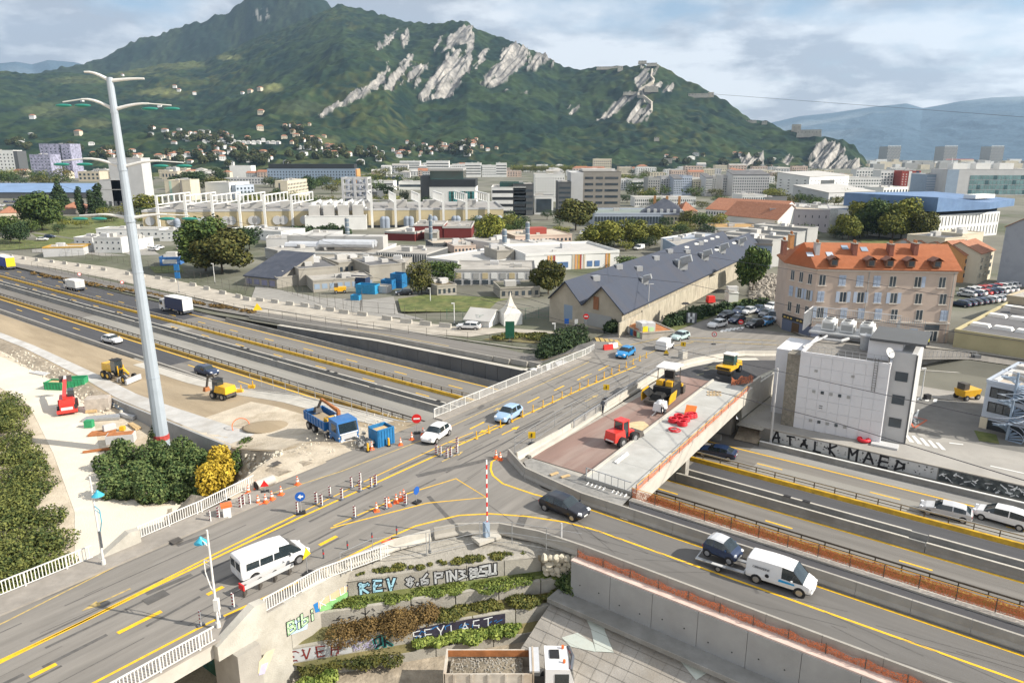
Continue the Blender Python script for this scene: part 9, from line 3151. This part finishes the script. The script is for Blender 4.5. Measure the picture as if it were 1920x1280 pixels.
for x,y,lab in((395,978,'leftmost striped board of the group beside the orange lidded bin'),(410,972,'second striped board left of the orange lidded bin'),(451,953,'striped board just right of the orange lidded bin'),(457,948,'pale striped board standing close behind the one by the bin'),(469,946,'striped board nearest to the row of cones'),(558,962,'striped board to the left of the blue arrow sign'),(593,944,'striped board directly right of the blue arrow sign'),(603,948,'pale striped board right of the blue arrow sign'),(619,932,'dark striped board in the middle of the wedge'),(641,936,'pale striped board in the middle of the wedge'),(659,914,'pale striped board at the start of the upper group of the wedge'),(675,920,'short striped board in the upper group of the wedge'),(676,905,'tall dark striped board in the upper group of the wedge'),(696,914,'pale striped board near the wedge tip'),(704,910,'dark striped board at the wedge tip'),(665,970,'single pale striped board at the tip of the yellow arrow marking'),(724,953,'dark narrow board between the cones'),(760,946,'pale board at the end of the cone row'),(818,852,'first striped board before the white hatchback'),(826,854,'second striped board before the white hatchback'),(838,858,'third striped board, right of the white hatchback'),(845,856,'fourth striped board, right of the white hatchback'),(857,850,'pale striped board at the end of that group'),(857,838,'striped board standing behind the group at the white hatchback'),(377,1172,'dark striped board beside the near street lamp'),(438,1138,'pale striped board at the end of the guardrail piece'),(412,1158,'striped board just behind the near street lamp')):
 bollard(x,y,lab,BR-pi/2+r.uniform(-.3,.3),None)
conem=MB();conem.box((0,0,0),(.42,.42,.05));conem.cyl((0,0,.05),(0,0,.72),.16,.035,n=12);cm0=conem.mesh('cone',ORNG,smooth='auto')
conem=MB();conem.cyl((0,0,.28),(0,0,.42),.125,.097,n=12);conem.cyl((0,0,.52),(0,0,.6),.077,.062,n=12);cm1=conem.mesh('white_band',WHP)
def cone(x,y,lab,z=0,s_=1.15,zf=None):
 t=thing('traffic_cone',lab,'traffic cone',zf(x,y)if zf else W(x,y,z),r.random()*3)
 t.scale=(s_,)*3
 for nm,me in(('cone',cm0),('white_band',cm1)):
  o=bpy.data.objects.new(nm,me);hang(o,t)
for x,y,lab in((484,944,'orange cone right of the pale striped boards'),(498,942,'orange cone second in the row towards the road'),(510,936,'orange cone third in the row towards the road'),(527,927,'orange cone at the right end of its row'),(466,924,'orange cone left of the concrete pipe'),(481,916,'orange cone behind the concrete pipe'),(558,908,'single orange cone by the thin fence post'),(706,958,'orange cone left of the dark narrow board'),(729,948,'orange cone right of the dark narrow board'),(743,942,'orange cone in the cluster by the triangle marking'),(751,938,'orange cone behind the cluster'),(757,933,'farthest orange cone of the cluster'),(751,834,'orange cone by the blue skip'),(772,824,'orange cone below the no entry sign'),(793,815,'orange cone between the no entry sign and the white hatchback'),(697,842,'orange cone against the grey rubble heap'),(938,862,'orange cone at the corner of the new bridge works'),(930,858,'second cone at the corner of the new bridge works')):
 cone(x,y,lab)
for x,y,lab in((690,846,'short yellow post at the site entrance, left one'),(729,836,'short yellow post at the site entrance, right one')):
 t=thing('yellow_post',lab,'post',W(x,y,0),0)
 MB().cyl((0,0,0),(0,0,.9),.13,.1,n=8).bl('post',YELP,t);MB().cyl((0,0,0),(0,0,.12),.22,n=8).bl('foot',BLACKP,t)
ym_=MB().cyl((0,0,.05),(0,0,.85),.06,n=7).mesh('post',YELP)
yf_=MB().box((0,0,0),(.3,.3,.06)).mesh('foot',YELP)
for i in range(20):
 f=i/19
 x,y=957+(1196-957)*(f**1.0),800-(800-668)*f
 n_=53.8+i*2.05
 t=thing('flexible_post','yellow flexible post standing in the row on the double line of the old bridge','post',UN(-45.55,n_,.02 if n_<90 else TZat(-45,n_)+.04),BR,'yellow posts along the bridge centre line')
 for nm,me in(('post',ym_),('foot',yf_)):
  o=bpy.data.objects.new(nm,me);hang(o,t)
dm=MB().cyl((0,0,0),(0,0,.75),.06,n=7).mesh('post',P_GREY)
dr=MB().cyl((0,0,.35),(0,0,.5),.065,n=7).mesh('red_band',REDS)
for x,y in((507,1070),(549,1060-8),(607,1046),(652,1030),(698,1014),(744,1001)):
 if x==549:
  continue
 t=thing('dark_marker_post','slim dark marker post in the row along the curved yellow line','post',W(x,y,0),0,'dark marker posts along the curve')
 for nm,me in(('post',dm),('red_band',dr)):
  o=bpy.data.objects.new(nm,me);hang(o,t)
p=W(912,1010,0)
h_=zat(p.x,p.y,862)
t=thing('barrier_boom','raised red and white barrier boom on a concrete block at the junction','barrier',p,.6)
MB().box((0,0,0),(2.0,1.2,.25)).bl('concrete_block',CONC_L,t)
MB().box((0,0,.25),(.4,.4,1.2)).bl('housing',W_BLUE,t)
k_=14
for i in range(k_):
 z0,z1=1.2+(h_-1.2)*i/k_,1.2+(h_-1.2)*(i+1)/k_
 MB().box((.08,0,z0),(.1,.07,z1-z0)).bl('boom_section',WHP if i%2 else REDS,t)
t,h_=pole('grey marker pole standing behind the boulder wall',1052,1024,980,.09,z=0,m_=W_LGREY)
t,h_=pole('thin steel post with foot beside the raised barrier',806,1036,1000,.06,z=-.2)
t=thing('waste_bin','white bin with an orange lid standing among the striped boards','bin',W(426,968,0),.5)
MB().box((0,0,0),(.6,.6,.95)).bl('bin',WHP,t);MB().box((0,0,.95),(.85,.7,.2)).bl('lid',ORNG,t)
t=thing('concrete_pipe','pale concrete pipe lying beside the cones at the end of the railing','pipe',W(497,912,0),.9)
b=MB();b.cyl((-.9,0,.42),(.9,0,.42),.42,n=16,cap=False);b.bl('pipe',CONC_L,t,smooth='auto');b=MB();b.cyl((-.905,0,.42),(-.9,0,.42),.34,n=16);b.bl('opening',BLACKP,t)
t=thing('guardrail_section','short piece of white double guardrail standing on the near side of the bridge','guardrail',W(495,1098,0),0)
a,c=W(455,1118,0),W(548,1072,0)
for off in(-.25,.25):
 s_=Vector((-(c-a).y,(c-a).x,0)).normalized()*off
 MB().bar(a+s_+Vector((0,0,.72)),c+s_+Vector((0,0,.72)),.06,.3).build('rail',W_LGREY,t)
for f in(.05,.35,.65,.95):
 q=a+(c-a)*f
 MB().box((q.x,q.y,0),(.12,.5,.7)).build('post',STEEL_D,t)
MB().box((a.x,a.y,.55),(.1,.6,.4),.9).build('red_reflector',REDS,t)
for x,y,lab in((330,1013,'dark square manhole cover in the pavement near the end block'),(518,868,'large dark grid cover at the site entrance')):
 o=MB().box(tuple(W(x,y,.135 if x==330 else .03)),(.8,.8,.02),BR).build('manhole_cover',STEEL_D);tag(o,lab,'manhole cover')
HOSE=mat('hose_red',(.62,.02,.035),.5,.15,6)
for i,(x,y,lab)in enumerate(((1262,791,'red hose coil at the left of the pile'),(1272,785,'red hose coil at the back left of the pile'),(1284,789,'red hose coil in the middle of the pile'),(1292,783,'red hose coil at the back right of the pile'),(1279,797,'red hose coil at the front of the pile'),(1298,782,'red hose coil at the right end of the pile'))):
 p=W(x,y,.36)
 t=thing('hose_coil',lab,'hose',p,0)
 for k_ in range(3):
  MB().torus((0,0,.12+k_*.16),.5-.03*k_,.1,18,6).bl('winding',HOSE,t,smooth=True)
p=W(1264,807,.36)
t=thing('hose_coil','loose flat red hose coil nearest to the walkway edge','hose',p,0)
for k_ in range(3):
 MB().torus((r.uniform(-.1,.1),r.uniform(-.1,.1),.08+k_*.07),.62-.1*k_,.05,22,6).bl('winding',HOSE,t,smooth=True)
p=W(1296,778,.36)
t=thing('orange_board','bent orange sheet leaning on the walkway behind the red hoses','board',p,.9)
MB().bar((-.6,0,.05),(.7,.3,.9),1.2,.05).bl('sheet',mat('orange_sheet',(.65,.17,.03),.6,.15,2),t);MB().bar((.5,.2,0),(.6,.3,.8),.05,.05).bl('prop',STEEL_D,t)
for i,(a,c,lab)in enumerate((((1152,866),(1176,848),'white plastic pipe lying on the walkway'),((1156,868),(1178,851),'second white pipe beside the first on the walkway'))):
 o=MB().cyl(W(*a,.42),W(*c,.42),.09,n=8).build('plastic_pipe',WHP);tag(o,lab,'pipe')
for i,(a,c,lab)in enumerate((((1032,890),(1046,885),'short yellow timber on the concrete apron'),((1052,894),(1068,890),'bundle of timber battens on the concrete apron'))):
 o=MB().bar(W(*a,.12),W(*c,.12),.25,.12).build('timber',WOOD);tag(o,lab,'timber')
b=MB()
rr=random.Random(2)
P_=[UN(*un(*W(1195+math.cos(a)*(22+rr.uniform(-4,4)),801+math.sin(a)*(13+rr.uniform(-2,2)),.08)[:2]),.072)for a in[2*pi*i/14 for i in range(14)]]
b.q(*reversed(P_));o=b.build('sand_patch',mat('sand',(.55,.42,.25),.95,.15,2));o['kind']='structure'
net_fence('bright orange net heap at the far end of the walkway',[(-30.4,86.5),(-28.6,89.5)],1.2,.3,step=1.5,sag=.5,rail=False)
for i in range(8):
 q=W(1330+(i%4)*6,735+(i//4)*5,.37)
 o=MB().torus(q,.28,.05,12,5).build('spacer_ring',WOOD)
 tag(o,'pale round spacer laid out in a grid at the far end of the walkway','ring','round spacers on the walkway')
o=MB().box(tuple(W(186,768,-6)),(3.0,1.8,1.9),.3).build('block_stack',mat('block_stack',(.42,.37,.32),.9,.25,1.5,stain=.4));tag(o,'stack of pale concrete formwork blocks at the start of the retaining wall','block stack')
for px0,py0,w_,d_,h_,m_,lab,rz in((192,785,4.6,1.4,.35,STEEL,'flat grey steel trench panel on the track side',.25),(193,812,3.2,1.6,.2,RUST,'rusty steel plate beside the big bush',.3),(206,808,1.5,.6,.9,W_LGREY,'white steel prop frame on the rusty plate',.9),(228,828,3.2,1.4,1.1,W_LGREY,'pale box with a red stripe close to the big bush',.25),(168,800,1.0,.8,.9,GRNM,'small green cage box at the track side',.1),(185,845,3.4,.3,.25,RUST,'rust coloured beam lying in the grass',.4),(240,783,3.0,.5,.5,W_LGREY,'white plank bundle by the retaining wall',-.5),(222,765,4.6,.4,.4,W_BLUE,'long blue pipe at the foot of the retaining wall',-.65),(252,800,3.0,.7,.25,WOOD,'timber planks spread below the retaining wall',-.75),(230,806,.6,.6,.5,YELP,'small yellow tub near the timber planks',.1),(75,700,3.8,1.2,.15,W_LGREY,'grey sheets lying beside the upper track',-.4),(172,772,1.4,.8,.3,WOOD,'timber offcuts in front of the block stack',.3)):
 t=thing('site_material',lab,'site material',W(px0,py0,-5.95),rz)
 if w_>2 and h_<.6:
  for i in range(3):
   MB().box((0,(i-1)*d_/3,i%2*.02),(w_*(1-.05*i),d_/3.2,h_),.03*(i-1)).bl('plank' if m_ is WOOD else 'sheet',m_,t)
 else:
  MB().box((0,0,0),(w_,d_,h_)).bl('body',m_,t)
  MB().box((0,0,h_),(w_*.9,d_*.85,.06)).bl('lid',RUST if 'red' in lab else m_,t)
b=MB()
rr=random.Random(44)
for i in range(420):
 a_=rr.random()
 u_=-71+a_*12
 n_=40-rr.random()*7.5
 s_=rr.uniform(.12,.45)
 q=UN(u_,n_,slope_z(u_,n_)+.02)
 b.box(tuple(q),(s_,s_*.8,s_*.6),rr.random()*3,top=.6)
o=b.build('rubble',mat('rubble',(.50,.46,.38),.95,.3,2));o['kind']='stuff'
b=MB()
for i in range(300):
 u_=rr.uniform(-150,-99)
 n_=SB(u_)-rr.uniform(.2,3.5)
 s_=rr.uniform(.1,.4)
 q=UN(u_,n_,-6+(plateau(u_)+6)*max(0,1-(SB(u_)-n_)/2.5))
 b.box(tuple(q),(s_,s_*.8,s_*.6),rr.random()*3,top=.6)
for i in range(160):
 q=UN(rr.uniform(-60,-54.5),rr.uniform(38,54),.02)
 s_=rr.uniform(.05,.2)
 b.box(tuple(q),(s_,s_*.8,s_*.6),rr.random()*3,top=.6)
o=b.build('loose_stones',mat('rubble',(.5,.46,.38)));o['kind']='stuff'
b=MB()
for i in range(90):
 q=W(rr.gauss(684,8),rr.gauss(836,5),0)
 s_=rr.uniform(.15,.5)
 b.box(tuple(q+Vector((0,0,rr.uniform(0,.5)))),(s_,s_*.8,s_*.6),rr.random()*3,top=.6)
o=b.build('rubble_heap',CONC_G);o['kind']='stuff'
b=MB();b.ball(tuple(PL(505,800)),2.2,1.5,1.0,.13,n=14,k=8);o=b.build('sand_heap',DIRT_B,smooth=True);tag(o,'low heap of sand on the pale site ground','sand heap')
o=MB().torus(PL(452,803)+Vector((0,0,.3)),1.0,.05,20,6,ax=(.3,-.8,.5)).build('orange_hoop',ORNG);tag(o,'thin orange hoop standing by the edge of the drain strip','hoop')
for x,y,lab in((450,735,'short yellow bollard on the plateau edge'),(472,727,'low yellow block on the plateau edge')):
 t=thing('yellow_block',lab,'site marker',PL(x,y),0);MB().box((0,0,0),(.9,.6,.45)).bl('body',YELP,t);MB().cyl((.2,0,.45),(.2,0,1.1),.08,n=7).bl('handle',YELP,t)
b=MB();b.q(*[W(x,y,-5.99)for x,y in((-60,672),(0,668),(70,698),(150,745),(178,800),(190,860),(205,905),(270,950),(350,945),(300,990),(140,1060),(140,960),(100,850),(55,760),(-60,690))][::-1])
o=b.build('dirt_track',mat('track_white',(.66,.60,.50),.95,.1,.5,.4,6,stain=.4,stain_col=(.5,.43,.33)));o['kind']='structure'
blk=MB();blk.extr([(-.35,0),(.35,0),(.2,.35),(.14,.9),(-.14,.9),(-.2,.35)],(-1.3,0,0),(1.3,0,0));bk=blk.mesh('concrete_block',CONC_L)
rr=random.Random(3)
pts=[(22,482),(45,486),(70,489),(98,492),(122,495),(148,499),(170,503),(195,507),(240,515),(268,519),(297,523),(325,528),(362,536),(388,543),(418,551),(448,558),(463,563),(488,565),(516,568),(544,572),(572,575),(597,579),(620,583),(645,588),(680,592),(726,600),(762,606),(798,610),(835,614)]
for i,(x,y)in enumerate(pts):
 o=bpy.data.objects.new('concrete_block',bk);COL.objects.link(o)
 p=T(x,y);o.location=p
 o.rotation_euler=(0,0,HA+rr.uniform(-.12,.12)+(.15 if x>640 else 0))
 tag(o,'pale concrete barrier block in the line beside the site road','barrier block','barrier blocks along the site road')
for x,y,m_,lab in((1140,655,0,'red plastic barrier at the corner of the bridge road'),(1149,652,1,'white plastic barrier beside the red one')):
 t=thing('plastic_barrier',lab,'barrier',T(x,y),.4)
 MB().extr([(-.3,0),(.3,0),(.12,.8),(-.12,.8)],(-.8,0,0),(.8,0,0)).bl('barrier',REDP if m_==0 else WHP,t)
 MB().cyl((0,0,.8),(0,0,.86),.1,n=8).bl('cap',BLACKP,t)
def mesh_fence(label,pts,h_,zf,step=2.6,m_=None,fill=None,name='mesh_fence',top=True,r_=.04):
 P=[zf(*p)for p in pts]
 t=thing(name,label,'fence',P[0],0)
 m_=m_ or STEEL_D
 pm=MB().cyl((0,0,0),(0,0,h_),r_,n=5).mesh('post',m_)
 b=MB()
 for i in range(len(P)-1):
  a,c=P[i],P[i+1]
  k=max(1,int((c-a).length/step))
  for j in range(k):
   o=bpy.data.objects.new('post',pm);hang(o,t)
   o.location=a+(c-a)*(j/k)-P[0]
  for z in((.15,h_*.5,h_-.03)if top else(h_-.03,)):
   b.bar(a+Vector((0,0,z)),c+Vector((0,0,z)),.03,.03)
  if fill:
   k2=int((c-a).length/fill)
   for j in range(k2):
    q=a+(c-a)*(j/k2)
    b.bar(q+Vector((0,0,.15)),q+Vector((0,0,h_)),.014,.014)
 b.build('wires',m_,t)
mesh_fence('dark mesh fence along the campus side of the site road',[(0,462),(100,478),(200,490),(330,515),(460,552)],2.6,T,4.0)
mesh_fence('dark mesh fence around the yard with the skips',[(460,552),(470,530),(530,545),(600,570),(676,590),(680,560)],2.6,T,3.2)
mesh_fence('grey mesh fence from the yard to the white tent',[(680,585),(740,590),(800,602),(880,604)],2.4,T,3.0)
mesh_fence('thin fence between the exit road and the site road',[(60,500),(300,552),(480,590),(640,612),(800,630),(960,648),(1030,660)],1.6,T,4.2,top=True)
GF=mat('fence_green',(.02,.13,.08),.5,.1,3)
mesh_fence('green mesh fence in front of the white tent and the beige gables',[(838,598),(900,612),(960,600),(1010,596),(1130,612)],2.2,T,2.6,m_=GF,fill=.35)
mesh_fence('temporary steel fence at the plateau edge above the sunken lanes',[(470,722),(560,740),(660,770),(750,797)],1.9,lambda x,y:PL(x,y+1),3.2,m_=STEEL)
mesh_fence('temporary mesh fence along the curved barrier by the gravel verge',[(640,1080),(700,1052),(800,1040),(900,1018),(960,1020),(1090,1042)],1.9,lambda x,y:W(x,y,-.15),2.4,m_=STEEL,r_=.03)
mesh_fence('thin steel fence between the barrier and the red bridge surface',[(965,850),(1040,800),(1100,765),(1180,722),(1300,672)],1.7,lambda x,y:W(x,y,0),3.0,m_=STEEL,r_=.03)
mesh_fence('thin fence at the kerb of the curved new road',[(1300,672),(1360,660),(1460,655)],1.5,T,3.0,m_=STEEL,r_=.03)
p0=T(868,612)
X=bld('low white tent shed with a pitched roof by the green fence',(872,612),(917,614),598,6,W_WHITE,R_WHITE,kind='gable',rh=1.6,name='white_shed',cat='shed')
p=T(957,606)
s_=(p.y*cP-(p.z-CAMH)*sP)/FPX
t=thing('pointed_tent','white pagoda tent with a pointed roof beside the white shed','tent',p,.3)
w_=36*s_
b=MB()
rg=[]
for k_,(f,z)in enumerate(((1.0,2.3),(.6,3.0),(.3,4.0),(.1,5.2),(.02,6.2))):
 rg.append([(math.cos(pi/4+i*pi/2)*w_*.7*f,math.sin(pi/4+i*pi/2)*w_*.7*f,z)for i in range(4)])
for a,c in zip(rg[:-1],rg[1:]):
 for i in range(4):
  b.q(a[i],a[(i+1)%4],c[(i+1)%4],c[i])
b.bl('tent_roof',mat('canvas',(.66,.62,.54),.8,.08,.8),t)
b=MB();b.box((0,0,0),(w_*.98,w_*.98,2.3));b.bl('tent_side',WHP,t)
X=bld('low sprayed hut with a rusty roof at the corner of the bridge road',(1166,624),(1204,636),608,6,mat('hut',(.36,.33,.29),.9,.3,1,stain=.5),RUST,name='sprayed_hut',cat='hut',T_=T,parapet=.2)
for i,m_ in enumerate((GLBL,GWHT,GBLU,GRED,GLGR)):
 lb(X,'graffiti_fill',(X.L*(.15+.17*i),-.05,.4+.2*(i%2)),(X.L*.12,.06,1.2),m_)
t=thing('sprayed_cabinet','white cabinet with a bright yellow painted figure next to the hut','cabinet',T(1212,632),.2)
MB().box((0,0,0),(2.4,1.6,2.6)).bl('cabinet',W_LGREY,t);MB().box((-.6,-.82,.2),(.9,.06,1.9)).bl('yellow_shape',mat('spray_yellow',(.75,.7,.03)),t);MB().box((.5,-.82,.3),(.9,.06,1.6)).bl('green_shape',GLGR,t)
t=thing('red_tank','small red box on the grass behind the old industrial wall','tank',T(1332,568),.3)
MB().box((0,0,.2),(1.8,1.2,1.4),top=.85).bl('tank',REDP,t);MB().box((0,0,0),(1.6,.2,.2)).bl('foot',STEEL_D,t)
X=bld('small white transformer box by the parked cars',(1366,566),(1384,566),550,3,W_WHITE,R_WHITE,name='transformer_box',cat='cabinet',parapet=.1)
b=MB()
rr=random.Random(51)
for i in range(700):
 x,y=rr.uniform(1405,1470),rr.uniform(520,562)
 q=T(x,y)
 s_=rr.uniform(.3,1.3)
 b.box(tuple(q+Vector((0,0,rr.uniform(-.1,.9)*math.sin((x-1405)/65*pi)))),(s_,s_*.8,s_*.5),rr.random()*3,top=.6)
o=b.build('demolition_rubble',mat('demolition',(.30,.27,.23),.95,.35,.6));o['kind']='stuff'
gp=[(u_,n_,TZat(u_,n_)+.05)for u_,n_ in(un(*T(x,y)[:2])for x,y in((1222,618),(1300,590),(1395,560),(1440,556),(1440,572),(1340,592),(1262,622)))]
poly_sheet('grass_bank',gp,GRASS)
gp=[(u_,n_,TZat(u_,n_)+.05)for u_,n_ in(un(*T(x,y)[:2])for x,y in((905,637),(960,624),(1040,622),(1096,634),(1092,648),(1010,644)))]
poly_sheet('traffic_island',gp,GRASS_D)
gp=[(u_,n_,TZat(u_,n_)+.05)for u_,n_ in(un(*T(x,y)[:2])for x,y in((0,476),(200,500),(470,558),(470,582),(200,530),(0,488)))]
SITE=mat('site_road',(.40,.365,.31),.95,.15,.4,.3,8,stain=.4,stain_col=(.30,.27,.23))
b=MB()
topl=[(0,474),(100,488),(200,500),(340,528),(460,556),(600,576),(700,592),(800,606),(880,614),(960,616),(1040,622),(1096,636)]
botl=[(0,490),(100,503),(200,522),(340,552),(480,584),(600,602),(700,616),(800,626),(880,632),(950,622),(1040,628),(1090,642)]
b.rows([[T(*p)+Vector((0,0,.04))for p in botl],[T((p[0]+q[0])/2,(p[1]+q[1])/2)+Vector((0,0,.04))for p,q in zip(botl,topl)],[T(*p)+Vector((0,0,.04))for p in topl]])
o=b.build('site_road',SITE);o['kind']='structure'
b=MB()
b.rows([[T(*p)+Vector((0,0,.03))for p in((470,562),(600,580),(680,592),(745,596),(800,600))],[T(*p)+Vector((0,0,.03))for p in((480,535),(600,558),(690,562),(738,556),(746,586))]])
o=b.build('yard_ground',mat('yard_grey',(.27,.26,.24),.95,.12,.4));o['kind']='structure'
b=MB()
b.rows([[T(*p)+Vector((0,0,.03))for p in((60,468),(120,462),(150,440),(240,436))],[T(*p)+Vector((0,0,.03))for p in((60,474),(140,472),(190,480),(300,478))]])
o=b.build('cabin_yard',mat('yard_grey',(.27,.26,.24)));o['kind']='structure'
for nm,pts in(('meadow',((0,415),(120,405),(250,412),(250,428),(160,440),(120,462),(0,470))),('campus_lawn',((960,440),(1050,425),(1060,450),(1000,456))),('green_strip',((280,500),(340,498),(345,512),(290,512))),('park_lawn',((1610,450),(1740,446),(1740,458),(1620,460)))):
 gp=[(u_,n_,TZat(u_,n_)+.06)for u_,n_ in(un(*T(x,y)[:2])for x,y in pts)]
 poly_sheet(nm,gp,GRASS)
b=MB()
for i in range(5):
 a,c=T(1118+i*9,633+i*1.2),T(1124+i*10,645+i*1.0)
 d=(c-a).normalized();s_=Vector((-d.y,d.x,0))*.3
 up=Vector((0,0,.09))
 b.q(a-s_+up,c-s_+up,c+s_+up,a+s_+up)
for pa,pb in(((1150,655),(1250,632)),((1250,632),(1460,640)),((1290,640),(1462,648)),((1180,680),(1235,655)),((1235,655),(1300,642))):
 k=8
 for i in range(k):
  a,c=T(pa[0]+(pb[0]-pa[0])*i/k,pa[1]+(pb[1]-pa[1])*i/k),T(pa[0]+(pb[0]-pa[0])*(i+1)/k,pa[1]+(pb[1]-pa[1])*(i+1)/k)
  d=(c-a).normalized();s_=Vector((-d.y,d.x,0))*.1
  up=Vector((0,0,.1))
  q=[a-s_+up,c-s_+up,c+s_+up,a+s_+up]
  b.q(*q)
o=b.build('junction_marking',YELW);o['kind']='structure'
b=MB()
for i in range(6):
 a=T(1352+i*7,623-i*.6);c=T(1358+i*7,617-i*.6)
 d=(c-a).normalized();s_=Vector((-d.y,d.x,0))*.25
 up=Vector((0,0,.11))
 q=[a-s_+up,c-s_+up,c+s_+up,a+s_+up]
 b.q(*q)
o=b.build('zebra_crossing',WHT);o['kind']='structure'
o=MB().torus(W(1619,828,-4)+Vector((0,0,.3)),.55,.22,20,8).build('red_hose_coil',HOSE,smooth=True);tag(o,'thick red hose coil lying on the pavement by the white building','hose')
def person(label,loc,rz,h_=1.72,top_=None,legs=None,hi=False):
 t=thing('person',label,'person',loc,rz)
 top_=top_ or P_GREY
 legs=legs or mat('trousers',(.03,.035,.05),.9)
 k=h_/1.75
 me=bpy.data.meshes.new('body')
 V=[(0,0,.95),(0,0,1.2),(0,0,1.42),(0,0,1.52),(0,0,1.64),(.0,.09,.9),(.08,.10,.5),(.02,.11,.08),(.14,.11,.04),(0,-.09,.9),(-.1,-.10,.5),(-.16,-.11,.1),(-.06,-.11,.04),(0,.19,1.40),(-.02,.25,1.14),(.10,.24,.92),(0,-.19,1.40),(.03,-.25,1.14),(.14,-.24,.94),(.02,0,1.72)]
 E=[(0,1),(1,2),(2,3),(3,4),(4,19),(0,5),(5,6),(6,7),(7,8),(0,9),(9,10),(10,11),(11,12),(2,13),(13,14),(14,15),(2,16),(16,17),(17,18)]
 Rr=[.15,.14,.15,.06,.105,.095,.07,.05,.045,.095,.07,.05,.045,.07,.05,.04,.07,.05,.04,.08]
 me.from_pydata([tuple(c*k for c in v)for v in V],E,[])
 o=bpy.data.objects.new('body',me);hang(o,t)
 m_=o.modifiers.new('skin','SKIN')
 for i,d in enumerate(me.skin_vertices[0].data):
  d.radius=(Rr[i]*k,Rr[i]*k)
  d.use_root=i==0
 s_=o.modifiers.new('sub','SUBSURF');s_.levels=1;s_.render_levels=1
 me.materials.append(top_)
 b=MB();b.cyl((0,.09*k,.92*k),(.08*k,.10*k,.5*k),.10*k,.085*k,n=8);b.cyl((.08*k,.10*k,.5*k),(.02,.11*k,.1*k),.085*k,.06*k,n=8);b.cyl((0,-.09*k,.92*k),(-.1*k,-.10*k,.5*k),.10*k,.085*k,n=8);b.cyl((-.1*k,-.10*k,.5*k),(-.16*k,-.11*k,.12*k),.085*k,.06*k,n=8)
 b.bl('trousers',legs,t,smooth='auto')
 b=MB();b.ball((.02,0,1.70*k),.118*k,1,.9,.85,n=10,k=6);b.bl('hair' if not hi else 'helmet',mat('hair_dark',(.03,.02,.015))if not hi else WHP,t,smooth=True)
 b=MB();b.ball((.05*k,0,1.64*k),.09*k,.9,.8,1.1,n=10,k=6);b.bl('face',mat('skin',(.50,.28,.19),.6),t,smooth=True)
person('person in dark clothes walking behind the new bridge railing',UN(-38.8,68.5,.05),BR,1.75)
HV=mat('vest_yellow',(.6,.55,.03),.7)
person('person in a yellow vest standing by the entrance of the apartment house',T(1739,650),2.2,1.75,top_=HV)
person('person in a yellow vest beside the crane of the blue truck',W(630,806,0),1.0,1.75,top_=HV,hi=True)
person('person in white on the walkway by the orange sheet',W(1242,776,.36),2.0,1.7,top_=WHP,hi=True)
WIRE=mat('wire',(.06,.06,.07),.5)
def wire(label,pts,r_=.035):
 """pts: (px, py, distance)"""
 P=[]
 for px,py,dist in pts:
  d=Vector(ray(px,py))
  k_=dist/math.hypot(d.x,d.y)
  P.append(Vector((d.x*k_,d.y*k_,CAMH+d.z*k_)))
 Q=[]
 for i in range(len(P)-1):
  for j in range(6):
   Q.append(P[i].lerp(P[i+1],j/6))
 Q.append(P[-1])
 o=MB().tube(Q,r_,4).build('wire',WIRE)
 tag(o,label,'wire')
wire('overhead wire passing just above the parked cars and the pink house front',[(1020,478,170),(1280,466+8,140),(1480,505,110),(1920,580,80)])
wire('overhead wire from the dark roofs to the pale blue office',[(860,488,170),(1280,530,110),(1560,590,80),(1920,640,65)])
wire('overhead wire crossing the white building roof',[(900,560,110),(1200,640,90),(1480,700,75),(1920,778+20,58)])
wire('lowest overhead wire in front of the white building',[(1080,672,90),(1300,722,75),(1560,790,62),(1920,900,50)])
wire('overhead wire over the campus roofs left of the tent',[(270,380,260),(560,440,200),(860,520,160),(1040,575,140)],.05)
wire('highest overhead wire over the left campus',[(60,330,320),(420,470-20,230),(700,520,190),(1000,575,140)],.05)
o=MB().box(tuple(W(1738,748,-4)),(.8,.6,.7),.3).build('waste_container',BLACKP);tag(o,'small black bin at the foot of the yard lamp post','bin')
# ------ air
HZ=bpy.data.materials.new('haze')
HZ.use_nodes=True
t=HZ.node_tree
t.nodes.clear()
ou=N(t,'ShaderNodeOutputMaterial')
pv=N(t,'ShaderNodeVolumePrincipled')
pv.inputs['Color'].default_value=(.50,.72,1.0,1)
pv.inputs['Density'].default_value=5.8e-5
pv.inputs['Anisotropy'].default_value=.2
t.links.new(pv.outputs[0],ou.inputs['Volume'])
b=MB()
b.box((0,4700,-8),(21000,13400,1900))
o=b.build('haze',HZ)
o['kind']='stuff'
